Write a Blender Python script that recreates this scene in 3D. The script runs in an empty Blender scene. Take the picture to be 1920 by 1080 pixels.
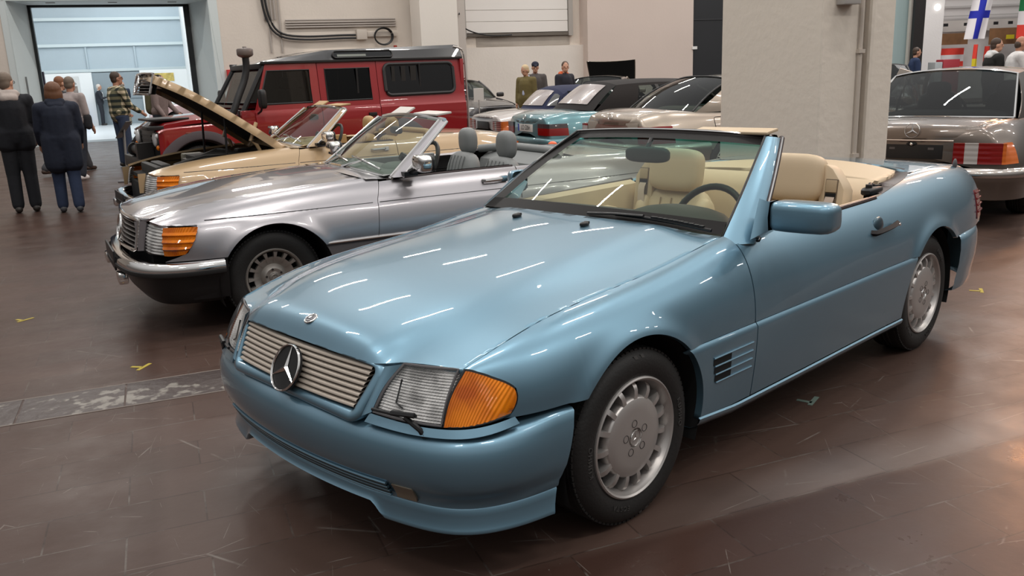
import bpy, bmesh, math, random
import numpy as np
from mathutils import Vector, Matrix, Euler
random.seed(7)
SC = bpy.context.scene
COL = SC.collection
PI = math.pi

# ------------------------------------------------------------------ materials
MATS = {}
def _new(name):
    m = bpy.data.materials.new(name); m.use_nodes = True
    return m, m.node_tree, m.node_tree.nodes['Principled BSDF']
def mat(name, col, rough=0.5, metal=0.0, coat=0.0, trans=0.0, ior=1.45, emit=None, estr=0.0, spec=0.5, bump=0.0, bscale=60.0, vary=0.0, alpha=1.0):
    if name in MATS: return MATS[name]
    m, nt, b = _new(name)
    b.inputs['Base Color'].default_value = (*col, 1)
    b.inputs['Roughness'].default_value = rough
    b.inputs['Metallic'].default_value = metal
    b.inputs['IOR'].default_value = ior
    b.inputs['Specular IOR Level'].default_value = spec
    if coat:
        b.inputs['Coat Weight'].default_value = coat
        b.inputs['Coat Roughness'].default_value = 0.02
    if trans: b.inputs['Transmission Weight'].default_value = trans
    if emit:
        b.inputs['Emission Color'].default_value = (*emit, 1)
        b.inputs['Emission Strength'].default_value = estr
    if alpha < 1: b.inputs['Alpha'].default_value = alpha
    if bump or vary:
        tc = nt.nodes.new('ShaderNodeTexCoord')
        nz = nt.nodes.new('ShaderNodeTexNoise')
        nz.inputs['Scale'].default_value = bscale; nz.inputs['Detail'].default_value = 4
        nt.links.new(tc.outputs['Object'], nz.inputs['Vector'])
        if bump:
            bp = nt.nodes.new('ShaderNodeBump'); bp.inputs['Strength'].default_value = bump
            bp.inputs['Distance'].default_value = 0.01
            nt.links.new(nz.outputs['Fac'], bp.inputs['Height']); nt.links.new(bp.outputs['Normal'], b.inputs['Normal'])
        if vary:
            mx = nt.nodes.new('ShaderNodeMix'); mx.data_type = 'RGBA'
            mx.inputs['A'].default_value = (*[c*(1-vary) for c in col], 1)
            mx.inputs['B'].default_value = (*[min(1, c*(1+vary)) for c in col], 1)
            nt.links.new(nz.outputs['Fac'], mx.inputs['Factor']); nt.links.new(mx.outputs['Result'], b.inputs['Base Color'])
    MATS[name] = m
    return m
def paint(name, col, metal=0.55, rough=0.34):
    """metallic car paint: darkens towards grazing under a clear coat"""
    if name in MATS: return MATS[name]
    m, nt, b = _new(name)
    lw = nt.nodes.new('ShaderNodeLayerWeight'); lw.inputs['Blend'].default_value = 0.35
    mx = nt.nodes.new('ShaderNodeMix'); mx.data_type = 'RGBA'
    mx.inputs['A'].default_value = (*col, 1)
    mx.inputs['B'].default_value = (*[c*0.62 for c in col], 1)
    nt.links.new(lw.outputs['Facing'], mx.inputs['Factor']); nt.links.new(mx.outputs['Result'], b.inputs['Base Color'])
    b.inputs['Metallic'].default_value = metal; b.inputs['Roughness'].default_value = rough
    b.inputs['Coat Weight'].default_value = 1.0; b.inputs['Coat Roughness'].default_value = 0.015
    MATS[name] = m
    return m
def thin(nt, fr):
    """same fresnel from both sides of a thin pane"""
    g = nt.nodes.new('ShaderNodeNewGeometry'); m = nt.nodes.new('ShaderNodeMath'); m.operation = 'MULTIPLY_ADD'
    m.inputs[1].default_value = 1/1.5-1.5; m.inputs[2].default_value = 1.5
    nt.links.new(g.outputs['Backfacing'], m.inputs[0]); nt.links.new(m.outputs[0], fr.inputs['IOR'])
def glassmat(name, tint=(1, 1, 1), refl=0.08, rough=0.0):
    """thin window pane: tinted transparency plus fresnel reflection"""
    if name in MATS: return MATS[name]
    m = bpy.data.materials.new(name); m.use_nodes = True
    nt = m.node_tree; nt.nodes.clear()
    o = nt.nodes.new('ShaderNodeOutputMaterial'); t = nt.nodes.new('ShaderNodeBsdfTransparent'); t.inputs[0].default_value = (*tint, 1)
    g = nt.nodes.new('ShaderNodeBsdfGlossy'); g.inputs['Roughness'].default_value = rough
    fr = nt.nodes.new('ShaderNodeFresnel'); thin(nt, fr)
    mx = nt.nodes.new('ShaderNodeMixShader')
    nt.links.new(fr.outputs[0], mx.inputs[0]); nt.links.new(t.outputs[0], mx.inputs[1]); nt.links.new(g.outputs[0], mx.inputs[2])
    nt.links.new(mx.outputs[0], o.inputs[0])
    MATS[name] = m
    return m

# ------------------------------------------------------------------ objects
def empty(name, label, cat, loc=(0, 0, 0), rz=0.0, group=None):
    o = bpy.data.objects.new(name, None); COL.objects.link(o)
    o.empty_display_size = 0.2
    o.location = loc; o.rotation_euler = (0, 0, rz)
    o['label'] = label; o['category'] = cat
    if group: o['group'] = group
    return o
def tag(o, label=None, cat=None, group=None, kind=None):
    if label: o['label'] = label
    if cat: o['category'] = cat
    if group: o['group'] = group
    if kind: o['kind'] = kind
    return o

class MB:
    """collects geometry for ONE mesh"""
    def __init__(s): s.v = []; s.f = []; s.mi = []; s.cur = 0; s.sharp = []
    def add(s, V, F):
        o = len(s.v); s.v.extend([tuple(map(float, p)) for p in V]); s.f.extend([[i+o for i in f] for f in F]); s.mi.extend([s.cur]*len(F)); return o
    def grid(s, P, closeu=False, closev=False, flip=False):
        P = np.asarray(P, float); n, m = P.shape[:2]; F = []
        for i in range(n if closeu else n-1):
            for j in range(m if closev else m-1):
                a, b, c, d = i*m+j, ((i+1) % n)*m+j, ((i+1) % n)*m+(j+1) % m, i*m+(j+1) % m
                F.append([a, d, c, b] if flip else [a, b, c, d])
        s.add(P.reshape(-1, 3), F)
    def box(s, c, d, rz=0.0, R=None):
        c = np.array(c, float); h = np.array(d, float)/2
        V = np.array([[x, y, z] for x in (-1, 1) for y in (-1, 1) for z in (-1, 1)])*h
        if R is None and rz: R = np.array([[math.cos(rz), -math.sin(rz), 0], [math.sin(rz), math.cos(rz), 0], [0, 0, 1]])
        if R is not None: V = V@np.asarray(R).T
        s.add(V+c, [[0, 1, 3, 2], [4, 6, 7, 5], [0, 4, 5, 1], [2, 3, 7, 6], [0, 2, 6, 4], [1, 5, 7, 3]])
    def prism(s, poly, z0, z1, axis=2):
        n = len(poly)
        def P(a, b, c): return {2: (a, b, c), 1: (a, c, b), 0: (c, a, b)}[axis]
        V = [P(a, b, z0) for a, b in poly]+[P(a, b, z1) for a, b in poly]
        s.add(V, [list(range(n))[::-1], list(range(n, 2*n))]+[[i, (i+1) % n, n+(i+1) % n, n+i] for i in range(n)])
    def tube(s, pts, r, n=8, cap=True, flat=None):
        pts = np.asarray(pts, float); k = len(pts); rr = np.broadcast_to(np.asarray(r, float), (k,))
        up = np.array([0, 0, 1.0]); rings = []
        for i in range(k):
            d = pts[min(i+1, k-1)]-pts[max(i-1, 0)]; d /= (np.linalg.norm(d)+1e-12)
            ref = up if abs(d[2]) < 0.92 else np.array([1.0, 0, 0])
            a = np.cross(d, ref); a /= np.linalg.norm(a); b = np.cross(a, d)
            th = np.arange(n)*2*PI/n
            fl = 1.0 if flat is None else flat
            rings.append(pts[i]+rr[i]*(np.outer(np.cos(th), a)+fl*np.outer(np.sin(th), b)))
        o = len(s.v); s.grid(np.array(rings), closev=True)
        if cap:
            s.f.append([o+j for j in range(n)]); s.f.append([o+(k-1)*n+j for j in range(n)][::-1]); s.mi += [s.cur]*2
    def lathe(s, prof, c=(0, 0, 0), axis='z', n=32, a0=0.0, a1=2*PI):
        """prof: list of (radius, height)"""
        full = abs(a1-a0-2*PI) < 1e-6
        th = a0+(a1-a0)*np.arange(n if full else n+1)/n
        P = []
        for r, h in prof:
            cx, sx = r*np.cos(th), r*np.sin(th); hh = np.full_like(th, h)
            P.append(np.stack({'z': (cx, sx, hh), 'y': (cx, hh, sx), 'x': (hh, cx, sx)}[axis], 1))
        s.grid(np.array(P)+np.array(c), closev=full)
    def ell(s, c, r, n=16, m=10, e=1.0, R=None):
        """(super)ellipsoid: e<1 is boxier"""
        u = np.linspace(-PI/2, PI/2, m); w = np.arange(n)*2*PI/n
        sp = lambda t: np.sign(t)*np.abs(t)**e
        P = np.array([np.stack([r[0]*sp(np.cos(a))*sp(np.cos(w)), r[1]*sp(np.cos(a))*sp(np.sin(w)), np.full(n, r[2]*sp(np.sin(a)))], 1) for a in u])
        if R is not None: P = P@np.asarray(R).T
        s.grid(P+np.array(c), closev=True)
    def build(s, name, mats, parent=None, smooth=True, angle=40, bevel=0.0, sub=0, rim=0.0, weld=1e-5, seg=2, ref=(0, 0, 0.45)):
        me = bpy.data.meshes.new(name)
        me.from_pydata(s.v, [], s.f)
        mats = mats if isinstance(mats, (list, tuple)) else [mats]
        for m in mats: me.materials.append(m)
        if len(mats) > 1: me.polygons.foreach_set('material_index', s.mi)
        bm = bmesh.new(); bm.from_mesh(me)
        if weld: bmesh.ops.remove_doubles(bm, verts=bm.verts, dist=weld)
        bmesh.ops.dissolve_degenerate(bm, edges=bm.edges, dist=1e-6)
        bmesh.ops.recalc_face_normals(bm, faces=bm.faces)
        if rim:      # open panels: make the outside face away from the middle of the vehicle
            rc = Vector(ref)
            if sum(f.normal.dot((f.calc_center_median()-rc).normalized())*f.calc_area() for f in bm.faces) < 0:
                bmesh.ops.reverse_faces(bm, faces=bm.faces)
        if bevel:
            es = [e for e in bm.edges if len(e.link_faces) == 2 and e.calc_face_angle(0) > math.radians(30)]
            bmesh.ops.bevel(bm, geom=es, offset=bevel, segments=seg, profile=0.6, affect='EDGES', clamp_overlap=True)
        if rim:
            bm.normal_update()
            be = [e for e in bm.edges if e.is_boundary]
            nr = {v: v.normal.copy() for e in be for v in e.verts}
            r = bmesh.ops.extrude_edge_only(bm, edges=be)
            nv = [g for g in r['geom'] if isinstance(g, bmesh.types.BMVert)]
            for v in nv:
                best = None
                for e in v.link_edges:
                    w = e.other_vert(v)
                    if w in nr: best = w
                if best is not None: v.co = best.co-nr[best]*rim
        if smooth:
            for f in bm.faces: f.smooth = True
            ca = math.radians(angle)
            for e in bm.edges:
                if len(e.link_faces) == 2 and e.calc_face_angle(0) > ca: e.smooth = False
        bm.to_mesh(me); bm.free(); me.update()
        o = bpy.data.objects.new(name, me); COL.objects.link(o)
        if sub:
            md = o.modifiers.new('sub', 'SUBSURF'); md.levels = sub; md.render_levels = sub
        if parent: o.parent = parent
        return o

def cspline(xs, ys):
    xs = np.array(xs, float); ys = np.array(ys, float)
    o = np.argsort(xs); xs = xs[o]; ys = ys[o]; n = len(xs); h = np.diff(xs)
    A = np.eye(n); b = np.zeros(n)
    for i in range(1, n-1):
        A[i, i-1] = h[i-1]; A[i, i] = 2*(h[i-1]+h[i]); A[i, i+1] = h[i]
        b[i] = 3*((ys[i+1]-ys[i])/h[i]-(ys[i]-ys[i-1])/h[i-1])
    c = np.linalg.solve(A, b); B = np.diff(ys)/h-h*(2*c[:-1]+c[1:])/3; D = np.diff(c)/(3*h)
    def f(x):
        x = np.asarray(x, float); i = np.clip(np.searchsorted(xs, x)-1, 0, n-2); t = x-xs[i]
        tc = np.clip(t, -0.05, h[i]+0.05)
        return ys[i]+B[i]*t+c[i]*tc**2+D[i]*tc**3
    return f
def lin(xs, ys):
    xs = np.array(xs, float); ys = np.array(ys, float); o = np.argsort(xs)
    return lambda x: np.interp(x, xs[o], ys[o])
def bez(P0, P1, P2, P3, t):
    t = np.asarray(t)[..., None]; u = 1-t
    return u**3*np.asarray(P0)+3*u*u*t*np.asarray(P1)+3*u*t*t*np.asarray(P2)+t**3*np.asarray(P3)
def coons(c0, c1, d0, d1, nu, nv):
    """c0,c1: curves in u at v=0,1 ; d0,d1: curves in v at u=0,1 (callables 0..1 -> 3d)"""
    U = np.linspace(0, 1, nu); V = np.linspace(0, 1, nv)
    P = np.zeros((nu, nv, 3))
    a = [np.array(c0(u)) for u in U]; b = [np.array(c1(u)) for u in U]; c = [np.array(d0(v)) for v in V]; d = [np.array(d1(v)) for v in V]
    for i, u in enumerate(U):
        for j, v in enumerate(V):
            P[i, j] = (1-v)*a[i]+v*b[i]+(1-u)*c[j]+u*d[j]-((1-u)*(1-v)*a[0]+u*(1-v)*a[-1]+(1-u)*v*b[0]+u*v*b[-1])
    return P
def poly(pts):
    """arc-length parametrised smooth curve through 3d points -> callable 0..1"""
    pts = np.array(pts, float)
    if len(pts) == 2: return lambda t: pts[0]+(pts[1]-pts[0])*np.asarray(t)[..., None]
    d = np.r_[0, np.cumsum(np.linalg.norm(np.diff(pts, axis=0), axis=1))]; d /= d[-1]
    fs = [cspline(d, pts[:, k]) for k in range(3)]
    return lambda t: np.stack([f(t) for f in fs], -1)
def pline(pts, n):
    """piecewise-linear resample"""
    pts = np.array(pts, float); d = np.r_[0, np.cumsum(np.linalg.norm(np.diff(pts, axis=0), axis=1))]
    t = np.linspace(0, d[-1], n)
    return np.stack([np.interp(t, d, pts[:, k]) for k in range(pts.shape[1])], 1)
def S(V, s):
    V = np.array(V, float); V[..., 1] *= s; return V
def rotm(ax, a):
    return np.array(Matrix.Rotation(a, 3, ax))
def text_mesh(txt, name, size, m, parent, M, depth=0.001, align='CENTER', sx=1.0, bold=0.0):
    cu = bpy.data.curves.new(name, 'FONT'); cu.body = txt; cu.size = size; cu.align_x = align; cu.align_y = 'CENTER'; cu.extrude = depth; cu.resolution_u = 3; cu.offset = bold
    t = bpy.data.objects.new('tmp', cu); COL.objects.link(t)
    dg = bpy.context.evaluated_depsgraph_get(); dg.update()
    me = bpy.data.meshes.new_from_object(t.evaluated_get(dg)); me.name = name
    bpy.data.objects.remove(t); bpy.data.curves.remove(cu)
    me.transform(Matrix(M) @ Matrix.Diagonal((sx, 1, 1, 1)))
    me.materials.clear(); me.materials.append(m)
    if parent is None or parent == 'mesh': 
        if parent == 'mesh': return me
    o = bpy.data.objects.new(name, me); COL.objects.link(o)
    if parent: o.parent = parent
    return o
def copy_tree(o, parent=None):
    c = o.copy(); COL.objects.link(c); c.parent = parent
    for ch in [x for x in o.children]: copy_tree(ch, c)
    return c
# ------------------------------------------------------------------ shared materials
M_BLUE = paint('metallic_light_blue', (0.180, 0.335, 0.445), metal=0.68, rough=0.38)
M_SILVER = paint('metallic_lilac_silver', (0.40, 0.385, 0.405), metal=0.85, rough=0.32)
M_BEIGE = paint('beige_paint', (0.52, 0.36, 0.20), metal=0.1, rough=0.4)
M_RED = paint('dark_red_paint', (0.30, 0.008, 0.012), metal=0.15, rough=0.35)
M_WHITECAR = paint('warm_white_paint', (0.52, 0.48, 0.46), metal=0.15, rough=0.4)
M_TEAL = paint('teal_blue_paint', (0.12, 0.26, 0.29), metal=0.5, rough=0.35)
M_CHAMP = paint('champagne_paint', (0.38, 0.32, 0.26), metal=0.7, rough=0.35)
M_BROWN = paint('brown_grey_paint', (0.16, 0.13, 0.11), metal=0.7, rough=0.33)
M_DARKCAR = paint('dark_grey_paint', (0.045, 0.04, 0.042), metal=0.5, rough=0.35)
M_BLACK = mat('black_plastic', (0.012, 0.012, 0.013), 0.42)
M_RUBBER = mat('rubber', (0.013, 0.012, 0.012), 0.62)
M_TYRE = mat('tyre_rubber', (0.016, 0.015, 0.0145), 0.6, bump=0.15, bscale=90)
M_DARK = mat('dark_underbody', (0.006, 0.006, 0.006), 0.9)
M_CHROME = mat('chrome', (0.82, 0.80, 0.78), 0.08, metal=1.0)
M_ALLOY = mat('silver_alloy', (0.56, 0.53, 0.51), 0.36, metal=0.7)
M_ALLOY2 = mat('dull_alloy', (0.42, 0.39, 0.36), 0.42, metal=0.7)
M_SLAT = mat('champagne_slat', (0.46, 0.40, 0.34), 0.45, metal=0.4)
M_LEATHER = mat('cream_leather', (0.60, 0.47, 0.32), 0.5, bump=0.06, bscale=260)
M_GREYLEATHER = mat('grey_leather', (0.20, 0.21, 0.21), 0.55, bump=0.06, bscale=260)
M_TANLEATHER = mat('tan_leather', (0.42, 0.27, 0.12), 0.55, bump=0.06, bscale=260)
M_DASH = mat('dark_dash', (0.022, 0.023, 0.024), 0.55, bump=0.1, bscale=300)
M_DKTOP = mat('black_soft_top', (0.014, 0.012, 0.012), 0.9, bump=0.1, bscale=300)
M_BLUETOP = mat('navy_soft_top', (0.018, 0.022, 0.055), 0.9, bump=0.1, bscale=300)
M_GLASS = glassmat('clear_pane', (0.80, 0.86, 0.82))
M_TINT = glassmat('dark_tinted_pane', (0.05, 0.055, 0.055))
M_LENS = glassmat('lamp_lens', (0.98, 0.98, 0.98))
M_WHITE = mat('white_plastic', (0.75, 0.74, 0.72), 0.5)
M_RED_LENS = mat('red_lens', (0.22, 0.006, 0.005), 0.12, coat=0.6)
M_CLEAR_LENS = mat('clear_grey_lens', (0.45, 0.43, 0.42), 0.12, coat=0.6)
M_SMOKE_LENS = mat('smoked_lens', (0.05, 0.04, 0.045), 0.12, coat=0.6)
M_SEAL = mat('dark_maroon_seal', (0.030, 0.016, 0.016), 0.35)
M_GREYPLASTIC = mat('grey_plastic', (0.11, 0.105, 0.11), 0.6)
M_PLATE = mat('number_plate_white', (0.72, 0.70, 0.66), 0.4)
M_EUBLUE = mat('plate_blue', (0.02, 0.06, 0.4), 0.4)
def windscreen_glass():
    m = bpy.data.materials.new('shaded_windscreen'); m.use_nodes = True
    nt = m.node_tree; nt.nodes.clear(); N = nt.nodes.new; L = nt.links.new
    o = N('ShaderNodeOutputMaterial'); t = N('ShaderNodeBsdfTransparent'); g = N('ShaderNodeBsdfGlossy'); g.inputs['Roughness'].default_value = 0
    fr = N('ShaderNodeFresnel'); thin(nt, fr); mx = N('ShaderNodeMixShader')
    tc = N('ShaderNodeTexCoord'); sp = N('ShaderNodeSeparateXYZ'); rp = N('ShaderNodeValToRGB')
    e = rp.color_ramp.elements
    e[0].position = 0.70; e[0].color = (0.72, 0.80, 0.68, 1); e[1].position = 0.92; e[1].color = (0.06, 0.42, 0.38, 1)
    L(tc.outputs['Generated'], sp.inputs[0]); L(sp.outputs['Z'], rp.inputs[0]); L(rp.outputs[0], t.inputs[0])
    L(fr.outputs[0], mx.inputs[0]); L(t.outputs[0], mx.inputs[1]); L(g.outputs[0], mx.inputs[2]); L(mx.outputs[0], o.inputs[0])
    return m
M_SHADED = windscreen_glass()
def lens_mat(name, col, scale, dirs=(1, 0, 0), estr=0.0, trans=0.35):
    """ribbed coloured lamp lens"""
    m, nt, b = _new(name); N = nt.nodes.new; L = nt.links.new
    b.inputs['Base Color'].default_value = (*col, 1); b.inputs['Roughness'].default_value = 0.08
    b.inputs['Coat Weight'].default_value = 0.4; b.inputs['Specular IOR Level'].default_value = 0.3
    tc = N('ShaderNodeTexCoord'); w = N('ShaderNodeTexWave'); w.inputs['Scale'].default_value = scale; w.bands_direction = 'Y'
    nz = N('ShaderNodeTexNoise'); nz.inputs['Scale'].default_value = 9.0; nz.inputs['Detail'].default_value = 2
    L(tc.outputs['Object'], w.inputs['Vector']); L(tc.outputs['Object'], nz.inputs['Vector'])
    bp = N('ShaderNodeBump'); bp.inputs['Strength'].default_value = 0.5; bp.inputs['Distance'].default_value = 0.006
    L(w.outputs['Fac'], bp.inputs['Height']); L(bp.outputs[0], b.inputs['Normal'])
    rp = N('ShaderNodeValToRGB'); e = rp.color_ramp.elements
    e[0].position = 0.35; e[0].color = (*[c*0.5 for c in col], 1); e[1].position = 0.72; e[1].color = (min(1, col[0]*1.15), min(1, col[1]*1.5), min(1, col[2]*1.5), 1)
    L(nz.outputs['Fac'], rp.inputs[0]); L(rp.outputs[0], b.inputs['Base Color'])
    return m
M_ORANGE = lens_mat('orange_lens', (1.0, 0.185, 0.002), 55)
def reflector_mat():
    m, nt, b = _new('headlamp_reflector'); N = nt.nodes.new; L = nt.links.new
    b.inputs['Metallic'].default_value = 0.0; b.inputs['Roughness'].default_value = 0.25
    tc = N('ShaderNodeTexCoord'); mp = N('ShaderNodeMapping'); mp.inputs['Rotation'].default_value = (0, 0, 0.3)
    w = N('ShaderNodeTexWave'); w.inputs['Scale'].default_value = 42; w.bands_direction = 'Y'; w.inputs['Distortion'].default_value = 4.0; w.inputs['Detail Scale'].default_value = 0.6
    nz = N('ShaderNodeTexNoise'); nz.inputs['Scale'].default_value = 11.0
    L(tc.outputs['Object'], mp.inputs[0]); L(mp.outputs[0], w.inputs['Vector']); L(tc.outputs['Object'], nz.inputs['Vector'])
    bp = N('ShaderNodeBump'); bp.inputs['Strength'].default_value = 0.6; bp.inputs['Distance'].default_value = 0.01
    L(w.outputs['Fac'], bp.inputs['Height']); L(bp.outputs[0], b.inputs['Normal'])
    rp = N('ShaderNodeValToRGB'); e = rp.color_ramp.elements
    e[0].position = 0.38; e[0].color = (0.42, 0.41, 0.40, 1); e[1].position = 0.58; e[1].color = (1.0, 0.99, 0.97, 1)
    L(nz.outputs['Fac'], rp.inputs[0]); L(rp.outputs[0], b.inputs['Base Color'])
    return m
M_REFLECTOR = reflector_mat()

# ------------------------------------------------------------------ three-pointed star in a ring, facing +y
def star_mb(mb, r, c=(0, 0, 0), ring=0.06, depth=0.012, disc=False, R=None, th=0.16):
    R = np.eye(3) if R is None else np.asarray(R); c = np.array(c, float)
    def A(V, F): mb.add(np.array(V)@R.T+c, F)
    n = 40; pr = [(1-ring*2, 0), (1-ring*1.6, 0.7), (1-ring, 1.0), (1-ring*0.3, 0.7), (1, 0)]
    P = []
    for a, h in pr:
        t = np.arange(n)*2*PI/n
        P.append(np.stack([a*r*np.cos(t), np.full(n, h*depth), a*r*np.sin(t)], 1))
    mb.grid((np.array(P).reshape(-1, 3)@R.T+c).reshape(len(pr), n, 3), closev=True)
    for k in range(3):
        a = PI/2+k*2*PI/3; d = np.array([math.cos(a), 0, math.sin(a)]); q = np.array([-d[2], 0, d[0]])
        tip = d*r*(1-ring); 
        l = d*r*th*0.55+q*r*th; rr = d*r*th*0.55-q*r*th; top = np.array([0, depth, 0])
        A([np.zeros(3), l, tip, rr, top, tip+np.array([0, depth*0.5, 0])], [[4, 5, 2, 1], [4, 3, 2, 5], [0, 1, 2, 3], [4, 1, 0], [4, 0, 3]])

# ------------------------------------------------------------------ wheels (axis y, outboard +y, origin at hub, y=0 at outer tyre wall)
def tyre_mb(R, Rr, W, squash=0.0):
    mb = MB(); h = R-Rr
    pr = [(Rr-0.004, -0.028), (Rr+0.003, -0.010), (Rr+h*0.22, -0.002), (Rr+h*0.5, 0.0), (Rr+h*0.74, -0.007), (Rr+h*0.90, -0.022), (R-0.006, -0.030), (R, -0.043)]
    k = 5
    for i in range(k):
        y = -0.043-(W-0.086)*(i+0.5)/k; w = (W-0.086)/k*0.38
        pr += [(R, y+w), (R-0.006, y+w-0.003), (R-0.006, y+w-0.009)] if i else [(R, y+w)]
        pr += [(R, y-w+0.004)] if i else [(R, y-w)]
    pr += [(R, -W+0.043), (R-0.006, -W+0.030), (Rr+h*0.74, -W+0.007), (Rr+h*0.5, -W), (Rr, -W+0.02)]
    mb.lathe(pr, axis='y', n=72)
    # shoulder tread blocks
    n = 84
    for i in range(n):
        a = 2*PI*i/n; c, s_ = math.cos(a), math.sin(a)
        mb.box(((R-0.0068)*c, -0.034, (R-0.0068)*s_), (0.010, 0.020, 0.016), R=rotm('Y', -a))
    return mb
def arc_text(txt, r, a_mid, size, y):
    """raised sidewall lettering standing on a circle (axis y)"""
    mb = MB(); adv = size*0.86/r
    for i, ch in enumerate(txt):
        a = a_mid+(i-(len(txt)-1)/2)*adv
        me = text_mesh(ch, 'c', size, M_RUBBER, 'mesh', Matrix.Identity(4), depth=0.0012)
        # text plane xy -> radial frame, normal +y
        er = np.array([math.cos(a), 0, math.sin(a)]); et = np.array([-math.sin(a), 0, math.cos(a)])
        V = [er*(r+v.co.y)+et*v.co.x+np.array([0, y+v.co.z, 0]) for v in me.vertices]
        mb.add(V, [list(p.vertices) for p in me.polygons]); bpy.data.meshes.remove(me)
    return mb
def rim15_mb(Rl):
    mb = MB(); k = Rl/0.221
    mb.lathe([(0.150*k, -0.16), (0.186*k, -0.15), (0.190*k, -0.06), (0.196*k, -0.030), (0.203*k, -0.018), (0.207*k, -0.006), (0.2135*k, -0.001), (0.219*k, -0.004), (0.221*k, -0.014), (0.214*k, -0.022)], axis='y', n=72)
    mb.lathe([(0.0, -0.009), (0.028*k, -0.009), (0.030*k, -0.016), (0.0335*k, -0.016), (0.036*k, -0.008), (0.10*k, -0.0085), (0.139*k, -0.013), (0.1425*k, -0.0155), (0.147*k, -0.024), (0.150*k, -0.042), (0.146*k, -0.062), (0.12*k, -0.065)], axis='y', n=72)
    for i in range(15):
        a = 2*PI*(i+0.25)/15; R = rotm('Y', -a)
        def T(V): return np.array(V)@R.T
        w0, w1 = 0.0085*k, 0.0105*k
        ro = [(0.138, -0.014), (0.152, -0.012), (0.172, -0.013), (0.187, -0.020), (0.1985, -0.034), (0.19, -0.06), (0.146, -0.062)]
        n = len(ro)
        V = [(r*k, y, -(w0+(w1-w0)*j/n)) for j, (r, y) in enumerate(ro)]+[(r*k, y, (w0+(w1-w0)*j/n)) for j, (r, y) in enumerate(ro)]
        F = [list(range(n)), list(range(n, 2*n))[::-1]]+[[j, (j+1) % n, n+(j+1) % n, n+j] for j in range(n)]
        mb.add(T(V), F)
    return mb
def bundt_mb(Rl):
    """14 inch forged wheel with rounded slots round the rim"""
    mb = MB(); k = Rl/0.195
    mb.lathe([(0.13*k, -0.15), (0.166*k, -0.14), (0.168*k, -0.05), (0.176*k, -0.022), (0.182*k, -0.008), (0.189*k, -0.002), (0.195*k, -0.010), (0.188*k, -0.02)], axis='y', n=64)
    mb.lathe([(0.0, -0.028), (0.030*k, -0.030), (0.036*k, -0.038), (0.058*k, -0.034), (0.072*k, -0.045), (0.085*k, -0.062), (0.102*k, -0.054), (0.126*k, -0.034), (0.1345*k, -0.032), (0.136*k, -0.06)], axis='y', n=64)
    n = 15
    for i in range(n):
        a = 2*PI*(i+0.5)/n; R = rotm('Y', -a)
        ro = [(0.092, -0.059), (0.126, -0.031), (0.150, -0.024), (0.172, -0.022), (0.168, -0.06), (0.13, -0.06)]; m = len(ro)
        ws = [0.004, 0.008, 0.0095, 0.013, 0.013, 0.009]
        V = [(r*k, y, -w*k) for (r, y), w in zip(ro, ws)]+[(r*k, y, w*k) for (r, y), w in zip(ro, ws)]
        mb.add(np.array(V)@R.T, [list(range(m)), list(range(m, 2*m))[::-1]]+[[j, (j+1) % m, m+(j+1) % m, m+j] for j in range(m)])
    return mb
WHEELS = {}
def wheel(parent, kind, loc, side, R=0.319, Rl=0.221, W=0.215, lettering=False, spin=0.0):
    """part 'wheel' (the rim) with sub-parts tyre, emblem, bolts"""
    key = (kind, R, Rl, W, lettering)
    if key not in WHEELS:
        rim = (rim15_mb(Rl) if kind == 'plate' else bundt_mb(Rl)).build('wheel', M_ALLOY if kind == 'plate' else M_ALLOY2, None, angle=32)
        rim['label'] = 'silver alloy rim'
        ty = tyre_mb(R, Rl-0.003, W).build('tyre', M_TYRE, rim, angle=35)
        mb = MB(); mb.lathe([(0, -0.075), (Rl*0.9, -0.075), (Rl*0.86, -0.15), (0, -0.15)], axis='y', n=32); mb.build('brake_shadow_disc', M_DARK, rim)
        mb = MB(); star_mb(mb, 0.030 if kind == 'plate' else 0.022, (0, -0.014 if kind == 'plate' else -0.029, 0), depth=0.009, ring=0.06, th=0.2); mb.build('centre_emblem', M_CHROME, rim)
        rb = 0.054 if kind == 'plate' else 0.052
        for i in range(5):
            a = 2*PI*i/5+0.35; mb = MB(); c = (rb*math.cos(a), 0, rb*math.sin(a))
            if kind == 'plate':
                mb.lathe([(0.0145, -0.0078), (0.0138, -0.0066), (0.0120, -0.0075), (0.0118, -0.016), (0, -0.016)], c, axis='y', n=16)
                mb.lathe([(0, -0.009), (0.0055, -0.009), (0.0065, -0.011), (0.0065, -0.018)], c, axis='y', n=6)
            else: mb.lathe([(0, -0.030), (0.007, -0.030), (0.0085, -0.033), (0.0085, -0.045)], c, axis='y', n=6)
            mb.build('lug_bolt', mat('bolt_grey', (0.055, 0.05, 0.048), 0.4, metal=0.5), rim, angle=30)
        if lettering:
            LT = mat('lettering_rubber', (0.055, 0.052, 0.05), 0.5)
            for tx, am, sz in (('KUMHO', 0.12, 0.027), ('KUMHO', 3.2, 0.027), ('ECSTA', -1.05, 0.024)):
                arc_text(tx, Rl+0.030, am, sz, 0.0005).build('sidewall_lettering', LT, rim, smooth=False)
            # chequered flashes on the sidewall
            for am in (1.75, -1.6):
                mb = MB()
                for i in range(5):
                    for j in range(2):
                        if (i+j) % 2: continue
                        a = am+(i-2)*0.062; r0 = Rl+0.052+j*0.014
                        V = [((r0+dr)*math.cos(a+da), -0.004-0.35*dr, (r0+dr)*math.sin(a+da)) for dr, da in ((0, 0.02), (0, 0.075), (0.013, 0.05), (0.013, -0.005))]
                        mb.add(V, [[0, 1, 2, 3]])
                mb.build('sidewall_mark', LT, rim, smooth=False)
        WHEELS[key] = rim; w = rim
    else: w = copy_tree(WHEELS[key])
    w.parent = parent; w.location = loc
    w.rotation_euler = (0, spin, 0 if side > 0 else PI)
    return w

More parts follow.
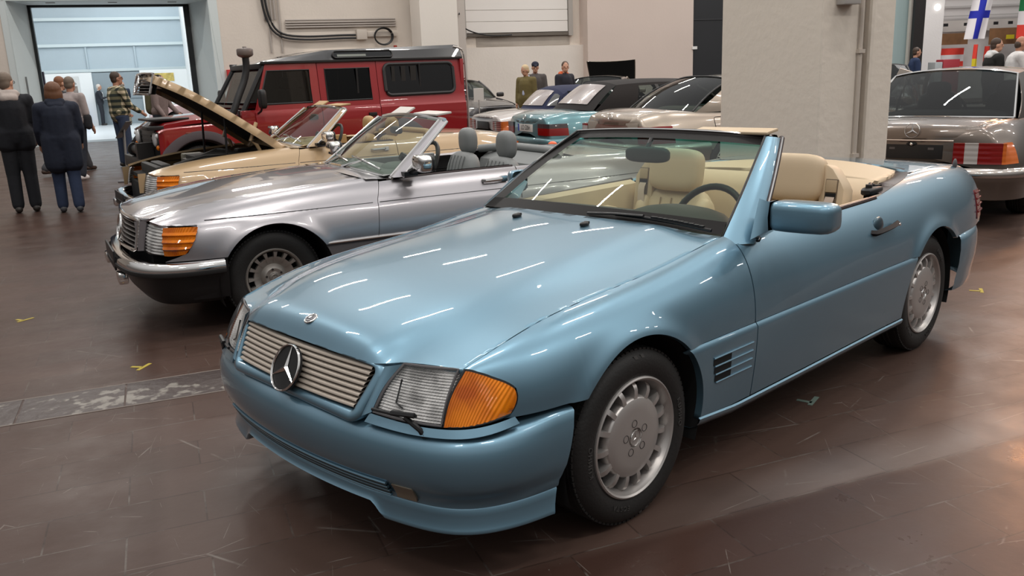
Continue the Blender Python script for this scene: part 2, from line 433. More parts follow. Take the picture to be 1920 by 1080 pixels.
def louvre(P, dx=0.011, k=5):
    """ribbed lamp reflector: every tooth slopes forward and catches the ceiling light"""
    P = np.array(P); n, m = P.shape[:2]; Q = []
    for i in range(n):
        row = []
        for j in range(m-1):
            for q in range(k): 
                t = (j+q/k); a = int(t); f = t-a; row.append(P[i, a]*(1-f)+P[i, min(a+1, m-1)]*f+np.array([dx*((q+0.0)/(k-1)-0.5), 0, 0]))
        row.append(P[i, -1]); Q.append(row)
    return np.array(Q)
# ================================================================== light blue roadster (main car)
def build_blue():
    car = empty('convertible_car', 'light blue metallic open roadster in the foreground with cream leather seats', 'car', (-1.4, 0, 0))
    class G: pass
    st = [0.66, 0.50, 0.33, 0.05, -0.35, -0.72, -1.1, -1.5, -2.0, -2.4, -2.8, -3.15, -3.42]
    Ty = cspline(st, [0.690, 0.700, 0.702, 0.706, 0.709, 0.708, 0.705, 0.70, 0.69, 0.685, 0.68, 0.665, 0.63])
    Tz = cspline(st, [0.706, 0.750, 0.786, 0.817, 0.852, 0.899, 0.915, 0.920, 0.930, 0.940, 0.946, 0.938, 0.912])
    By = cspline(st, [0.722, 0.806, 0.842, 0.851, 0.857, 0.863, 0.868, 0.871, 0.877, 0.884, 0.877, 0.855, 0.800])
    Dy = cspline(st, [0.03, 0.065, 0.085, 0.095, 0.097, 0.097, 0.097, 0.10, 0.105, 0.115, 0.12, 0.12, 0.11])
    Dz = cspline(st, [-0.01, -0.012, -0.012, -0.012, -0.010, -0.006, -0.008, -0.01, -0.012, -0.014, -0.016, -0.018, -0.02])
    Hz = cspline(st, [0.06, 0.09, 0.115, 0.14, 0.155, 0.165, 0.165, 0.165, 0.17, 0.185, 0.20, 0.20, 0.19])
    ZB = 0.572
    ARCH = [(-0.01, 0.312, 0.372), (-2.53, 0.312, 0.372)]
    def flare(x, y, z):
        for cx, cz, r in ARCH:
            d = np.hypot(x-cx, z-cz)-r
            y = y+0.016*np.exp(-(np.maximum(d, 0)/0.045)**2)*np.clip((z-0.45)/0.1, 0, 1)
        return y
    TT = np.linspace(0, 1, 200)
    cache = {}
    def sec(x):
        k = round(float(x), 5)
        if k not in cache:
            p0 = (float(Ty(x)), float(Tz(x))); p3 = (float(By(x)), ZB)
            p1 = (p0[0]+float(Dy(x)), p0[1]+float(Dz(x))); p2 = (p3[0]+0.004, ZB+float(Hz(x)))
            cache[k] = bez(p0, p1, p2, p3, TT)
        return cache[k]
    def s_of_z(x, z):
        if z < ZB: return 1+(ZB-z)*10
        q = sec(x); return float(np.interp(-z, -q[:, 1], TT))
    def s_of_y(x, y):
        q = sec(x); i = np.argmax(q[:, 0]); return float(np.interp(y, q[:i+1, 0], TT[:i+1]))
    def pt(x, s):
        q = sec(x); y = np.interp(s, TT, q[:, 0]); z = np.interp(s, TT, q[:, 1])-max(0, s-1)*0.1
        return np.array([x, float(flare(x, y, z)), z])
    def arch_z(x, dr=0.0):
        z = -1
        for cx, cz, r in ARCH:
            r = r+dr
            if abs(x-cx) < r: z = max(z, cz+math.sqrt(r*r-(x-cx)**2))
        return z
    ox = np.array([1.4, 0, 0])           # mesh coords are relative to the empty
    def B(mb, name, m, **k):
        mb.v = [(p[0]+1.4, p[1], p[2]) for p in mb.v]
        return mb.build(name, m, k.pop('parent', car), **k)
    def B2(mb, name, m, par, **k):        # child of a part sitting at the car origin
        mb.v = [(p[0]+1.4, p[1], p[2]) for p in mb.v]
        return mb.build(name, m, par, **k)
    GAP = 0.0045
    # ---------------- upper side panels
    def side_cols(xs, s0f, zbf, n=26, s=1):
        P = []
        for x in xs:
            s0 = s0f(x); s1 = s_of_z(x, zbf(x)); q = np.linspace(0, 1, n)
            P.append([pt(x, s0+(s1-s0)*t) for t in q])
        return S(P, s)
    xf = lambda q: np.interp(q, [0, 0.25, 0.454, 0.60, 0.697, 0.74, 0.857, 1.0, 1.2], [0.640, 0.612, 0.577, 0.543, 0.524, 0.521, 0.523, 0.540, 0.565])
    for s in (1, -1):
        # front fender : columns follow the slanted lamp boundary near the nose
        base = np.r_[np.linspace(0.33, 0.279, 6), np.linspace(0.274, -0.272, 56), np.linspace(-0.282, -0.722, 24)]
        zbf = lambda x: max(0.550 if x > 0.2 else ZB, arch_z(x))
        P = []
        lead = np.linspace(1, 0, 18)[:-1]
        for w in lead:
            col = []
            for t in np.linspace(0, 1, 26):
                ss = t*1.2
                x = 0.33+w*(xf(ss)-0.33)
                col.append(pt(x, ss))
            P.append(col)
        P = np.concatenate([S(P, s), side_cols(base, lambda x: 0.0, zbf, 26, s)], 0)
        mb = MB(); mb.grid(P, flip=(s < 0)); B(mb, 'front_fender', M_BLUE, rim=0.02, angle=50)
        # door (upper skin + lower cladding in one panel)
        xr = lambda z: np.interp(z, [0.25, 0.30, 0.345, 0.44, 0.56, 0.69, 0.80, 0.90], [-1.78, -1.84, -1.92, -2.025, -2.050, -2.060, -2.055, -2.005])
        ybelt = 0.768
        nz, nx = 26, 60; P = []
        for i in range(nx):
            u = i/(nx-1); col = []
            for j in range(nz):
                t = j/(nz-1); x = -0.728+u*(-2.04+0.728)
                for _ in range(3):
                    s0 = s_of_y(x, ybelt); p = pt(x, s0+(1-s0)*t); x = -0.728+u*(xr(p[2])-GAP-0.002+0.728)
                s0 = s_of_y(x, ybelt); col.append(pt(x, s0+(1-s0)*t))
            P.append(col)
        P = np.array(P)
        # lower cladding continues the same columns downward
        def clad_y(x, z):
            b = float(By(x)); t = np.clip((ZB-z)/0.33, 0, 1)
            bulge = 0.013*min(1, (ZB+0.004-z)/0.02)
            return b+bulge-0.030*t**1.8
        rows = np.r_[[0.5715, 0.566, 0.558, 0.548], np.linspace(0.53, 0.262, 12)]
        Q = []
        for i in range(nx):
            u = i/(nx-1); Q.append([(lambda x: (x, clad_y(x, z), z))(-0.728+u*(xr(z)-GAP-0.002+0.728)) for z in rows])
        mb = MB(); mb.grid(S(P, s), flip=(s < 0)); mb.grid(S(Q, s), flip=(s < 0))
        door = B(mb, 'door', M_BLUE, rim=0.018, angle=28)
        # belt rubber + black window channel
        mb = MB(); pts = [(x, s*(ybelt-0.012), pt(x, s_of_y(x, ybelt))[2]+0.006) for x in np.linspace(-0.80, -2.005, 30)]
        mb.tube(pts, 0.012, 8); B2(mb, 'belt_seal', M_SEAL, door)
        # door handle; shade of its recess painted as a darker blue disc
        mb = MB(); hx, hz = -1.925, 0.768
        hy = pt(hx, s_of_z(hx, hz))[1]
        mb.ell((hx+0.035, s*(hy-0.0135), hz+0.004), (0.060, 0.0160, 0.052), 24, 12); B2(mb, 'handle_recess', paint('recess_shade_blue', (0.035, 0.085, 0.12)), door)
        mb = MB(); hp = [(hx+0.125, s*(hy-0.004), hz-0.010), (hx+0.118, s*(hy+0.022), hz-0.010), (hx+0.04, s*(hy+0.032), hz-0.002), (hx-0.06, s*(hy+0.032), hz+0.004), (hx-0.110, s*(hy+0.022), hz+0.008)]
        mb.tube(pline(hp, 12), 0.0175, 4, flat=0.8); 
        o = B2(mb, 'door_handle', mat('handle_maroon_black', (0.012, 0.009, 0.009), 0.65, spec=0.3), door); o['label'] = 'dark pull handle'
        mb = MB(); mb.lathe([(0, 0.003), (0.007, 0.003), (0.008, 0)], (hx-0.088, s*(hy+0.044), hz+0.006), axis='y', n=12); B2(mb, 'lock_cylinder', M_CHROME, door)
        # rear quarter
        xs = np.r_[np.linspace(-2.050, -2.262, 16), np.linspace(-2.272, -2.788, 50), np.linspace(-2.798, -3.42, 40)]
        yq = lambda x: np.interp(x, [-2.66, -2.62, -2.45, -2.2, -1.95], [0.0, 0.672, 0.715, 0.745, 0.768])
        P = []
        n = 30
        for i, x in enumerate(xs):
            col = []
            zb = max(ZB if x > -2.6 else 0.585, arch_z(x))
            for j in range(n):
                t = j/(n-1)
                xx = x
                if x > -2.272:
                    f = (x+2.272)/(-2.050+2.272)
                    for _ in range(3):
                        s0 = s_of_y(xx, float(yq(xx))); s1 = s_of_z(xx, zb); p = pt(xx, s0+(s1-s0)*t); xx = -2.272+f*(xr(p[2])-GAP+2.272)
                s0 = 0.0 if yq(xx) < Ty(xx) else s_of_y(xx, float(yq(xx))); s1 = s_of_z(xx, zb)
                col.append(pt(xx, s0+(s1-s0)*t))
            P.append(col)
        mb = MB(); mb.grid(S(P, s), flip=(s < 0)); quarter = B(mb, 'rear_quarter_panel', M_BLUE, rim=0.02, angle=50)
        # front cladding with gill vents
        rows = np.r_[[0.5715, 0.566, 0.558, 0.548], np.linspace(0.53, 0.262, 14)]
        def ax_r(z, k=0): cx, cz, r = ARCH[k]; return math.sqrt(max(0, r*r-(z-cz)**2))
        Q = [[(lambda x: (x, clad_y(x, z)-0.02*(1-u)**6*0, z))(-0.01-ax_r(z)+u*(-0.722+0.01+ax_r(z))) for z in rows] for u in np.linspace(0, 1, 30)]
        mb = MB(); mb.grid(S(Q, s), flip=(s < 0)); fc = B(mb, 'side_cladding', M_BLUE, rim=0.03, angle=28)
        for k in range(4):
            z0 = 0.497-0.034*k+0.003
            xa, xb, xc = -0.425-0.008*k, -0.545-0.002*k, -0.695
            mb = MB(); yy = lambda x, z: s*(clad_y(x, z)+0.0015)
            mb.tube([(x, s*(clad_y(x, z0)+0.002), z0) for x in np.linspace(xa, xc, 14)], 0.0042, 6)
            o = B2(mb, 'vent_rib', M_BLUE, fc)
            if k < 3:
                mb = MB(); zs = [z0-0.006, z0-0.030]
                mb.grid([[(x, yy(x, z), z) for z in zs] for x in np.linspace(xa, xb, 8)]); B2(mb, 'vent_slot', M_DARK, fc)
        # rear cladding (between door and rear arch)
        Q = [[(lambda x: (x, clad_y(x, z), z))(xr(z)+GAP*0-0.006+u*(-2.53+ax_r(z, 1)-xr(z)+0.006)) for z in rows] for u in np.linspace(0, 1, 10)]
        mb = MB(); mb.grid(S(Q, s), flip=(s < 0)); B(mb, 'side_cladding', M_BLUE, rim=0.02, angle=28)
        # sill
        prof = lambda x: [(float(By(x))-0.012, 0.258), (float(By(x))-0.006, 0.252), (float(By(x))-0.010, 0.238), (float(By(x))-0.028, 0.216), (float(By(x))-0.055, 0.205), (float(By(x))-0.16, 0.205)]
        xs = np.linspace(-0.368, -2.165, 40)
        mb = MB(); mb.grid(S([[(x, y, z+0.018*max(0, 1-(-0.368-x)/0.25)) for y, z in prof(x)] for x in xs], s), flip=(s < 0)); B(mb, 'sill_panel', M_BLUE, angle=40)
        # wheel-arch liners
        for k, (cx, cz, r) in enumerate(ARCH):
            mb = MB(); a = np.linspace(-0.35, PI+0.35, 30)
            mb.grid(S([[(cx+(r+0.002-0.03*(j == 0)*0)*math.cos(t), yv, cz+(r+0.002)*math.sin(t)) for j, yv in enumerate((0.50, 0.70, 0.835))] for t in a], s))
            mb.grid(S([[(cx+q*math.cos(t), 0.50, cz+q*math.sin(t)) for q in (0.0, r+0.002)] for t in a], s))
            B(mb, 'arch_liner', M_DARK)
        for cx, k in ((0.0, 0), (-2.515, 1)):
            w = wheel(car, 'plate', (cx+1.4, s*(0.842 if k == 0 else 0.848), 0.316), s, lettering=True, spin=0.15 if k == 0 else 0.9)
    # ---------------- bonnet
    shx = [0.642, 0.50, 0.33, 0.05, -0.35, -0.72]
    def hood_base(x, t):
        """height over lateral fraction t (0 centre, 1 shut line)"""
        xc = [0.775, 0.755, 0.733, 0.68, 0.60, 0.45, 0.25, 0.0, -0.25, -0.47, -0.62, -0.72]
        zc = [0.706, 0.737, 0.756, 0.784, 0.806, 0.836, 0.866, 0.893, 0.915, 0.932, 0.939, 0.943]
        c = float(HC(x)); e = float(HE(x))
        g = 0.55*t**2+0.45*(1/(1+math.exp(-(t-0.74)*16))-1/(1+math.exp(0.74*16)))/(1/(1+math.exp(-0.26*16)))
        return c+(e-c)*g
    HC = cspline([0.775, 0.755, 0.733, 0.68, 0.60, 0.45, 0.25, 0.0, -0.25, -0.47, -0.62, -0.72], [0.706, 0.737, 0.756, 0.780, 0.803, 0.836, 0.866, 0.893, 0.915, 0.932, 0.940, 0.944])
    HE = lambda x: float(Tz(min(x, 0.66)))-0.28*max(0, x-0.66)
    xfr = lin([0, 0.2, 0.36, 0.41, 0.45, 0.49, 0.56, 0.62, 0.69], [0.786, 0.784, 0.776, 0.766, 0.742, 0.714, 0.690, 0.667, 0.643])
    zfr = lin([0, 0.2, 0.36, 0.41, 0.45, 0.49, 0.56, 0.62, 0.69], [0.703, 0.702, 0.700, 0.698, 0.702, 0.708, 0.711, 0.711, 0.709])
    xrr = cspline([-0.7, -0.5, -0.25, 0, 0.25, 0.5, 0.7], [-0.718, -0.672, -0.628, -0.612, -0.628, -0.672, -0.718])
    ncol = 81; nrow = 70
    P = []
    for i in range(ncol):
        t = -1+2*i/(ncol-1); col = []
        y0 = abs(t)*0.690
        xa, xb = float(xfr(y0)), float(xrr(t*0.705))
        corr = float(zfr(y0))-hood_base(xa, abs(t))
        for j in range(nrow):
            v = (j/(nrow-1)); v = v**1.6
            x = xa+(xb-xa)*v
            y = t*(float(Ty(min(x, 0.66)))-0.006) if x < 0.66 else t*0.687
            z = hood_base(x, abs(t))+corr*math.exp(-((xa-x)/0.13)**1.4) if True else 0
            col.append((x, y, z))
        P.append(col)
    mb = MB(); mb.grid(P, flip=True); hood = B(mb, 'bonnet', M_BLUE, rim=0.018, angle=60)
    G.hood = hood
    # badge on the bonnet nose
    bz = np.interp(0.736, P[40][::-1][:, 0] if False else np.array(P[40])[::-1, 0], np.array(P[40])[::-1, 2])
    mb = MB(); R = rotm('Y', -1.05)@rotm('X', 0.0)
    nrm = np.array([0.42, 0, 0.907]); ax = np.array([0, 1, 0]); az = np.cross(ax, nrm)*1
    Rb = np.stack([ax, nrm, -az], 1)
    mb.lathe([(0, 0.002), (0.019, 0.0025), (0.021, 0.0035), (0.0245, 0.003), (0.026, 0)], (0, 0, 0), axis='y', n=40)
    mb.v = [tuple(np.array(p)@Rb.T+np.array([0.736, 0, bz])) for p in mb.v]
    bd = B2(mb, 'bonnet_badge', M_CHROME, hood)
    mb = MB(); star_mb(mb, 0.018, np.array([0.736, 0, bz])+nrm*0.003, R=Rb, depth=0.002, th=0.2); B(mb, 'badge_star', mat('badge_grey', (0.25, 0.25, 0.27), 0.4, metal=0.5))
    for s in (1, -1):
        mb = MB(); mb.ell((-0.47, 0.202*s, 0.936), (0.024, 0.014, 0.011), 12, 8, e=0.7); mb.box((-0.486, 0.202*s, 0.942), (0.012, 0.02, 0.010)); B2(mb, 'washer_nozzle', M_BLACK, hood)
    # ---------------- grille
    def gx(y, z): return 0.768+(0.689-z)*0.52+0.022*(1-(y/0.41)**2)
    gy = lambda z: np.interp(z, [0.561, 0.689], [0.378, 0.408])
    mb = MB(); mb.grid([[(gx(y, z)-0.035, y, z) for z in np.linspace(0.545, 0.70, 4)] for y in np.linspace(-0.42, 0.42, 20)]); gr = B(mb, 'grille', M_DARK)
    gr['label'] = 'grille opening with pale horizontal slats'
    for k in range(8):
        z = 0.681-k*0.0162; yw = gy(z)-0.006
        Y = np.linspace(-yw, yw, 40)
        pr = [(-0.020, 0.0068), (-0.006, 0.0064), (0.001, 0.0035), (0.0025, -0.0015), (-0.002, -0.0058), (-0.02, -0.0064)]
        mb = MB(); mb.grid([[(gx(y, z)-0.004+a, y, z+b) for a, b in pr] for y in Y]); B2(mb, 'grille_slat', M_SLAT, gr, angle=60)
    # surround: ring between opening and outer boundary
    def ring(op, out, n):
        return pline(op+[op[0]], n), pline(out+[out[0]], n)
    def opening(o):  # rounded trapezium in (y,z)
        T, Bm, zt, zb, r = 0.413+o, 0.384+o, 0.692+o*0.4, 0.556-o, 0.018+o
        pts = []
        for (cy, cz, a0) in ((T-r, zt-r, 0), (-T+r, zt-r, PI/2), (-Bm+r, zb+r, PI), (Bm-r, zb+r, 1.5*PI)):
            for a in np.linspace(a0, a0+PI/2, 8): pts.append((cy+r*math.cos(a), cz+r*math.sin(a)))
        return pts
    lv = [(0.0, -0.030), (0.0, -0.004), (0.004, 0.004), (0.012, 0.006), (0.026, 0.004), (0.036, -0.006), (0.040, -0.022), (0.040, -0.05)]
    rings = []
    for o, dx in lv: 
        rings.append([(gx(min(0.41, abs(y)), z)+dx-max(0, abs(y)-0.40)*0.5, y, min(z, 0.700+0.0*o)) for y, z in opening(o*0.92)])
    mb = MB(); mb.grid(rings, closev=True, flip=True); B2(mb, 'grille_surround', M_BLUE, gr, angle=60)
    mb = MB(); c = np.array([0.852, 0, 0.618]); Rs = rotm('Y', 0.48)@np.array([[0, 1, 0], [-1, 0, 0], [0, 0, 1.0]]).T
    Rs = np.stack([np.array([0, -1.0, 0]), np.array([math.cos(0.46), 0, math.sin(0.46)]), np.array([-math.sin(0.46), 0, math.cos(0.46)])], 1)
    mb.lathe([(0, -0.002), (0.079, -0.002), (0.080, -0.012)], axis='y', n=32); mb.v = [tuple(np.array(p)@Rs.T+c) for p in mb.v]; B2(mb, 'emblem_backing', M_BLACK, gr)
    mb = MB(); star_mb(mb, 0.083, c, R=Rs, depth=0.006, ring=0.045, th=0.13); o = B2(mb, 'star_emblem', M_CHROME, gr, angle=20); o['label'] = 'large chrome three pointed star in a ring'
    # ---------------- lamps
    for s in (1, -1):
        TL, TR, BR, BL = (0.716, 0.492, 0.703), (0.650, 0.672, 0.707), (0.738, 0.684, 0.556), (0.818, 0.455, 0.566)
        top = poly([TL, (0.690, 0.585, 0.706), TR]); bot = poly([BL, (0.785, 0.58, 0.559), BR])
        lft = poly([TL, (0.775, 0.467, 0.638), BL]); rgt = poly([TR, (0.702, 0.677, 0.632), BR])
        P = coons(top, bot, lft, rgt, 18, 20)
        mb = MB(); mb.grid(S(louvre(P-np.array([0.020, 0, 0.0]), 0.010), s), flip=(s > 0)); hl = B(mb, 'headlamp', M_REFLECTOR, angle=35); hl['label'] = 'clear rectangular headlamp'
        mb = MB(); mb.grid(S(P+np.array([0.002, 0, 0]), s), flip=(s > 0)); B2(mb, 'lens', M_LENS, hl, rim=0.012)
        mb = MB(); z_ = lambda t: 0.698-0.150*t; mb.grid(S([[np.array([gx(0.41, z_(t))-0.006, 0.452-0.036*t, z_(t)])*(1-w)+(lft(np.array(t))+np.array([0.002, -0.003, 0]))*w+np.array([0.006*math.sin(PI*w), 0, 0]) for w in np.linspace(0, 1, 6)] for t in np.linspace(0, 1, 14)], s)); B(mb, 'nose_panel', M_BLUE, angle=60)
        mb = MB(); mb.tube([(0.745, 0.520*s, 0.668), (0.772, 0.518*s, 0.60), (0.770, 0.545*s, 0.588)], 0.003, 6); B2(mb, 'bulb_filament_wire', M_BLACK, hl)
        fr = [TL, (0.690, 0.585, 0.706), TR, (0.702, 0.677, 0.632), BR, (0.785, 0.58, 0.559), BL, (0.775, 0.467, 0.638)]
        e = np.concatenate([top(np.linspace(0, 1, 12)), rgt(np.linspace(0, 1, 10))[1:], bot(np.linspace(1, 0, 12))[1:], lft(np.linspace(1, 0, 10))[1:]])
        mb = MB(); mb.tube(S(e-np.array([0.004, 0, 0]), s), 0.0045, 6); B2(mb, 'lamp_frame', M_GREYPLASTIC, hl)
        # orange turn signal wrapping the corner
        eb = lambda q: pt(float(xf(q))+0.004, q)+np.array([0.0, 0.001, -0.004])
        iBL = np.array(BR)+(-0.003, 0.012, 0)
        top = poly([eb(q) for q in np.linspace(0.04, 0.70, 9)]); rgt = poly([eb(q) for q in np.linspace(0.70, 1.03, 6)])
        iTL = top(np.array(0.0)); iBR = rgt(np.array(1.0))
        bot = poly([iBL, (0.705, 0.735, 0.556), (0.630, 0.782, 0.562), iBR]); lft = poly([iTL, (0.700, 0.692, 0.632), iBL])
        P = coons(top, bot, lft, rgt, 18, 12)
        mb = MB(); mb.grid(S(P, s), flip=(s > 0)); ti = B(mb, 'turn_signal', M_ORANGE, rim=0.02); ti['label'] = 'orange wraparound turn signal'
        e = np.concatenate([top(np.linspace(0, 1, 12)), rgt(np.linspace(0, 1, 8))[1:], bot(np.linspace(1, 0, 12))[1:], lft(np.linspace(1, 0, 8))[1:]])
        mb = MB(); mb.tube(S(e-np.array([0.004, 0.004, 0]), s), 0.006, 6); B2(mb, 'lamp_seal', M_BLACK, ti)
        # body-coloured strip under the lamps
        up = poly([(0.822, 0.445, 0.562), (0.788, 0.575, 0.553), (0.741, 0.690, 0.550), (0.700, 0.745, 0.551), (0.630, 0.792, 0.557), (0.556, 0.815, 0.566)])
        dn = poly([(0.838, 0.435, 0.536), (0.803, 0.580, 0.529), (0.752, 0.698, 0.527), (0.708, 0.757, 0.528), (0.636, 0.805, 0.535), (0.548, 0.826, 0.545)])
        t = np.linspace(0, 1, 40); mb = MB(); mb.grid(S([up(t), dn(t)], s), flip=(s < 0)); B(mb, 'lamp_trim_strip', M_BLUE, rim=0.02)
        # lamp wiper
        mb = MB(); mb.tube(pline([(0.765, 0.640*s, 0.522), (0.776, 0.632*s, 0.545), (0.797, 0.590*s, 0.580)], 8), [0.011]*2+[0.0085]*6, 8); mb.ell((0.765, 0.640*s, 0.527), (0.014, 0.016, 0.010), 10, 8)
        mb.tube(pline([(0.780, 0.625*s, 0.586), (0.807, 0.545*s, 0.581), (0.829, 0.470*s, 0.584)], 8), 0.0055, 8)
        mb.tube(pline([(0.786, 0.625*s, 0.590), (0.812, 0.545*s, 0.586)], 5), 0.0085, 6)
        B(mb, 'headlamp_wiper', M_BLACK)
    # black gap behind bumper top
    def fpath(n, off=0.0):
        h = [(0.33, 0.845), (0.40, 0.842), (0.50, 0.830), (0.60, 0.800), (0.665, 0.765), (0.715, 0.718), (0.755, 0.65), (0.785, 0.56), (0.812, 0.44), (0.838, 0.25), (0.850, 0.0)]
        f = poly([(a, b, 0) for a, b in h]+[(a, -b, 0) for a, b in h[::-1][1:]])
        t = np.linspace(0, 1, n); p = f(t); d = np.gradient(p, axis=0); d /= np.linalg.norm(d, axis=1)[:, None]
        nn = np.stack([d[:, 1]*-1, d[:, 0], 0*d[:, 0]], 1); nn *= np.sign((nn[:, 0]*(p[:, 0]-0.2)+nn[:, 1]*p[:, 1]))[:, None]
        return p+off*nn, nn
    p0, nn = fpath(121)
    side = np.clip((0.62-p0[:, 0])/0.2, 0, 1)      # 1 on the flanks, 0 across the front
    ctr = 1-np.clip((np.abs(p0[:, 1])-0.40)/0.06, 0, 1); ctr = ctr*ctr*(3-2*ctr)   # 1 in the middle (cut-out lip)
    def sweep(prof):
        P = []
        for i in range(len(p0)):
            P.append([p0[i]+nn[i]*(d*(1-0.5*side[i]) if d > 0 else d)+np.array([0, 0, z+(0.014*side[i] if z > 0.5 else 0)]) for d, z in prof(i)])
        P = np.array(P)
        # rear ends lean forward like the wheel opening
        for i in range(len(p0)):
            if p0[i, 0] < 0.5:
                w = (0.5-p0[i, 0])/0.17; P[i, :, 0] += w*np.clip((0.53-P[i, :, 2]), 0, 1)*0.30*min(1, w)
        return P
    def pr_main(i):
        a = side[i]
        return [(-0.060, 0.524), (-0.020, 0.523), (-0.004, 0.520), (0.010, 0.512), (0.022, 0.498), (0.031, 0.478), (0.036, 0.45-0.0*a), (0.037, 0.42), (0.034, 0.39), (0.028, 0.362), (0.016-0.002*a, 0.342), (0.004, 0.326), (-0.006, 0.308), (-0.012+0.006*a, 0.292), (-0.012, 0.284)]
    mb = MB(); mb.grid(sweep(pr_main), flip=False); bum = B(mb, 'front_bumper', M_BLUE, angle=50)
    bum['label'] = 'blue wraparound front bumper'
    def pr_lip(i):
        c = ctr[i]; zb = 0.205+0.035*c; d = 0.030-0.040*c
        zb = 0.203+0.046*c; zz = lambda q: 0.283-(0.283-zb)*q
        return [(-0.014, 0.284), (-0.0105, zz(0.04)), (-0.009, zz(0.3)), (-0.006, zz(0.6)), (-0.001, zz(0.85)), (0.002, zz(0.93)), (0.000, zz(1.0)), (-0.010, zz(1.04)), (-0.10, zz(0.9)), (-0.14, 0.28)]
    mb = MB(); mb.grid(sweep(pr_lip)); B(mb, 'front_spoiler_lip', M_BLUE, angle=50)
    # intake slats and fog lamps set in the lower bumper
    for k in range(4):
        z = 0.345-k*0.016; m_ = [i for i in range(len(p0)) if abs(p0[i, 1]) < 0.50]
        off = [0.022, 0.014, 0.005, -0.001][k]
        mb = MB(); mb.tube([p0[i]+nn[i]*off+np.array([0, 0, z]) for i in m_], 0.006, 8, flat=0.8); o = B2(mb, 'intake_rib', M_BLUE, bum)
        if k < 3:
            mb = MB(); mb.tube([p0[i]+nn[i]*(off-0.0015)+np.array([0, 0, z-0.0082]) for i in m_], 0.0042, 6); B2(mb, 'intake_slot', mat('intake_teal_dark', (0.012, 0.025, 0.03), 0.5), bum)
    for s in (1, -1):
        m_ = [i for i in range(len(p0)) if 0.515 < p0[i, 1]*s < 0.60]
        P = [[p0[i]+nn[i]*(np.interp(z, [0.29, 0.308, 0.326, 0.345], [-0.004, 0.001, 0.011, 0.022]))+np.array([0, 0, z]) for z in np.linspace(0.292, 0.345, 5)] for i in m_]
        if len(P) > 1:
            mb = MB(); mb.grid(P); B2(mb, 'fog_lamp', mat('fog_lens', (0.20, 0.165, 0.12), 0.15, coat=0.5), bum, rim=0.01)
    # ---------------- windscreen frame
    hx, hy, hz = -1.350, 0.590, 1.238
    for s in (1, -1):
        base = [(-0.712, 0.708, 0.878), (-0.735, 0.768, 0.872), (-0.800, 0.803, 0.868), (-0.835, 0.793, 0.875), (-0.835, 0.755, 0.898), (-0.770, 0.715, 0.90)]
        topc = [(-1.292, 0.560, 1.246), (-1.305, 0.585, 1.243), (-1.340, 0.600, 1.236), (-1.362, 0.594, 1.232), (-1.362, 0.565, 1.230), (-1.318, 0.545, 1.238)]
        P = []
        for t in np.linspace(0, 1, 18):
            q = np.array(base)*(1-t)+np.array(topc)*t; q[:, 2] += 0.012*math.sin(PI*t); q[:, 1] += 0.010*math.sin(PI*t); P.append(q)
        mb = MB(); mb.grid(S(np.array(P)[:, :4], s), flip=(s > 0)); pil = B(mb, 'windscreen_pillar', M_BLUE, angle=60)
        mb = MB(); mb.grid(S(np.array(P)[:, [3, 4, 5, 0]], s)); B2(mb, 'pillar_inner_trim', M_DASH, pil)
        mb = MB(); mb.tube(S(np.array(P)[:, 3]+np.array([-0.006, 0.0, 0]), s), 0.013, 8); B2(mb, 'pillar_seal', M_SEAL, pil)
        mb = MB(); mb.tube(S(np.array(P)[:, 3]+np.array([0.004, 0.011, 0.004]), s), 0.004, 6); B2(mb, 'chrome_strip', M_CHROME, pil)
        mb = MB(); mb.tube(S(np.array(P)[:, 0]+np.array([0.004, -0.004, 0.0]), s), 0.005, 6); B2(mb, 'glass_seal', M_BLACK, pil)
        # quarter-light/mirror foot triangle
    Yh = np.linspace(-0.575, 0.575, 30)
    hcx = lambda y: -1.305-0.0*(y)+0.045*(1-(y/0.575)**2)-0.03
    hcz = lambda y: 1.240+0.022*(1-(y/0.575)**2)
    prof = [(0.030, -0.008), (0.020, 0.004), (0.0, 0.010), (-0.025, 0.006), (-0.034, -0.006), (-0.025, -0.020), (0.010, -0.022)]
    mb = MB(); mb.grid([[(hcx(y)+a, y, hcz(y)+b) for a, b in prof] for y in Yh], closev=True); B(mb, 'windscreen_header', mat('dark_header', (0.012, 0.009, 0.009), 0.6, spec=0.25))
    mb = MB(); mb.tube([(hcx(y)+0.02, y, hcz(y)+0.006) for y in Yh], 0.005, 6); B(mb, 'header_chrome_strip', M_CHROME)
    # glass
    P = []
    for t in np.linspace(0, 1, 20):
        row = []
        for v in np.linspace(-1, 1, 30):
            b = np.array([float(xrr(v*0.69))-0.012, v*0.700, 0.900+0.028*(1-v*v)])
            h = np.array([hcx(v*0.56)+0.016, v*0.558, hcz(v*0.56)-0.006])
            p = b*(1-t)+h*t; p[2] += 0.016*math.sin(PI*t); row.append(p)
        P.append(row)
    mb = MB(); mb.grid(P, flip=True); ws = B(mb, 'windscreen', M_SHADED); ws['label'] = 'laminated windscreen with green shade band'
    # dark printed border of the glass
    Pg = np.array(P); off = np.array([0.003, 0, 0.004])
    for a_, b_, c_, d_ in ((17, 20, 0, 30), (0, 3, 0, 30), (0, 20, 0, 3)):
        mb = MB(); mb.grid(Pg[a_:b_, c_:d_]+off); B2(mb, 'glass_border', mat('glass_border_black', (0.006, 0.005, 0.005), 0.5, spec=0.15), ws)
    # black scuttle with wiper
    mb = MB(); mb.grid([[(float(xrr(y))-0.006, y, 0.934-0.075*(y/0.7)**2-0.004), (float(xrr(y))-0.09, y, 0.915-0.07*(y/0.7)**2)] for y in np.linspace(-0.70, 0.70, 30)]); B(mb, 'scuttle_panel', M_BLACK)
    gl = lambda t, v: np.array([0, 0, 0])+np.array(P[int(round(t*19))][int(round((v+1)/2*29))])
    mb = MB(); w0 = np.array([-0.640, 0.03, 0.956])
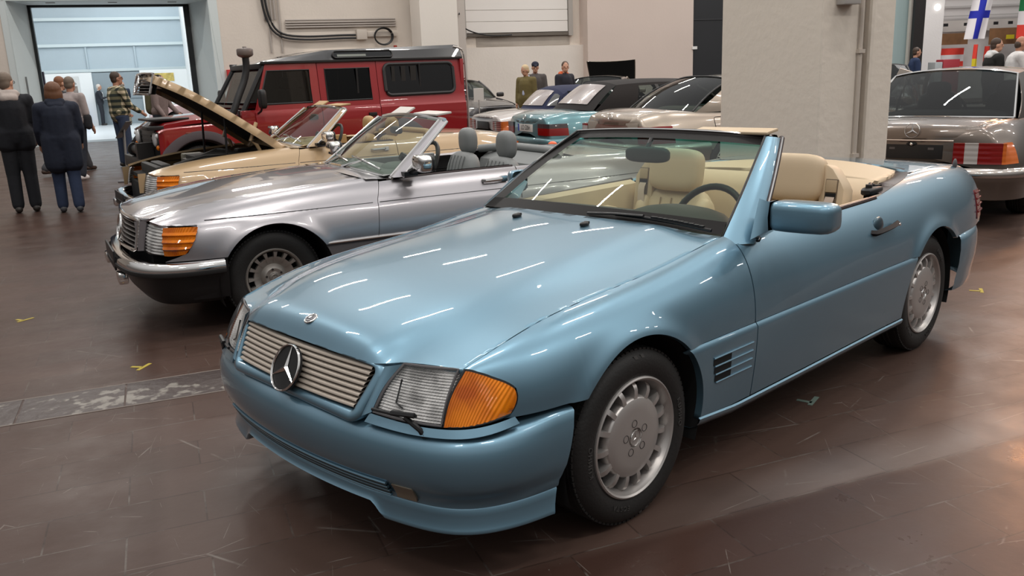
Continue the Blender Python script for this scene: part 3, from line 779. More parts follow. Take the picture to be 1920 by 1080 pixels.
    pts = [(-0.700, 0.670, 0.922), (-0.688, 0.52, 0.938), (-0.670, 0.36, 0.950), (-0.652, 0.22, 0.955)]
    mb.tube(pline(pts, 14), 0.007, 8); mb.tube(pline([(-0.665, 0.36, 0.958), (-0.645, 0.22, 0.958), (-0.632, 0.08, 0.950)], 10), 0.010, 8, flat=0.6)
    for k in range(10):
        q = pline(pts, 20)[k+2]; mb.box(q+np.array([0, 0, 0.008]), (0.014, 0.03, 0.008), rz=0.08)
    B(mb, 'windscreen_wiper', M_BLACK)
    # rear-view mirror
    mb = MB(); mb.ell((-1.155, 0.01, 1.155), (0.022, 0.128, 0.038), 24, 12, e=0.55); im = B(mb, 'interior_mirror', mat('mirror_shell', (0.05, 0.055, 0.05), 0.4))
    mb = MB(); mb.tube([(-1.155, 0.01, 1.185), (-1.20, 0.0, 1.225)], 0.012, 8); B2(mb, 'mirror_stalk', M_BLACK, im)
    # ---------------- door mirrors
    for s in (1, -1):
        mb = MB(); prof = [(0.0, 0.0)]
        P = []
        # housing: rounded box lofted outwards
        for t, sc, in ((0.0, 0.90), (0.06, 0.98), (0.25, 1.0), (0.55, 1.0), (0.82, 0.97), (0.93, 0.90), (0.985, 0.72), (1.0, 0.45)):
            y = (0.853+0.234*t) if s > 0 else (0.853+0.060*t); cx = (-0.880 if s > 0 else -1.13)-0.02*t; cz = 0.976; ring = []
            for a in np.linspace(0, 2*PI, 28, endpoint=False):
                c, d = math.cos(a), math.sin(a); ex = 0.5
                px = 0.070*sc*np.sign(c)*abs(c)**ex*(1.0 if c < 0 else 0.85); pz = (0.062 if d > 0 else 0.060)*sc*np.sign(d)*abs(d)**ex
                ring.append((cx+px-0.02*(1-sc), s*y, cz+pz))
            P.append(ring)
        mb.grid(P, closev=True); mb.add(P[-1], [list(range(28))]); mir = B(mb, 'door_mirror', M_BLUE, angle=60); mir['label'] = 'blue door mirror housing'
        mb = MB(); P2 = []
        foot = [(-0.775, 0.800, 0.887), (-0.81, 0.795, 0.960), (-0.86, 0.785, 1.040), (-0.905, 0.785, 0.985), (-0.985, 0.780, 0.895), (-0.87, 0.800, 0.882)]
        neck = [(-0.822, 0.850, 0.922), (-0.815, 0.850, 0.976), (-0.828, 0.850, 1.034), (-0.885, 0.850, 1.036), (-0.945, 0.850, 0.976), (-0.885, 0.850, 0.918)]
        if s < 0: foot = [(a-0.06, b-0.01, 0.905+(c-0.905)*0.45) for a, b, c in foot]; neck = [(a-0.24, b-0.01, 0.955+(c-0.955)*0.6) for a, b, c in neck]
        for t in np.linspace(0, 1, 8): P2.append(np.array(foot)*(1-t)+np.array(neck)*t)
        mb.grid(S(P2, s), closev=True); mb.add(S(np.array(foot), s), [list(range(6))]); B2(mb, 'mirror_foot', M_BLUE, mir, angle=50)
        mb = MB(); mb.grid([[(-0.955 if s > 0 else -1.205, s*y, z) for z in (0.93, 1.022)] for y in ((0.875, 1.065) if s > 0 else (0.862, 0.902))]); B2(mb, 'mirror_glass', M_CHROME, mir)
    # ---------------- cabin
    mb = MB()
    mb.grid([[(x, y, z-0.03*(abs(y)/0.68)**4) for x, z in ((-0.63, 0.905), (-0.76, 0.922), (-0.90, 0.930), (-0.98, 0.918), (-1.01, 0.88), (-0.98, 0.72), (-0.92, 0.55))] for y in np.linspace(-0.69, 0.69, 24)])
    mb.ell((-0.90, 0.37, 0.905), (0.15, 0.26, 0.070), 20, 10); B(mb, 'dashboard', M_DASH)
    swc = np.array([-1.13, 0.37, 0.850]); Rw = rotm('Y', -0.42)
    mb = MB(); th = np.linspace(0, 2*PI, 40); mb.tube([Rw@np.array([0, 0.185*math.cos(a), 0.185*math.sin(a)])+swc for a in th], 0.016, 10, cap=False)
    sw = B(mb, 'steering_wheel', M_BLACK); 
    mb = MB(); mb.ell((0.02, 0, -0.01), (0.03, 0.075, 0.06), 16, 10, e=0.6)
    for a in (0.15, PI-0.15, -PI/2): mb.tube([(0.02, 0.05*math.cos(a), 0.05*math.sin(a)), (0, 0.18*math.cos(a), 0.18*math.sin(a))], 0.014, 8)
    mb.tube([(0.0, 0, 0), (0.25, 0, -0.02)], 0.03, 10); mb.v = [tuple(Rw@np.array(p)+swc) for p in mb.v]; B2(mb, 'steering_hub', M_BLACK, sw)
    for s in (1, -1):
        # door inner trim
        mb = MB(); X = np.linspace(-0.95, -1.97, 16)
        mb.grid(S([[(x, 0.755, 0.892), (x, 0.735, 0.900), (x, 0.690, 0.882), (x, 0.665, 0.80), (x, 0.650, 0.66), (x, 0.66, 0.40)] for x in X], s)); dt = B(mb, 'door_trim', M_LEATHER)
        mb = MB(); mb.tube([(-1.25, s*0.64, 0.74), (-1.40, s*0.625, 0.775), (-1.62, s*0.63, 0.775), (-1.72, s*0.65, 0.75)], 0.022, 8); B2(mb, 'armrest', M_LEATHER, dt)
        mb = MB(); mb.ell((-1.42, s*0.652, 0.70), (0.20, 0.012, 0.022), 16, 8); B2(mb, 'door_pull', M_SEAL, dt)
    # seats
    def seat(y0, s):
        mb = MB(); R = rotm('Y', -0.30)
        mb.ell((-1.90, y0, 0.62), (0.085, 0.225, 0.27), 28, 16, e=0.55, R=R); seatb = B(mb, 'seat', M_LEATHER); seatb['label'] = 'cream leather bucket seat'
        mb = MB(); mb.ell((-1.66, y0, 0.47), (0.28, 0.25, 0.10), 24, 12, e=0.6); B2(mb, 'seat_cushion', M_LEATHER, seatb)
        for k in (-1, 1):
            mb = MB(); mb.ell((-1.86, y0+k*0.200, 0.60), (0.09, 0.055, 0.24), 16, 12, e=0.7, R=R); B2(mb, 'seat_bolster', M_LEATHER, seatb)
        for k in range(-1, 2):
            mb = MB(); mb.tube([np.array([-1.90, y0+k*0.075, 0.62])+R@np.array([0.084, 0, z]) for z in np.linspace(-0.22, 0.19, 8)], 0.004, 6); B2(mb, 'seat_seam', mat('seam_tan', (0.38, 0.28, 0.18), 0.6), seatb)
        mb = MB(); mb.ell((-1.925, y0, 0.982), (0.062, 0.170, 0.122), 32, 18, e=0.5, R=rotm('Y', -0.18)); hr = B2(mb, 'headrest', M_LEATHER, seatb)
        # belt tower at the outer shoulder
        mb = MB(); yi = y0+s*0.150; pr_ = [(yi, 0.55), (yi, 1.035), (yi+s*0.020, 1.055), (yi+s*0.060, 1.030), (yi+s*0.110, 0.965), (yi+s*0.130, 0.93), (yi+s*0.135, 0.55)]
        mb.prism(pr_, -0.055, 0.055, axis=0); Rt = rotm('Y', -0.16)
        mb.v = [tuple(Rt@(np.array(p)-np.array([0, 0, 0.9]))+np.array([-1.955, 0, 0.9])) for p in mb.v]
        B2(mb, 'belt_tower', M_LEATHER, seatb, bevel=0.016)
        fx = lambda z: -1.900-(z-0.9)*0.16+0.001
        yc = yi+s*0.065
        def plate(nm, y, z, w, h, d, m):
            mb = MB(); mb.box((fx(z)+d/2-0.004, y, z), (d, w, h), R=rotm('Y', -0.16)); return B2(mb, nm, m, seatb, bevel=0.003)
        plate('belt_slot', yc, 0.91, 0.064, 0.155, 0.008, mat('slot_brown', (0.16, 0.12, 0.08), 0.7))
        plate('belt_guide', yc, 0.952, 0.056, 0.060, 0.013, mat('belt_guide_tan', (0.45, 0.34, 0.22), 0.5))
        plate('belt_slit', yc, 0.905, 0.056, 0.026, 0.010, M_DARK)
        bq = pline([(fx(0.90)+0.006, yc, 0.900), (fx(0.87)+0.022, yc, 0.872), (fx(0.75)+0.035, yc-s*0.02, 0.76), (-1.84, yc-s*0.03, 0.62)], 12)
        mb = MB(); mb.grid([[q+np.array([0, -0.024, 0]), q+np.array([0.002, 0.024, 0])] for q in bq]); B2(mb, 'seat_belt', mat('belt_beige', (0.50, 0.40, 0.33), 0.7), seatb)
        mb = MB(); mb.box(np.array(bq[7])+np.array([0.006, 0, 0]), (0.016, 0.050, 0.075), R=rotm('Y', -0.25)); B2(mb, 'belt_buckle', M_BLACK, seatb, bevel=0.004)
    seat(0.365, 1); seat(-0.365, -1)
    # rear bulkhead, shelf and soft-top cover
    mb = MB(); mb.box((-1.75, 0, 0.565), (0.62, 0.17, 0.12)); B(mb, 'centre_console', M_LEATHER, bevel=0.03)
    mb = MB()
    yy = np.linspace(-1, 1, 28); prof = [(-2.10, 0.52), (-2.14, 0.76), (-2.17, 0.875), (-2.21, 0.93), (-2.27, 0.952)]
    mb.grid([[(x+0.05*abs(v)**3, v*0.66, z) for x, z in prof] for v in yy]); B(mb, 'rear_bulkhead', M_LEATHER)
    mb = MB(); P = []
    for v in yy:
        P.append([(-2.30+0.06*v*v+(-2.90+2.30-0.0)*u+0.10*v*v*u*1.4, v*(0.665-0.10*u**2), 0.968+0.014*math.sin(PI*u)*(1-v*v*0.6)-0.022*v*v) for u in np.linspace(0, 1, 16)])
    mb.grid(P); B(mb, 'soft_top_cover', M_LEATHER, rim=0.03, angle=60)
    cov = lambda v, u: np.array([-2.30+0.06*v*v-0.60*u+0.14*v*v*u, v*(0.665-0.10*u**2), 0.968-0.022*v*v])
    bootx = lambda t: -2.935+0.30*abs(t)**2.5         # front edge of the boot lid over lateral fraction
    for s in (1, -1):
        P = []
        for u in np.linspace(-0.42, 0.93, 30):
            c = cov(1, max(u, 0)) if u >= 0 else np.array([-2.24-0.55*u*0.75, 0.665+0.02*min(1, -u*3), 0.925]); xo = c[0]-0.02; yo_ = float(np.interp(xo, [-2.62, -2.45, -2.2, -1.95], [0.672, 0.715, 0.745, 0.768])); zo = pt(xo, s_of_y(xo, yo_))[2]
            w = np.array([xo, yo_, zo+0.002]); c = c-np.array([0, 0.012, 0.016])
            P.append([c-np.array([0, 0, 0.04]), c, c*0.75+w*0.25+np.array([0, 0, 0.006]), c*0.45+w*0.55+np.array([0, 0, 0.005]), w, w-np.array([0, -0.004, 0.03])])
        mb = MB(); mb.grid(S(np.array(P), s)); B(mb, 'soft_top_seal', M_SEAL, angle=60)
    mb = MB(); mb.grid([[cov(v, 1.0)+np.array([0.02, 0, -0.02]), cov(v, 1.0)+np.array([-0.02, 0, -0.024]), np.array([bootx(v*0.565/0.68)-0.004, v*0.60, 0.952])] for v in np.linspace(-1, 1, 24)]); B(mb, 'soft_top_seal', M_SEAL)
    for s in (1, -1):
        mb = MB(); mb.ell((-2.10, s*0.70, 0.915), (0.085, 0.035, 0.022), 12, 8, e=0.6); mb.tube([(-2.03, s*0.715, 0.915), (-2.10, s*0.69, 0.945), (-2.18, s*0.70, 0.92)], 0.012, 8); mb.box((-2.06, s*0.70, 0.935), (0.03, 0.03, 0.03), rz=0.4); mb.box((-2.14, s*0.705, 0.935), (0.05, 0.02, 0.012), rz=-0.3); B(mb, 'soft_top_latch', M_BLACK)
    # folded sun visors on header
    mb = MB(); mb.box((-1.340, 0.365, 1.262), (0.10, 0.40, 0.014), R=rotm('Y', 0.12)); B(mb, 'sun_visor', M_LEATHER, bevel=0.006)
    # ---------------- tail
    mb = MB(); P = []
    for t in np.linspace(-1, 1, 41):
        col = []
        for w in np.r_[np.linspace(0, 1, 20), [1.06, 1.09]]:
            x = bootx(t)+min(w, 1)*(-3.40-bootx(t))-max(0, w-1)*0.45
            ty = float(Ty(max(x, -3.42)))-0.004; z = float(Tz(max(x, -3.42)))+0.010*(1-t*t)-(0.03 if w > 1.08 else 0.008 if w > 1 else 0)
            col.append((x-0.06*(1-t*t)*np.clip((-2.985-x)/0.45, 0, 1), t*ty, z))
        P.append(col)
    mb.grid(P); B(mb, 'boot_lid', M_BLUE, rim=0.015, angle=60)
    q = sec(-3.42); ring = np.array([(-3.42, float(y), float(z)) for y, z in q[::8]]+[(-3.42, q[-1, 0], q[-1, 1])])
    ring = np.concatenate([ring[::-1]*np.array([1, -1, 1]), ring])
    ctr_ = np.array([-3.47, 0, 0.75])
    mb = MB(); P = [ring]
    for k, dx in ((0.975, -0.022), (0.92, -0.042), (0.7, -0.065), (0.35, -0.085), (0.02, -0.09)): P.append((ring-np.array([-3.42, 0, 0.72]))*np.array([1, k, k])+np.array([-3.42+dx, 0, 0.72]))
    mb.grid(P); B(mb, 'tail_panel', M_BLUE, angle=60)
    for s in (1, -1):
        P = []
        for x in np.linspace(-3.25, -3.418, 6): P.append([pt(x, sx_)+np.array([0, 0.005, 0.0]) for sx_ in np.linspace(0.58, 0.92, 10)])
        q = np.array(P[-1]); P.append((q-np.array([-3.42, 0, 0.72]))*np.array([1, 0.95, 0.98])+np.array([-3.455, 0, 0.72])); P.append((q-np.array([-3.42, 0, 0.72]))*np.array([1, 0.75, 0.96])+np.array([-3.475, 0, 0.72]))
        mb = MB(); mb.grid(S(P, s), flip=(s < 0)); tl = B(mb, 'tail_lamp', M_RED_LENS, rim=0.01)
        for k in range(4):
            r_ = [np.array(p[2*k+1])+np.array([-0.002, 0.004, 0]) for p in P]; mb = MB(); mb.tube(S(r_, s), 0.005, 6); B2(mb, 'lens_rib', M_RED_LENS, tl)
    # rear bumper
    h = [(-2.872, 0.866), (-2.95, 0.872), (-3.08, 0.862), (-3.22, 0.835), (-3.36, 0.775), (-3.46, 0.68), (-3.53, 0.52), (-3.57, 0.28), (-3.585, 0.0)]
    f = poly([(a, b, 0) for a, b in h]+[(a, -b, 0) for a, b in h[::-1][1:]]); t = np.linspace(0, 1, 81); pp = f(t); d = np.gradient(pp, axis=0); d /= np.linalg.norm(d, axis=1)[:, None]
    n2 = np.stack([-d[:, 1], d[:, 0], 0*d[:, 0]], 1); n2 *= np.sign(n2[:, 0]*(pp[:, 0]+2.7)+n2[:, 1]*pp[:, 1])[:, None]
    prof = [(-0.05, 0.590), (-0.004, 0.588), (0.012, 0.578), (0.022, 0.555), (0.026, 0.50), (0.022, 0.42), (0.012, 0.36), (0.006, 0.33), (0.004, 0.30), (-0.006, 0.262), (-0.05, 0.255)]
    mb = MB(); mb.grid([[pp[i]+n2[i]*a+np.array([0, 0, b]) for a, b in prof] for i in range(81)], flip=True); rb = B(mb, 'rear_bumper', M_BLUE, angle=50)
    # antenna foot
    mb = MB(); c = pt(-3.23, 0.12); mb.ell(c+np.array([0, 0, 0.015]), (0.020, 0.012, 0.034), 10, 8); B(mb, 'aerial_base', M_GREYPLASTIC)
    # under-structure
    mb = MB(); mb.box((-1.30, 0, 0.30), (3.9, 0.98, 0.14)); mb.box((-1.27, 0, 0.31), (1.55, 1.50, 0.14)); mb.box((0.50, 0, 0.42), (0.30, 1.2, 0.20)); mb.box((-1.3, 0, 0.40), (1.3, 1.28, 0.06)); mb.box((-3.1, 0, 0.5), (0.5, 1.3, 0.3))
    mb.box((-0.4, 0.0, 0.62), (0.5, 1.0, 0.3)); mb.box((-0.95, 0.0, 0.60), (0.2, 1.3, 0.5))
    B(mb, 'underbody', M_DARK)
    return car
BLUE = build_blue()
# ================================================================== generic body side
class Body:
    def __init__(b, st, Ty, Tz, By, Dy, Dz, Hz, ZB, arches, crease=None, flare=0.014):
        b.Ty, b.Tz, b.By, b.Dy, b.Dz, b.Hz = [cspline(st, q) for q in (Ty, Tz, By, Dy, Dz, Hz)]
        b.ZB = ZB; b.arches = arches; b.cache = {}; b.TT = np.linspace(0, 1, 120); b.crease = crease; b.fl = flare
    def sec(b, x):
        k = round(float(x), 4)
        if k not in b.cache:
            p0 = (float(b.Ty(x)), float(b.Tz(x))); p3 = (float(b.By(x)), b.ZB)
            b.cache[k] = bez(p0, (p0[0]+float(b.Dy(x)), p0[1]+float(b.Dz(x))), (p3[0]+0.004, b.ZB+float(b.Hz(x))), p3, b.TT)
        return b.cache[k]
    def s_of_z(b, x, z):
        if z < b.ZB: return 1+(b.ZB-z)*10
        return float(np.interp(-z, -b.sec(x)[:, 1], b.TT))
    def s_of_y(b, x, y):
        q = b.sec(x); i = np.argmax(q[:, 0]); return float(np.interp(y, q[:i+1, 0], b.TT[:i+1]))
    def pt(b, x, s):
        q = b.sec(x); y = float(np.interp(s, b.TT, q[:, 0])); z = float(np.interp(s, b.TT, q[:, 1]))-max(0, s-1)*0.1
        for cx, cz, r in b.arches:
            d = max(0, math.hypot(x-cx, z-cz)-r); y += b.fl*math.exp(-(d/0.05)**2)*min(1, max(0, (z-0.4)/0.1))
        if b.crease: y += 0.007*(1/(1+math.exp((z-b.crease)/0.004)))-0.004*math.exp(-((z-b.crease)/0.006)**2)
        return np.array([x, y, z])
    def arch_z(b, x):
        z = -1
        for cx, cz, r in b.arches:
            if abs(x-cx) < r: z = max(z, cz+math.sqrt(r*r-(x-cx)**2))
        return z
    def cols(b, xs, s0f, zbf, n=24):
        P = []
        for x in xs:
            s0 = s0f(x); s1 = b.s_of_z(x, zbf(x)); P.append([b.pt(x, s0+(s1-s0)*t) for t in np.linspace(0, 1, n)])
        return np.array(P)
    def lower_y(b, x, z, tuck=0.03, bot=0.2): return float(b.By(x))-tuck*max(0, (b.ZB-z)/(b.ZB-bot))**1.8
    def xs(b, a, c, st=0.02):
        """stations between a and c, denser where an arch meets the panel bottom"""
        e = [a, c]
        for cx, cz, r in b.arches:
            if b.ZB-cz < r:
                d = math.sqrt(r*r-(b.ZB-cz)**2); e += [x for x in (cx-d, cx+d) if min(a, c) < x < max(a, c)]
        e = sorted(e, reverse=a > c); o = []
        for p, q in zip(e[:-1], e[1:]): o += list(np.linspace(p, q, max(2, int(abs(q-p)/st)+1)))[:-1]
        return np.array(o+[c])
def sweep_path(h, n, back):
    f = poly([(a, b, 0) for a, b in h]+[(a, -b, 0) for a, b in h[::-1][1:]]); p = f(np.linspace(0, 1, n))
    d = np.gradient(p, axis=0); d /= np.linalg.norm(d, axis=1)[:, None]
    nn = np.stack([-d[:, 1], d[:, 0], 0*d[:, 0]], 1); nn *= np.sign(nn[:, 0]*(p[:, 0]-back)+nn[:, 1]*p[:, 1])[:, None]
    return p, nn
def arch_liners(car, arches, yo, yi=0.48):
    for s in (1, -1):
        for cx, cz, r in arches:
            mb = MB(); a = np.linspace(-0.35, PI+0.35, 24)
            mb.grid(S([[(cx+(r+0.003)*math.cos(t), yv, cz+(r+0.003)*math.sin(t)) for yv in (yi, yo)] for t in a], s))
            mb.grid(S([[(cx+q*math.cos(t), yi, cz+q*math.sin(t)) for q in (0.0, r+0.003)] for t in a], s)); mb.build('arch_liner', M_DARK, car)

# ================================================================== older chrome-bumper roadster
def build_sl(name, label, P_, L_, loc, rz, bonnet_open=False, soft=None, group=None):
    car = empty(name, label, 'car', loc, rz)
    st = [0.72, 0.55, 0.33, 0.05, -0.40, -0.86, -1.3, -1.9, -2.45, -2.9, -3.2, -3.46]
    b = Body(st, [0.56, 0.60, 0.625, 0.64, 0.65, 0.655, 0.66, 0.66, 0.65, 0.62, 0.58, 0.52],
             [0.745, 0.785, 0.822, 0.852, 0.880, 0.898, 0.905, 0.905, 0.905, 0.895, 0.875, 0.835],
             [0.745, 0.825, 0.862, 0.876, 0.882, 0.885, 0.886, 0.886, 0.884, 0.872, 0.845, 0.775],
             [0.15, 0.155, 0.15, 0.14, 0.135, 0.135, 0.135, 0.14, 0.14, 0.14, 0.13, 0.11],
             [-0.006, -0.008, -0.010, -0.012, -0.012, -0.012, -0.012, -0.012, -0.015, -0.015, -0.015, -0.015],
             [0.205, 0.20, 0.185, 0.175, 0.175, 0.18, 0.18, 0.18, 0.18, 0.18, 0.17, 0.15], 0.505, [(-0.015, 0.305, 0.375), (-2.47, 0.305, 0.375)], crease=0.736)
    ZB = 0.505
    def B(mb, nm, m, par=None, **k): return mb.build(nm, m, par or car, ref=(-1.3, 0, 0.45), **k)
    yb = 0.735
    xd0 = lambda z: np.interp(z, [0.25, 0.50, 0.75, 0.90], [-0.70, -0.70, -0.735, -0.80])
    xd1 = lambda z: np.interp(z, [0.25, 0.50, 0.75, 0.90], [-1.80, -1.83, -1.86, -1.88])
    for s in (1, -1):
        # front fender
        xs = b.xs(0.72, -0.70)
        P = b.cols(xs, lambda x: 0.0, lambda x: max(ZB, b.arch_z(x)))
        # clear the wraparound signal at the nose: shift front columns along the lamp edge
        for i in range(len(xs)):
            if xs[i] > 0.42:
                w = (xs[i]-0.42)/0.30
                for j in range(P.shape[1]):
                    z = P[i, j, 2]
                    xe = np.interp(z, [0.505, 0.55, 0.62, 0.70, 0.712, 0.720, 0.728, 0.745, 0.77], [0.66, 0.53, 0.485, 0.447, 0.45, 0.60, 0.655, 0.70, 0.715])
                    xn = 0.42+w*(xe-0.42)
                    P[i, j] = b.pt(xn, b.s_of_z(xn, min(z, float(b.Tz(xn)))))
        for i in range(len(xs)):
            if xs[i] < -0.5:
                w = (-0.5-xs[i])/0.2
                for j in range(P.shape[1]):
                    z = P[i, j, 2]; xn = -0.5+w*(xd0(z)+0.5); P[i, j] = b.pt(xn, b.s_of_z(xn, min(z, float(b.Tz(xn)))))
        mb = MB(); mb.grid(S(P, s)); B(mb, 'front_fender', P_, rim=0.02, angle=50)
        # door
        nz, nx = 22, 30; P = []
        for i in range(nx):
            u = i/(nx-1); col = []
            for j in range(nz):
                t = j/(nz-1); x = -0.75+u*-1.1
                for _ in range(3):
                    s0 = b.s_of_y(x, yb); p = b.pt(x, s0+(1-s0)*t); x = (xd0(p[2])-0.004)*(1-u)+(xd1(p[2])+0.004)*u
                s0 = b.s_of_y(x, yb); col.append(b.pt(x, s0+(1-s0)*t))
            P.append(col)
        mb = MB(); mb.grid(S(P, s)); door = B(mb, 'door', P_, rim=0.018, angle=50)
        mb = MB(); mb.tube([(x, s*(yb-0.012), b.pt(x, b.s_of_y(x, yb))[2]+0.004) for x in np.linspace(-0.85, -1.86, 14)], 0.010, 6); B(mb, 'belt_seal', M_SEAL, door)
        hy = b.pt(-1.62, b.s_of_z(-1.62, 0.80))[1]
        mb = MB(); mb.tube([(-1.56, s*(hy+0.0), 0.805), (-1.57, s*(hy+0.03), 0.805), (-1.70, s*(hy+0.035), 0.808), (-1.73, s*hy, 0.808)], 0.013, 8); mb.box((-1.73, s*(hy+0.012), 0.808), (0.05, 0.03, 0.04)); o = B(mb, 'door_handle', M_CHROME, door); o['label'] = 'chrome door handle'
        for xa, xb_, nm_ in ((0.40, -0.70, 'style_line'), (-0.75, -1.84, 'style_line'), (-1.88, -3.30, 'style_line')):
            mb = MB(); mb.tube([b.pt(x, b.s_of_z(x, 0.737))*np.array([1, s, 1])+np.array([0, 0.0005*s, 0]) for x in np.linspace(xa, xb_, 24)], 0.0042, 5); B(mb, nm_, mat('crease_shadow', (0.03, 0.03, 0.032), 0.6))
        # rear quarter
        xs = b.xs(-1.83, -3.46)
        P = b.cols(xs, lambda x: 0.0 if x < -2.35 else b.s_of_y(x, yb)*min(1, (x+2.35)/0.3), lambda x: max(ZB, b.arch_z(x)))
        for i in range(len(xs)):
            if xs[i] > -2.05:
                w = (xs[i]+2.05)/0.22
                for j in range(P.shape[1]):
                    z = P[i, j, 2]; xn = -2.05+w*(xd1(z)-0.004+2.05); P[i, j] = b.pt(xn, b.s_of_z(xn, min(z, float(b.Tz(xn)))))
        mb = MB(); mb.grid(S(P, s)); B(mb, 'rear_quarter_panel', P_, rim=0.02, angle=50)
        # ribbed lower flank and chrome strip
        rows = np.r_[[0.502, 0.495], np.linspace(0.475, 0.235, 9)]
        ax = lambda z, k: math.sqrt(max(0, 0.375**2-(z-0.305)**2))
        mb = MB(); mb.grid(S([[(lambda x: (x, b.lower_y(x, z)-(0.004 if int(round((0.475-z)/0.03)) % 2 else 0), z))((-0.015-ax(z, 0))*(1-u)+(-2.47+ax(z, 1))*u) for z in rows] for u in np.linspace(0, 1, 40)], s)); B(mb, 'lower_flank', mat('flank_grey', (0.13, 0.125, 0.13), 0.5), angle=25)
        mb = MB(); mb.tube([(x, s*(float(b.By(x))+0.010), 0.512) for x in np.linspace(-0.345, -2.13, 20)], 0.0105, 8); B(mb, 'chrome_side_strip', M_CHROME)
        mb = MB(); Pq = []
        for x in np.linspace(0.30, 0.52, 8): Pq.append([(x, b.lower_y(x, z, 0.06), z) for z in np.linspace(0.50, 0.24, 8)])
        for q in Pq:
            for j, p in enumerate(q): q[j] = (p[0]+ (0.06-0.0)*0, p[1], p[2])
        mb.grid(S(Pq, s)); B(mb, 'front_valance_side', M_BLACK)
        for cx in (0.0, -2.455): wheel(car, 'bundt', (cx, s*0.812, 0.312), s, R=0.315, Rl=0.195, W=0.205, spin=0.2)
        # lamps
        TL, TR, BR, BL = (0.705, 0.505, 0.722), (0.640, 0.752, 0.715), (0.655, 0.762, 0.540), (0.745, 0.505, 0.545)
        P = coons(poly([TL, (0.690, 0.63, 0.720), TR]), poly([BL, (0.722, 0.64, 0.541), BR]), poly([TL, (0.735, 0.505, 0.635), BL]), poly([TR, (0.655, 0.762, 0.63), BR]), 14, 10)
        mb = MB(); mb.grid(S(louvre(P-np.array([0.020, 0, 0]), 0.018), s)); hl = B(mb, 'headlamp', M_REFLECTOR, angle=35); hl['label'] = 'clear rectangular headlamp'
        mb = MB(); mb.grid(S(P, s)); B(mb, 'lens', M_LENS, hl, rim=0.015)
        top = poly([(0.640, 0.755, 0.715), (0.58, 0.80, 0.716), (0.450, 0.845, 0.712)]); bot = poly([(0.655, 0.765, 0.541), (0.61, 0.80, 0.540), (0.540, 0.835, 0.548)])
        lft = poly([(0.640, 0.755, 0.715), (0.656, 0.768, 0.63), (0.655, 0.765, 0.541)]); rgt = poly([(0.450, 0.845, 0.712), (0.485, 0.852, 0.62), (0.540, 0.835, 0.548)])
        P = coons(top, bot, lft, rgt, 14, 13)
        for j in range(13):
            if j in (3, 6, 9): P[:, j] += np.array([0.006, 0.010, 0])
        mb = MB(); mb.grid(S(P+np.array([0.003, 0.006, 0]), s)); ti = B(mb, 'turn_signal', M_ORANGE, rim=0.02, angle=10); ti['label'] = 'orange ribbed turn signal'
    for s in (1, -1):
        mb = MB(); mb.grid(S([[(0.775-0.02*w+0.02*(0.735-z), 0.488, z), (0.742+0.10*(0.735-z), 0.497, z), (0.703+0.22*(0.735-z), 0.507, z)] for z in np.linspace(0.735, 0.545, 8) for w in (0,)], s)); B(mb, 'nose_panel', P_)
    # bonnet
    HC = cspline([0.79, 0.74, 0.60, 0.30, 0.0, -0.4, -0.75, -0.95], [0.748, 0.775, 0.810, 0.853, 0.884, 0.910, 0.925, 0.928])
    xfr = lambda y: 0.792-0.05*(y/0.56)**2-0.03*(abs(y)/0.56)**6; xrr = lambda y: -0.610-0.07*(y/0.65)**2
    P = []
    for t in np.linspace(-1, 1, 41):
        col = []
        for v in np.linspace(0, 1, 40)**1.4:
            y0 = abs(t)*0.6; xa, xb_ = xfr(y0), xrr(y0); x = xa+(xb_-xa)*v; ys = float(b.Ty(min(x, 0.72)))-0.004; e = float(b.Tz(min(x, 0.72)))-0.02*max(0, x-0.72)
            c = float(HC(x)); g = 0.6*t*t+0.4*(1/(1+math.exp(-(abs(t)-0.62)*18)))/(1/(1+math.exp(-0.38*18))); col.append((x, t*ys, c+(e-c)*g))
        P.append(col)
    P = np.array(P)
    mb = MB(); mb.grid(P)
    hood = B(mb, 'bonnet', P_, rim=0.08 if bonnet_open else 0.018, angle=60)
    kids = []
    # grille
    gx = lambda y, z: 0.795+(0.735-z)*0.20-0.05*(y/0.5)**2
    def gr_parts(par):
        o = []
        mb = MB(); mb.grid([[(gx(y, z)-0.05, y, z) for z in (0.545, 0.735)] for y in np.linspace(-0.49, 0.49, 12)]); g = B(mb, 'grille', M_DARK, par); o.append(g)
        for k in range(6):
            z = 0.715-k*0.029; mb = MB(); Y = np.linspace(-0.475, 0.475, 20); mb.grid([[(gx(y, z)+a, y, z+c) for a, c in ((-0.04, 0.006), (-0.006, 0.005), (0, 0), (-0.006, -0.005), (-0.04, -0.006))] for y in Y]); o.append(B(mb, 'grille_slat', mat('slat_dark_chrome', (0.20, 0.18, 0.17), 0.25, metal=0.8), g))
        pts = [(gx(0.487, 0.735), 0.487, 0.738)]+[(gx(y, 0.738), y, 0.742) for y in np.linspace(0.47, -0.47, 14)]+[(gx(-0.487, 0.735), -0.487, 0.738), (gx(-0.487, 0.55), -0.480, 0.555)]+[(gx(y, 0.545), y, 0.545) for y in np.linspace(-0.46, 0.46, 14)]+[(gx(0.487, 0.55), 0.480, 0.555), (gx(0.487, 0.735), 0.487, 0.738)]
        mb = MB(); mb.tube(pts, 0.012, 8); o.append(B(mb, 'grille_frame', M_CHROME, g))
        mb = MB(); R_ = np.stack([np.array([0, -1.0, 0]), np.array([0.98, 0, 0.19]), np.array([-0.19, 0, 0.98])], 1); star_mb(mb, 0.092, (0.822, 0, 0.642), R=R_, depth=0.012, ring=0.05); o.append(B(mb, 'star_emblem', M_CHROME, g))
        return g
    g = gr_parts(hood if bonnet_open else car)
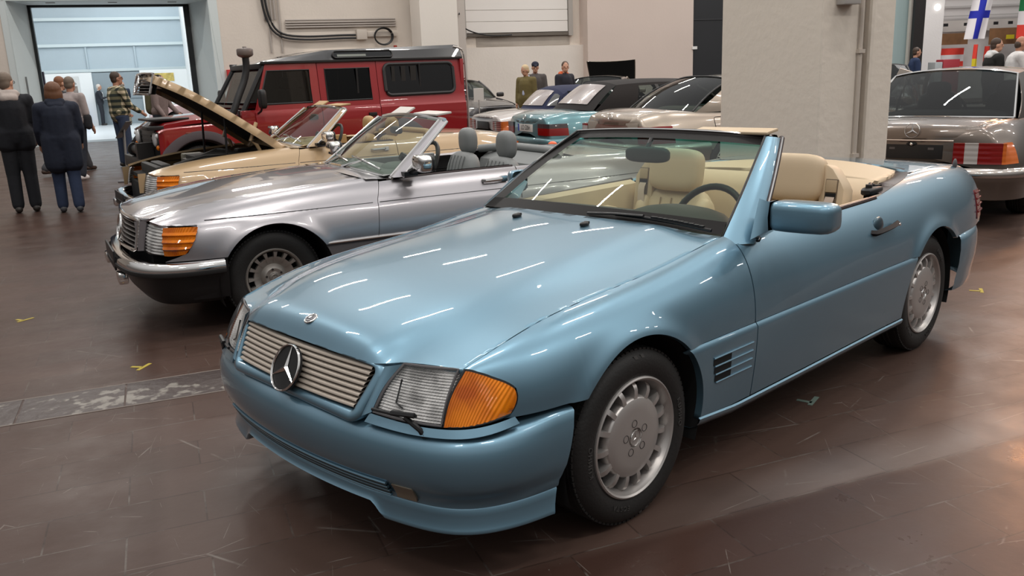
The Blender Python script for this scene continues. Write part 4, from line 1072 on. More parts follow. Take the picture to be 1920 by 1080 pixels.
    if bonnet_open:
        # underside, frame and grille swing up with the bonnet about the scuttle hinge
        mb = MB(); Q = P.copy(); Q[:, :, 2] -= 0.035; Q[:, :, 1] *= 0.965; Q[:, 0, 0] -= 0.03; mb.grid(Q[:, 1:-1]); B(mb, 'bonnet_liner', mat('liner_black', (0.008, 0.007, 0.006), 0.95), hood)
        mb = MB(); mb.grid([[P[i, 0]+np.array([-0.01, 0, -0.0]), P[i, 0]+np.array([-0.03, 0, -0.12]), P[i, 0]+np.array([-0.08, 0, -0.15])] for i in range(4, 37)]); nose = B(mb, 'bonnet_nose', P_, hood)
        tip = Vector((0.77, 0, 0.745))
        for q_ in (g, nose): q_.matrix_basis = Matrix.Translation(tip) @ Matrix.Rotation(math.radians(34), 4, 'Y') @ Matrix.Translation(-tip)
        piv = Vector((-0.68, 0, 0.87)); A = math.radians(39.0)
        hood.matrix_basis = Matrix.Translation(piv) @ Matrix.Rotation(-A, 4, 'Y') @ Matrix.Translation(-piv)
        for s in (1, -1):
            mb = MB(); mb.tube([(-0.43, s*0.56, 0.86), (-0.40, s*0.565, 0.93), (-0.34, s*0.56, 0.98), (-0.42, s*0.55, 1.16)], 0.020, 8); B(mb, 'bonnet_hinge_arm', P_)
            mb = MB(); mb.tube([(-0.10, s*0.50, 0.82), (-0.12, s*0.50, 1.30)], 0.012, 8); B(mb, 'bonnet_gas_strut', M_BLACK)
        # engine bay
        mb = MB(); mb.box((-0.05, 0, 0.66), (1.45, 1.08, 0.04)); bay = B(mb, 'engine_bay', M_DARK)
        mE = mat('engine_dark', (0.03, 0.03, 0.028), 0.55); mA = mat('engine_alloy', (0.10, 0.095, 0.085), 0.5, metal=0.3)
        for nm, c, d, m in (('engine_block', (-0.10, 0, 0.72), (0.62, 0.46, 0.16), mA), ('air_filter_housing', (-0.05, 0.05, 0.81), (0.46, 0.42, 0.07), mE), ('battery', (-0.55, -0.42, 0.76), (0.26, 0.18, 0.16), mE), ('radiator', (0.56, 0, 0.70), (0.07, 0.86, 0.16), mE), ('fan_shroud', (0.47, 0, 0.74), (0.10, 0.62, 0.10), mE), ('coolant_tank', (0.05, -0.45, 0.77), (0.22, 0.14, 0.12), mat('tank_white', (0.3, 0.28, 0.22), 0.5)), ('washer_tank', (0.30, 0.45, 0.74), (0.24, 0.14, 0.12), mE), ('brake_servo', (-0.62, 0.40, 0.78), (0.18, 0.22, 0.16), mE)):
            mb = MB(); mb.box(c, d); B(mb, nm, m, bay, bevel=0.02)
        for k in range(5):
            mb = MB(); y = 0.42-k*0.2; mb.tube([(0.40-0.1*k, y, 0.79), (0.1-0.08*k, y-0.05, 0.85), (-0.3, y*0.8, 0.84)], 0.014, 6); B(mb, 'engine_hose', mE, bay)
    # bumper and valance
    p, nn = sweep_path([(0.325, 0.872), (0.48, 0.868), (0.62, 0.835), (0.72, 0.765), (0.785, 0.66), (0.83, 0.48), (0.855, 0.25), (0.862, 0.0)], 81, 0.2)
    pr = [(-0.03, 0.500), (0.016, 0.500), (0.034, 0.492), (0.044, 0.474), (0.048, 0.455), (0.044, 0.432), (0.030, 0.412), (-0.02, 0.404)]
    mb = MB(); mb.grid([[p[i]+nn[i]*a+np.array([0, 0, z]) for a, z in pr] for i in range(81)]); bm_ = B(mb, 'front_bumper', M_CHROME, angle=60); bm_['label'] = 'chrome front bumper'
    mb = MB(); mb.grid([[p[i]+nn[i]*a+np.array([0, 0, z]) for a, z in ((0.043, 0.452), (0.054, 0.447), (0.056, 0.434), (0.052, 0.420), (0.038, 0.414))] for i in range(81)]); B(mb, 'rubber_strip', M_RUBBER, bm_)
    mb = MB(); mb.grid([[p[i]+nn[i]*a+np.array([0, 0, z]) for a, z in ((-0.03, 0.43), (-0.03, 0.36), (-0.05, 0.28), (-0.10, 0.215), (-0.25, 0.21))] for i in range(81)]); B(mb, 'front_valance', M_BLACK)
    for s in (1, -1):
        mb = MB(); mb.box((0.885, 0.42*s, 0.375), (0.06, 0.14, 0.075)); fl = B(mb, 'fog_lamp', M_CHROME, bevel=0.015)
    mb = MB(); mb.box((0.905, 0, 0.46), (0.012, 0.54, 0.13)); B(mb, 'number_plate_holder', M_BLACK, bevel=0.004)
    # windscreen
    base_c = lambda v: np.array([-0.785-0.115*v*v, v*0.735, 0.925-0.045*v*v]); top_c = lambda v: np.array([-1.325-0.035*v*v, v*0.610, 1.268-0.024*v*v])
    for s in (1, -1):
        P = []
        ba = [(-0.885, 0.725, 0.890), (-0.890, 0.765, 0.885), (-0.955, 0.775, 0.885), (-0.975, 0.745, 0.888), (-0.92, 0.715, 0.89)]; tp = [(-1.335, 0.600, 1.246), (-1.345, 0.628, 1.238), (-1.385, 0.630, 1.236), (-1.395, 0.605, 1.240), (-1.355, 0.59, 1.246)]
        for t in np.linspace(0, 1, 8): P.append(np.array(ba)*(1-t)+np.array(tp)*t)
        mb = MB(); mb.grid(S(P, s), closev=True); pl = B(mb, 'windscreen_pillar', P_, angle=30)
        for k in (0, 2): mb = MB(); mb.tube([S(np.array(q[k]), s) for q in P], 0.011, 8); B(mb, 'chrome_strip', M_CHROME, pl)
        # mirror
        mb = MB(); mb.ell((-1.03, s*0.955, 0.985), (0.050, 0.095, 0.058), 22, 12, e=0.5); mr = B(mb, 'door_mirror', M_CHROME); mr['label'] = 'chrome door mirror'
        mb = MB(); mb.tube([(-1.0, s*0.80, 0.915), (-1.02, s*0.87, 0.945), (-1.03, s*0.92, 0.96)], 0.022, 8); mb.box((-1.0, s*0.79, 0.905), (0.10, 0.06, 0.03)); B(mb, 'mirror_foot', M_BLACK, mr)
        mb = MB(); mb.ell((-1.072, s*0.955, 0.985), (0.016, 0.092, 0.056), 20, 10, e=0.5); B(mb, 'mirror_edge', M_BLACK, mr)
    V = np.linspace(-1, 1, 24)
    mb = MB(); mb.tube([top_c(v*0.99)+np.array([-0.02, 0, 0.0]) for v in V], 0.017, 8); B(mb, 'windscreen_header', M_CHROME)
    mb = MB(); mb.tube([base_c(v)+np.array([0.01, 0, -0.004]) for v in V], 0.012, 6); B(mb, 'windscreen_base_strip', M_CHROME)
    mb = MB(); mb.grid([[base_c(v)*(1-t)+top_c(v*0.985)*t+np.array([0, 0, 0.012*math.sin(PI*t)]) for v in V] for t in np.linspace(0, 1, 10)]); B(mb, 'windscreen', glassmat('sl_windscreen', (0.62, 0.70, 0.64)))
    # cowl grille + wipers
    mb = MB(); mb.grid([[(base_c(v)+np.array([0.03, 0, -0.004])), base_c(v)*np.array([0, 1, 0])*0.97+np.array([xrr(base_c(v)[1])-0.004, 0, 0.920-0.033*v*v])] for v in V]); B(mb, 'cowl_panel', P_)
    for y0, y1 in ((0.58, 0.05), (0.08, -0.50)):
        mb = MB(); q0 = base_c(y0/0.735)*0.95+top_c(y0/0.735)*0.05+np.array([0.012, 0, 0.014]); q1 = base_c(y1/0.735)*0.86+top_c(y1/0.735)*0.14+np.array([0.010, 0, 0.018]); mid = (q0+q1)/2+np.array([0.03, 0, 0.022])
        mb.tube(np.array(poly([q0, mid, q1])(np.linspace(0, 1, 10))), 0.0075, 6); mb.tube([base_c(y1/0.735+0.02)+np.array([0.03, 0, 0]), q1*0.5+q0*0.5+np.array([0.012, 0, 0.02])], 0.009, 6); B(mb, 'windscreen_wiper', M_CHROME)
    # cabin
    mb = MB(); mb.grid([[(x, y, z) for x, z in ((-0.84, 0.895), (-1.05, 0.915), (-1.16, 0.90), (-1.20, 0.85), (-1.16, 0.60))] for y in np.linspace(-0.70, 0.70, 12)]); mb.ell((-1.10, 0.34, 0.90), (0.12, 0.22, 0.05)); B(mb, 'dashboard', L_)
    swc = np.array([-1.30, 0.34, 0.895]); Rw = rotm('Y', -0.5); mb = MB(); mb.tube([Rw@np.array([0, 0.20*math.cos(a), 0.20*math.sin(a)])+swc for a in np.linspace(0, 2*PI, 32)], 0.017, 8, cap=False); sw = B(mb, 'steering_wheel', M_BLACK)
    mb = MB(); mb.tube([Rw@np.array([0.02, -0.19, 0])+swc, Rw@np.array([0.03, 0.19, 0])+swc], 0.02, 8); mb.ell(Rw@np.array([0.03, 0, 0])+swc, (0.04, 0.07, 0.06)); mb.tube([swc, swc+Rw@np.array([0.2, 0, 0])], 0.03, 8); B(mb, 'steering_hub', M_BLACK, sw)
    if soft is None:
        for y0 in (0.34, -0.34):
            R_ = rotm('Y', -0.22)
            mb = MB(); mb.ell((-1.95, y0, 0.66), (0.085, 0.235, 0.26), 24, 14, e=0.62, R=R_); se = B(mb, 'seat', L_)
            mb = MB(); mb.ell((-1.70, y0, 0.50), (0.27, 0.24, 0.09), 20, 10, e=0.6); B(mb, 'seat_cushion', L_, se)
            for k in range(-2, 3): mb = MB(); mb.tube([np.array([-1.95, y0+k*0.062, 0.66])+R_@np.array([0.086-0.012*(abs(z)/0.2)**4, 0, z]) for z in np.linspace(-0.2, 0.215, 8)], 0.005, 6); B(mb, 'seat_seam', L_, se)
            mb = MB(); mb.ell((-2.03, y0, 1.005), (0.062, 0.112, 0.112), 24, 16, e=0.72); B(mb, 'headrest', L_, se)
            for k in (-1, 1): mb = MB(); mb.tube([(-2.03, y0+k*0.05, 0.86), (-2.03, y0+k*0.05, 0.95)], 0.007, 6); B(mb, 'headrest_post', M_CHROME, se)
        mb = MB(); mb.tube(np.array(poly([(-2.30, 0.66, 0.90), (-2.42, 0.50, 0.915), (-2.47, 0, 0.925), (-2.42, -0.50, 0.915), (-2.30, -0.66, 0.90)])(np.linspace(0, 1, 24))), 0.036, 10); B(mb, 'cockpit_rear_roll', L_)
        mb = MB(); mb.grid([[(x, y, z) for x, z in ((-2.22, 0.55), (-2.30, 0.82), (-2.44, 0.90))] for y in np.linspace(-0.64, 0.64, 8)]); B(mb, 'rear_bulkhead', L_)
        for k, (y0, w, a) in enumerate(((0.30, 0.42, 0.10), (-0.30, 0.30, 0.5))):
            mb = MB(); mb.box((-1.42, y0, 1.285), (0.13, w, 0.016), R=rotm('Y', a)); B(mb, 'sun_visor', L_ if bonnet_open else mat('visor_white', (0.62, 0.58, 0.54), 0.6), bevel=0.006)
        mb = MB(); mb.ell((-1.24, 0.0, 1.16), (0.018, 0.11, 0.03), 16, 8, e=0.6); B(mb, 'interior_mirror', M_BLACK)
        for s in (1, -1):
            mb = MB(); mb.grid(S([[(x, 0.722, 0.895), (x, 0.68, 0.89), (x, 0.665, 0.60)] for x in (-0.98, -1.86)], s)); B(mb, 'door_trim', L_)
    else:
        # closed fabric roof: header -> bow -> rear bow -> deck
        mt = soft; Vs = np.linspace(-1, 1, 31)
        def arc(x, w, z, drop, e=3.0): return [(x, v*w, z-drop*abs(v)**e) for v in Vs]
        mb = MB(); mb.grid([arc(-1.33, 0.60, 1.262, 0.03), arc(-1.55, 0.61, 1.295, 0.06), arc(-1.85, 0.61, 1.300, 0.08), arc(-2.10, 0.60, 1.290, 0.10), arc(-2.22, 0.585, 1.262, 0.11)]); tp = B(mb, 'soft_top', mt, angle=60); tp['label'] = 'closed dark fabric roof'
        def rs(v, t):   # sloping rear skirt
            a = np.array([-2.22, v*0.585, 1.262-0.11*abs(v)**3]); c = np.array([-2.72+0.40*abs(v)**2.2, v*0.66, 0.905]); return a*(1-t)+c*t+np.array([0, 0, 0.03*math.sin(PI*t)])
        mb = MB(); mb.grid([[rs(v, t) for t in np.linspace(0, 1, 10)] for v in Vs]); B(mb, 'rear_skirt', mt, tp)
        mb = MB(); mb.grid([[rs(v, t)+np.array([-0.012, 0, 0.008]) for t in np.linspace(0.14, 0.86, 8)] for v in np.linspace(-0.62, 0.62, 16)]); B(mb, 'rear_window', mat('vinyl_window_grey', (0.33, 0.29, 0.28), 0.25, coat=0.5), tp)
        for s in (1, -1):
            mb = MB(); mb.grid([[rs(s*v, t)+np.array([-0.010, 0.010*s, 0.006]) for t in np.linspace(0.22+0.5*abs(v-0.82), 0.86, 8)] for v in np.linspace(0.72, 0.93, 8)]); B(mb, 'corner_window', mat('vinyl_window_dark', (0.10, 0.10, 0.10), 0.15, coat=0.6), tp)
            mb = MB(); mb.grid(S([[(-1.33, 0.60, 1.225), (-1.36, 0.63, 1.15), (-1.0, 0.74, 0.90)], [(-1.8, 0.61, 1.23), (-1.8, 0.65, 1.10), (-1.8, 0.735, 0.90)], [(-2.15, 0.60, 1.20), (-2.02, 0.66, 1.05), (-1.98, 0.735, 0.90)]], s)); B(mb, 'side_window', M_TINT, tp)
            mb = MB(); mb.grid(S([[(-2.15, 0.598, 1.19), (-2.02, 0.66, 1.05), (-1.98, 0.733, 0.90)], [(-2.25, 0.60, 1.13), (-2.25, 0.655, 1.03), (-2.34, 0.69, 0.90)]], s)); B(mb, 'side_skirt', mt, tp)
    # rear deck
    mb = MB(); P = []
    for t in np.linspace(-1, 1, 31):
        col = []
        for x in np.r_[np.linspace(-2.47, -3.44, 20), [-3.47, -3.485]]:
            xx = max(x, -3.46); z = float(b.Tz(xx))+0.018*(1-t*t)-(0.012 if x < -3.46 else 0)-(0.03 if x < -3.48 else 0); col.append((x-0.04*(1-t*t)*min(1, max(0, (-3.2-x)/0.25)), t*(float(b.Ty(xx))-0.004), z))
        P.append(col)
    mb.grid(P); B(mb, 'boot_lid', P_, rim=0.015, angle=60)
    q = b.sec(-3.46); ring = np.array([(-3.46, float(y), float(z)) for y, z in q[::6]]+[(-3.46, q[-1, 0], q[-1, 1])]); ring = np.concatenate([ring[::-1]*np.array([1, -1, 1]), ring])
    mb = MB(); mb.grid([(ring-np.array([-3.46, 0, 0.68]))*np.array([1, k, k])+np.array([-3.46+dx, 0, 0.68]) for k, dx in ((1, 0), (0.97, -0.02), (0.9, -0.03), (0.5, -0.04), (0.02, -0.045))]); B(mb, 'tail_panel', P_, angle=60)
    for s in (1, -1):
        def tl(u, z):   # u 0 inner .. 1 wraps round the flank
            if u < 0.7: return np.array([-3.50+0.02*(u/0.7)**3, 0.40+0.36*(u/0.7), z])
            w = (u-0.7)/0.3; x = -3.48+0.14*w; pp = b.pt(x, b.s_of_z(max(x, -3.46), z)); return np.array([x, max(pp[1]+0.006, 0.76), z])
        zs = np.linspace(0.60, 0.755, 17)
        mb = MB()
        for u0, u1, k in ((0.0, 0.16, 0), (0.16, 0.30, 1), (0.30, 0.62, 0), (0.62, 1.0, 2)):
            mb.cur = k; mb.grid(S([[tl(u, z)+np.array([-0.010*(0.5+0.5*math.cos((z-0.6)/0.155*10*PI)), 0, 0]) for z in zs] for u in np.linspace(u0, u1, 8)], s))
        o = B(mb, 'tail_lamp', [M_RED_LENS, mat('reverse_lens', (0.30, 0.28, 0.27), 0.15), mat('amber_tail', (0.62, 0.14, 0.02), 0.15, coat=0.6)], angle=60); o['label'] = 'ribbed red and amber tail lamp'
    mb = MB(); mb.box((-3.525, 0, 0.675), (0.012, 0.52, 0.13)); B(mb, 'number_plate_holder', M_BLACK, bevel=0.004)
    p, nn = sweep_path([(-2.86, 0.876), (-3.10, 0.868), (-3.35, 0.82), (-3.47, 0.72), (-3.52, 0.5), (-3.54, 0.0)], 61, -2.7)
    mb = MB(); mb.grid([[p[i]+nn[i]*a+np.array([0, 0, z]) for a, z in ((-0.03, 0.52), (0.02, 0.52), (0.044, 0.50), (0.05, 0.47), (0.044, 0.44), (0.02, 0.42), (-0.03, 0.415))] for i in range(61)]); bb = B(mb, 'rear_bumper', M_CHROME, angle=60); bb['label'] = 'chrome rear bumper'
    mb = MB(); mb.grid([[p[i]+nn[i]*a+np.array([0, 0, z]) for a, z in ((-0.01, 0.43), (-0.02, 0.33), (-0.10, 0.28))] for i in range(61)]); B(mb, 'rear_valance', P_)
    arch_liners(car, b.arches, 0.85)
    mb = MB(); mb.box((-1.25, 0, 0.34), (4.0, 0.92, 0.16)); mb.box((-1.25, 0, 0.35), (1.5, 1.60, 0.2)); mb.box((-2.9, 0, 0.6), (0.5, 1.0, 0.3)); mb.box((0.6, 0, 0.45), (0.2, 1.1, 0.3))
    if not bonnet_open: mb.box((-0.2, 0, 0.62), (1.5, 0.94, 0.3))
    mb.box((-0.9, 0, 0.6), (0.12, 1.3, 0.5)); B(mb, 'underbody', M_DARK)
    return car
SL_SILVER = build_sl('convertible_car', 'lilac silver open roadster with grey seats parked behind the blue one', M_SILVER, M_GREYLEATHER, (-0.686, -3.290, 0), math.radians(-14.66))
SL_BEIGE = build_sl('convertible_car', 'beige open roadster with its bonnet raised beside the red off-roader', M_BEIGE, M_TANLEATHER, (-1.889, -6.401, 0), math.radians(-12.3), bonnet_open=True)
# ================================================================== tall red off-roader
def build_offroad():
    car = empty('off_road_vehicle', 'dark red long off-road wagon with black raised roof and snorkel', 'car', (-2.85, -9.05, 0), math.radians(-11))
    def B(mb, nm, m, par=None, **k): return mb.build(nm, m, par or car, ref=(-1.7, 0, 0.9), **k)
    AF, AR = (0.0, 0.42, 0.46), (-2.794, 0.42, 0.46)
    def az(x, base):
        z = base
        for cx, cz, r in (AF, AR):
            if abs(x-cx) < r: z = max(z, cz+math.sqrt(r*r-(x-cx)**2))
        return z
    def sy(z):      # body side half width over height
        return np.interp(z, [0.45, 0.75, 1.02, 1.15, 1.19, 1.80], [0.775, 0.795, 0.815, 0.805, 0.785, 0.715])
    def xsamp(a, b):
        e = [a, b]
        for cx, cz, r in (AF, AR):
            d = math.sqrt(r*r-(0.55-cz)**2); e += [x for x in (cx-d, cx+d) if min(a, b) < x < max(a, b)]
        e = sorted(e, reverse=True); o = []
        for p, q in zip(e[:-1], e[1:]): o += list(np.linspace(p, q, max(2, int((p-q)/0.03)+1)))[:-1]
        return o+[min(a, b)]
    X1, X2, X3, XE = -0.74, -1.67, -2.55, -3.96
    gl = glassmat('offroad_window', (0.035, 0.037, 0.038))
    for s in (1, -1):
        # wing
        mb = MB(); xs = xsamp(0.50, X1+0.004)
        Z = lambda x: np.interp(x, [-0.75, 0.2, 0.42, 0.50], [1.06, 1.035, 1.02, 0.985])
        mb.grid(S([[(x, sy(z)*(1-0.04*max(0, (x-0.40)/0.1)**2), z) for z in np.linspace(Z(x), az(x, 0.55), 16)] for x in xs], s))
        w = B(mb, 'front_wing', M_RED, rim=0.02, angle=50)
        mb = MB(); mb.grid(S([[(x, sy(Z(x)), Z(x)), (x, sy(Z(x))-0.015, Z(x)+0.012), (x, 0.62, Z(x)+0.015)] for x in np.linspace(0.50, X1, 20)], s)); B(mb, 'wing_top', M_RED, w, angle=60)
        mb = MB(); mb.grid(S([[(0.50, 0.40, z), (0.503, 0.60, z), (0.50, sy(z)*0.955, z)] for z in np.linspace(0.55, 0.99, 6)], s)); B(mb, 'wing_front', M_BLACK, w)
        # flares
        for cx, cz, r in (AF, AR):
            mb = MB(); a = np.linspace(0.25, PI-0.25, 30)
            mb.grid(S([[(cx+(r+d)*math.cos(t), sy(0.7)+o, cz+(r+d)*math.sin(t)) for d, o in ((-0.03, -0.05), (0.0, 0.045), (0.02, 0.052), (0.10, 0.035), (0.115, 0.0))] for t in a], s)); o = B(mb, 'wheel_arch_flare', mat('flare_grey', (0.085, 0.07, 0.078), 0.6)); o['label'] = 'grey plastic arch flare'
        # doors: lower skin, upper frame with glass
        for xa, xb, wa, wb, slant in ((X1, X2, -0.97, -1.55, 0.17), (X2, X3, -1.775, -2.44, 0.0)):
            mb = MB(); xs = xsamp(xa-0.004, xb+0.004)
            mb.grid(S([[(x, sy(z), z) for z in np.linspace(1.19, az(x, 0.55), 16)] for x in xs], s))
            # frame around the window
            zt, zb = 1.79, 1.19; w0, w1 = 1.27, 1.70
            fx = lambda z: xa-0.004-slant*(z-zb)/(zt-zb)*1.25
            gx0 = lambda z: (wa+slant*0.9*(1-(z-w0)/(w1-w0))) if slant else wa
            outer = [(fx(zb), zb), (xb+0.004, zb), (xb+0.004, zt), (fx(zt), zt)]; inner = [(gx0(w0), w0), (wb, w0), (wb, w1), (gx0(w1), w1)]
            P = []
            for o_, i_ in zip(outer+[outer[0]], inner+[inner[0]]): P.append([(o_[0], sy(o_[1]), o_[1]), (i_[0], sy(i_[1]), i_[1])])
            mb.grid(S(P, s)); d = B(mb, 'door', M_RED, rim=0.02, angle=40)
            mb = MB(); mb.grid(S([[(gx0(w0)*(1-u)+wb*u, sy(w0)-0.006, w0), (gx0(w1)*(1-u)+wb*u, sy(w1)-0.006, w1)] for u in np.linspace(0, 1, 6)], s)); B(mb, 'window_pane', gl, d)
            mb = MB(); mb.tube(S([(x_, sy(z_), z_) for x_, z_ in inner+[inner[0]]], s), 0.012, 6); B(mb, 'window_seal', M_BLACK, d)
            mb = MB(); mb.box((xb+0.14, s*(sy(1.03)+0.012), 1.06), (0.12, 0.03, 0.05)); B(mb, 'door_handle', M_BLACK, d, bevel=0.008)
            if not slant: mb = MB(); mb.box((wb+0.20, s*(sy(1.48)+0.0), 1.485), (0.025, 0.016, 0.43)); B(mb, 'window_divider', M_BLACK, d)
        # rear quarter
        mb = MB(); xs = xsamp(X3-0.004, XE)
        mb.grid(S([[(x, sy(z), z) for z in np.linspace(1.15, az(x, 0.55), 16)] for x in xs], s))
        mb.grid(S([[(x, sy(z), z) for z in (1.80, 1.78, 1.30, 1.19, 1.17, 1.15)] for x in (X3-0.004, XE)], s)); q = B(mb, 'rear_quarter_panel', M_RED, rim=0.02, angle=30)
        # rounded sliding window
        def rr(x0, x1, z0, z1, r, o):
            pts = []
            for cx, cz, a0 in ((x1-r, z1-r, 0), (x0+r, z1-r, PI/2), (x0+r, z0+r, PI), (x1-r, z0+r, 1.5*PI)):
                for a in np.linspace(a0, a0+PI/2, 6): pts.append((cx+(r+o)*math.cos(a), cz+(r+o)*math.sin(a)))
            return pts
        ring = rr(-3.79, -2.66, 1.31, 1.74, 0.09, 0)
        mb = MB(); V = [(x, sy(z)+0.006, z) for x, z in ring]; mb.add(S(V, s), [list(range(len(V)))]); B(mb, 'window_pane', mat('black_glass', (0.006, 0.006, 0.007), 0.03, coat=0.6), q)
        mb = MB(); mb.tube(S([(x, sy(z)+0.010, z) for x, z in ring+[ring[0]]], s), 0.024, 6); B(mb, 'window_frame', mat('frame_dark_grey', (0.03, 0.03, 0.032), 0.55), q)
        mb = MB(); mb.box((-3.22, s*(sy(1.52)+0.012), 1.525), (0.022, 0.014, 0.42)); B(mb, 'window_divider', M_BLACK, q)
        for k in range(3): mb = MB(); mb.box((-2.80-0.16*k, s*(sy(1.52)+0.0072), 1.52), (0.05+0.02*k, 0.002, 0.38)); B(mb, 'curtain_fold', mat('curtain_grey', (0.018, 0.017, 0.016), 0.8), q)
        # gutter and roof side
        mb = MB(); mb.box((-2.43, s*0.725, 1.805), (3.06, 0.05, 0.035)); B(mb, 'roof_gutter', M_BLACK, bevel=0.008)
        # door hinge / sill
        mb = MB(); mb.box((-1.60, s*0.765, 0.52), (1.75, 0.05, 0.10)); B(mb, 'sill', M_BLACK, bevel=0.01)
        wheel(car, 'plate', (0.0, s*0.80, 0.40), s, R=0.40, Rl=0.215, W=0.24); wheel(car, 'plate', (-2.794, s*0.80, 0.40), s, R=0.40, Rl=0.215, W=0.24)
        # mirror
        mb = MB(); mb.tube([(-0.78, s*0.80, 1.16), (-0.78, s*0.93, 1.19), (-0.79, s*0.96, 1.25)], 0.014, 6); mb.ell((-0.80, s*0.97, 1.345), (0.045, 0.085, 0.125), 16, 10, e=0.5); B(mb, 'door_mirror', M_BLACK)
        # lamps
        mb = MB(); mb.lathe([(0, 0.02), (0.06, 0.015), (0.088, 0.0), (0.095, -0.02), (0.1, -0.03)], (0.515, s*0.56, 0.90), axis='x', n=24); B(mb, 'headlamp', mat('lamp_white', (0.7, 0.7, 0.7), 0.2, coat=0.5))
        mb = MB(); mb.ell((0.50, s*0.70, 0.945), (0.03, 0.034, 0.034)); B(mb, 'side_lamp', mat('lamp_white', (0.7, 0.7, 0.7), 0.2, coat=0.5))
        mb = MB(); mb.ell((0.50, s*0.70, 0.80), (0.03, 0.036, 0.036)); B(mb, 'turn_signal', M_ORANGE)
    # side repeater badge
    mb = MB(); mb.ell((0.14, 0.815, 0.965), (0.04, 0.012, 0.014)); B(mb, 'side_repeater', mat('repeater_dark', (0.18, 0.05, 0.03), 0.3))
    # bonnet
    mb = MB(); mb.grid([[(x, y, np.interp(x, [-0.74, 0.1, 0.38, 0.50], [1.185, 1.145, 1.11, 1.03])+0.02*(1 if abs(y) < 0.36 else 0)-0.02*(abs(y)/0.62)**6) for y in (-0.66, -0.62, -0.40, -0.34, -0.1, 0.1, 0.34, 0.40, 0.62, 0.66)] for x in np.r_[np.linspace(-0.73, 0.38, 12), np.linspace(0.42, 0.50, 4)]]); B(mb, 'bonnet', M_RED, rim=0.05, angle=40)
    mb = MB(); mb.box((0.44, 0, 0.80), (0.10, 1.0, 0.42)); g = B(mb, 'grille', M_BLACK, bevel=0.01)
    for k in range(6): mb = MB(); mb.box((0.495, 0, 0.66+0.055*k), (0.02, 0.62, 0.02)); B(mb, 'grille_bar', mat('bar_dark', (0.03, 0.03, 0.03), 0.5), g)
    # bumper, winch and bull bar
    mb = MB(); mb.box((0.60, 0, 0.58), (0.16, 1.60, 0.16)); bu = B(mb, 'front_bumper', M_BLACK, bevel=0.02)
    mb = MB(); mb.lathe([(0.0, -0.3), (0.09, -0.3), (0.09, -0.24), (0.06, -0.24), (0.06, 0.24), (0.09, 0.24), (0.09, 0.3), (0, 0.3)], (0.62, 0, 0.75), axis='y', n=20); mb.box((0.61, 0.36, 0.76), (0.2, 0.12, 0.2)); B(mb, 'winch', M_BLACK, bu)
    mb = MB(); mb.box((0.50, 0.50, 1.045), (0.20, 0.34, 0.05)); mb.box((0.30, 0.20, 1.14), (0.5, 0.7, 0.03)); B(mb, 'spare_light_bar', M_BLACK, bevel=0.01)
    # windscreen, front pillars
    mb = MB(); mb.grid([[(-0.60-0.34*t, y*(1-0.09*t), 1.20+0.56*t) for y in (-0.70, 0, 0.70)] for t in (0.06, 0.94)]); B(mb, 'windscreen', glassmat('offroad_screen', (0.60, 0.68, 0.70)))
    for s in (1, -1):
        mb = MB(); mb.tube([(-0.60, s*0.74, 1.19), (-0.95, s*0.675, 1.77)], 0.035, 8); B(mb, 'windscreen_pillar', M_BLACK)
        mb = MB(); mb.box((-0.66, s*0.745, 1.13), (0.20, 0.09, 0.15)); B(mb, 'scuttle_side', M_RED, bevel=0.01)
    mb = MB(); mb.box((-0.63, 0, 1.15), (0.16, 1.42, 0.12)); mb.box((-0.94, 0, 1.765), (0.10, 1.40, 0.07)); B(mb, 'windscreen_frame', M_BLACK, bevel=0.012)
    # raised roof
    prof = [(-0.90, 1.80), (-1.02, 1.84), (-1.81, 1.955), (-1.90, 1.965), (-3.90, 2.005), (-3.97, 1.99), (-3.98, 1.82)]
    mb = MB(); P = []
    for x, z in prof:
        P.append([(x, y, z-d) for y, d in ((-0.715, z-1.815), (-0.66, 0.055 if z > 1.9 else 0.03), (-0.60, 0.008), (-0.3, 0), (0.3, 0), (0.60, 0.008), (0.66, 0.055 if z > 1.9 else 0.03), (0.715, z-1.815))])
    mb.grid(P); rf = B(mb, 'roof', paint('gloss_black', (0.010, 0.009, 0.010), metal=0.0, rough=0.3), angle=25); rf['label'] = 'black raised roof'
    ry = lambda z: np.interp(z, [1.815, 1.93], [0.715, 0.665])
    for s in (1, -1):
        ring = rr(-2.83, -1.93, 1.845, 1.935, 0.042, 0) if True else None
        mb = MB(); V = [(x, ry(z)+0.010, z) for x, z in ring]; mb.add(S(V, s), [list(range(len(V)))]); rw = B(mb, 'roof_window', mat('black_glass', (0.006, 0.006, 0.007), 0.03, coat=0.6), rf)
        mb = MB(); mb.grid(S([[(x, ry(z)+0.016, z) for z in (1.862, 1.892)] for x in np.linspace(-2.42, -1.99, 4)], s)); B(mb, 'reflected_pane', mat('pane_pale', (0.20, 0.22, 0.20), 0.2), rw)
        mb = MB(); mb.tube(S([(x, ry(z)+0.014, z) for x, z in ring+[ring[0]]], s), 0.012, 6); B(mb, 'roof_window_frame', M_BLACK, rw)
    # snorkel
    mb = MB(); mb.tube(np.array(poly([(-0.30, 0.80, 1.05), (-0.42, 0.835, 1.16), (-0.52, 0.82, 1.35), (-0.66, 0.775, 1.62), (-0.70, 0.765, 1.80), (-0.70, 0.765, 1.88)])(np.linspace(0, 1, 16))), 0.045, 10); sn = B(mb, 'snorkel', M_BLACK)
    mb = MB(); mb.lathe([(0, 0.12), (0.025, 0.12), (0.03, 0.105), (0.095, 0.095), (0.105, 0.08), (0.105, 0.02), (0.09, 0.0), (0.045, -0.02), (0.0, -0.02)], (-0.70, 0.765, 1.895), n=24); o = B(mb, 'snorkel_head', mat('snorkel_bowl', (0.16, 0.13, 0.12), 0.3), sn); o['label'] = 'round dusty pre-filter bowl'
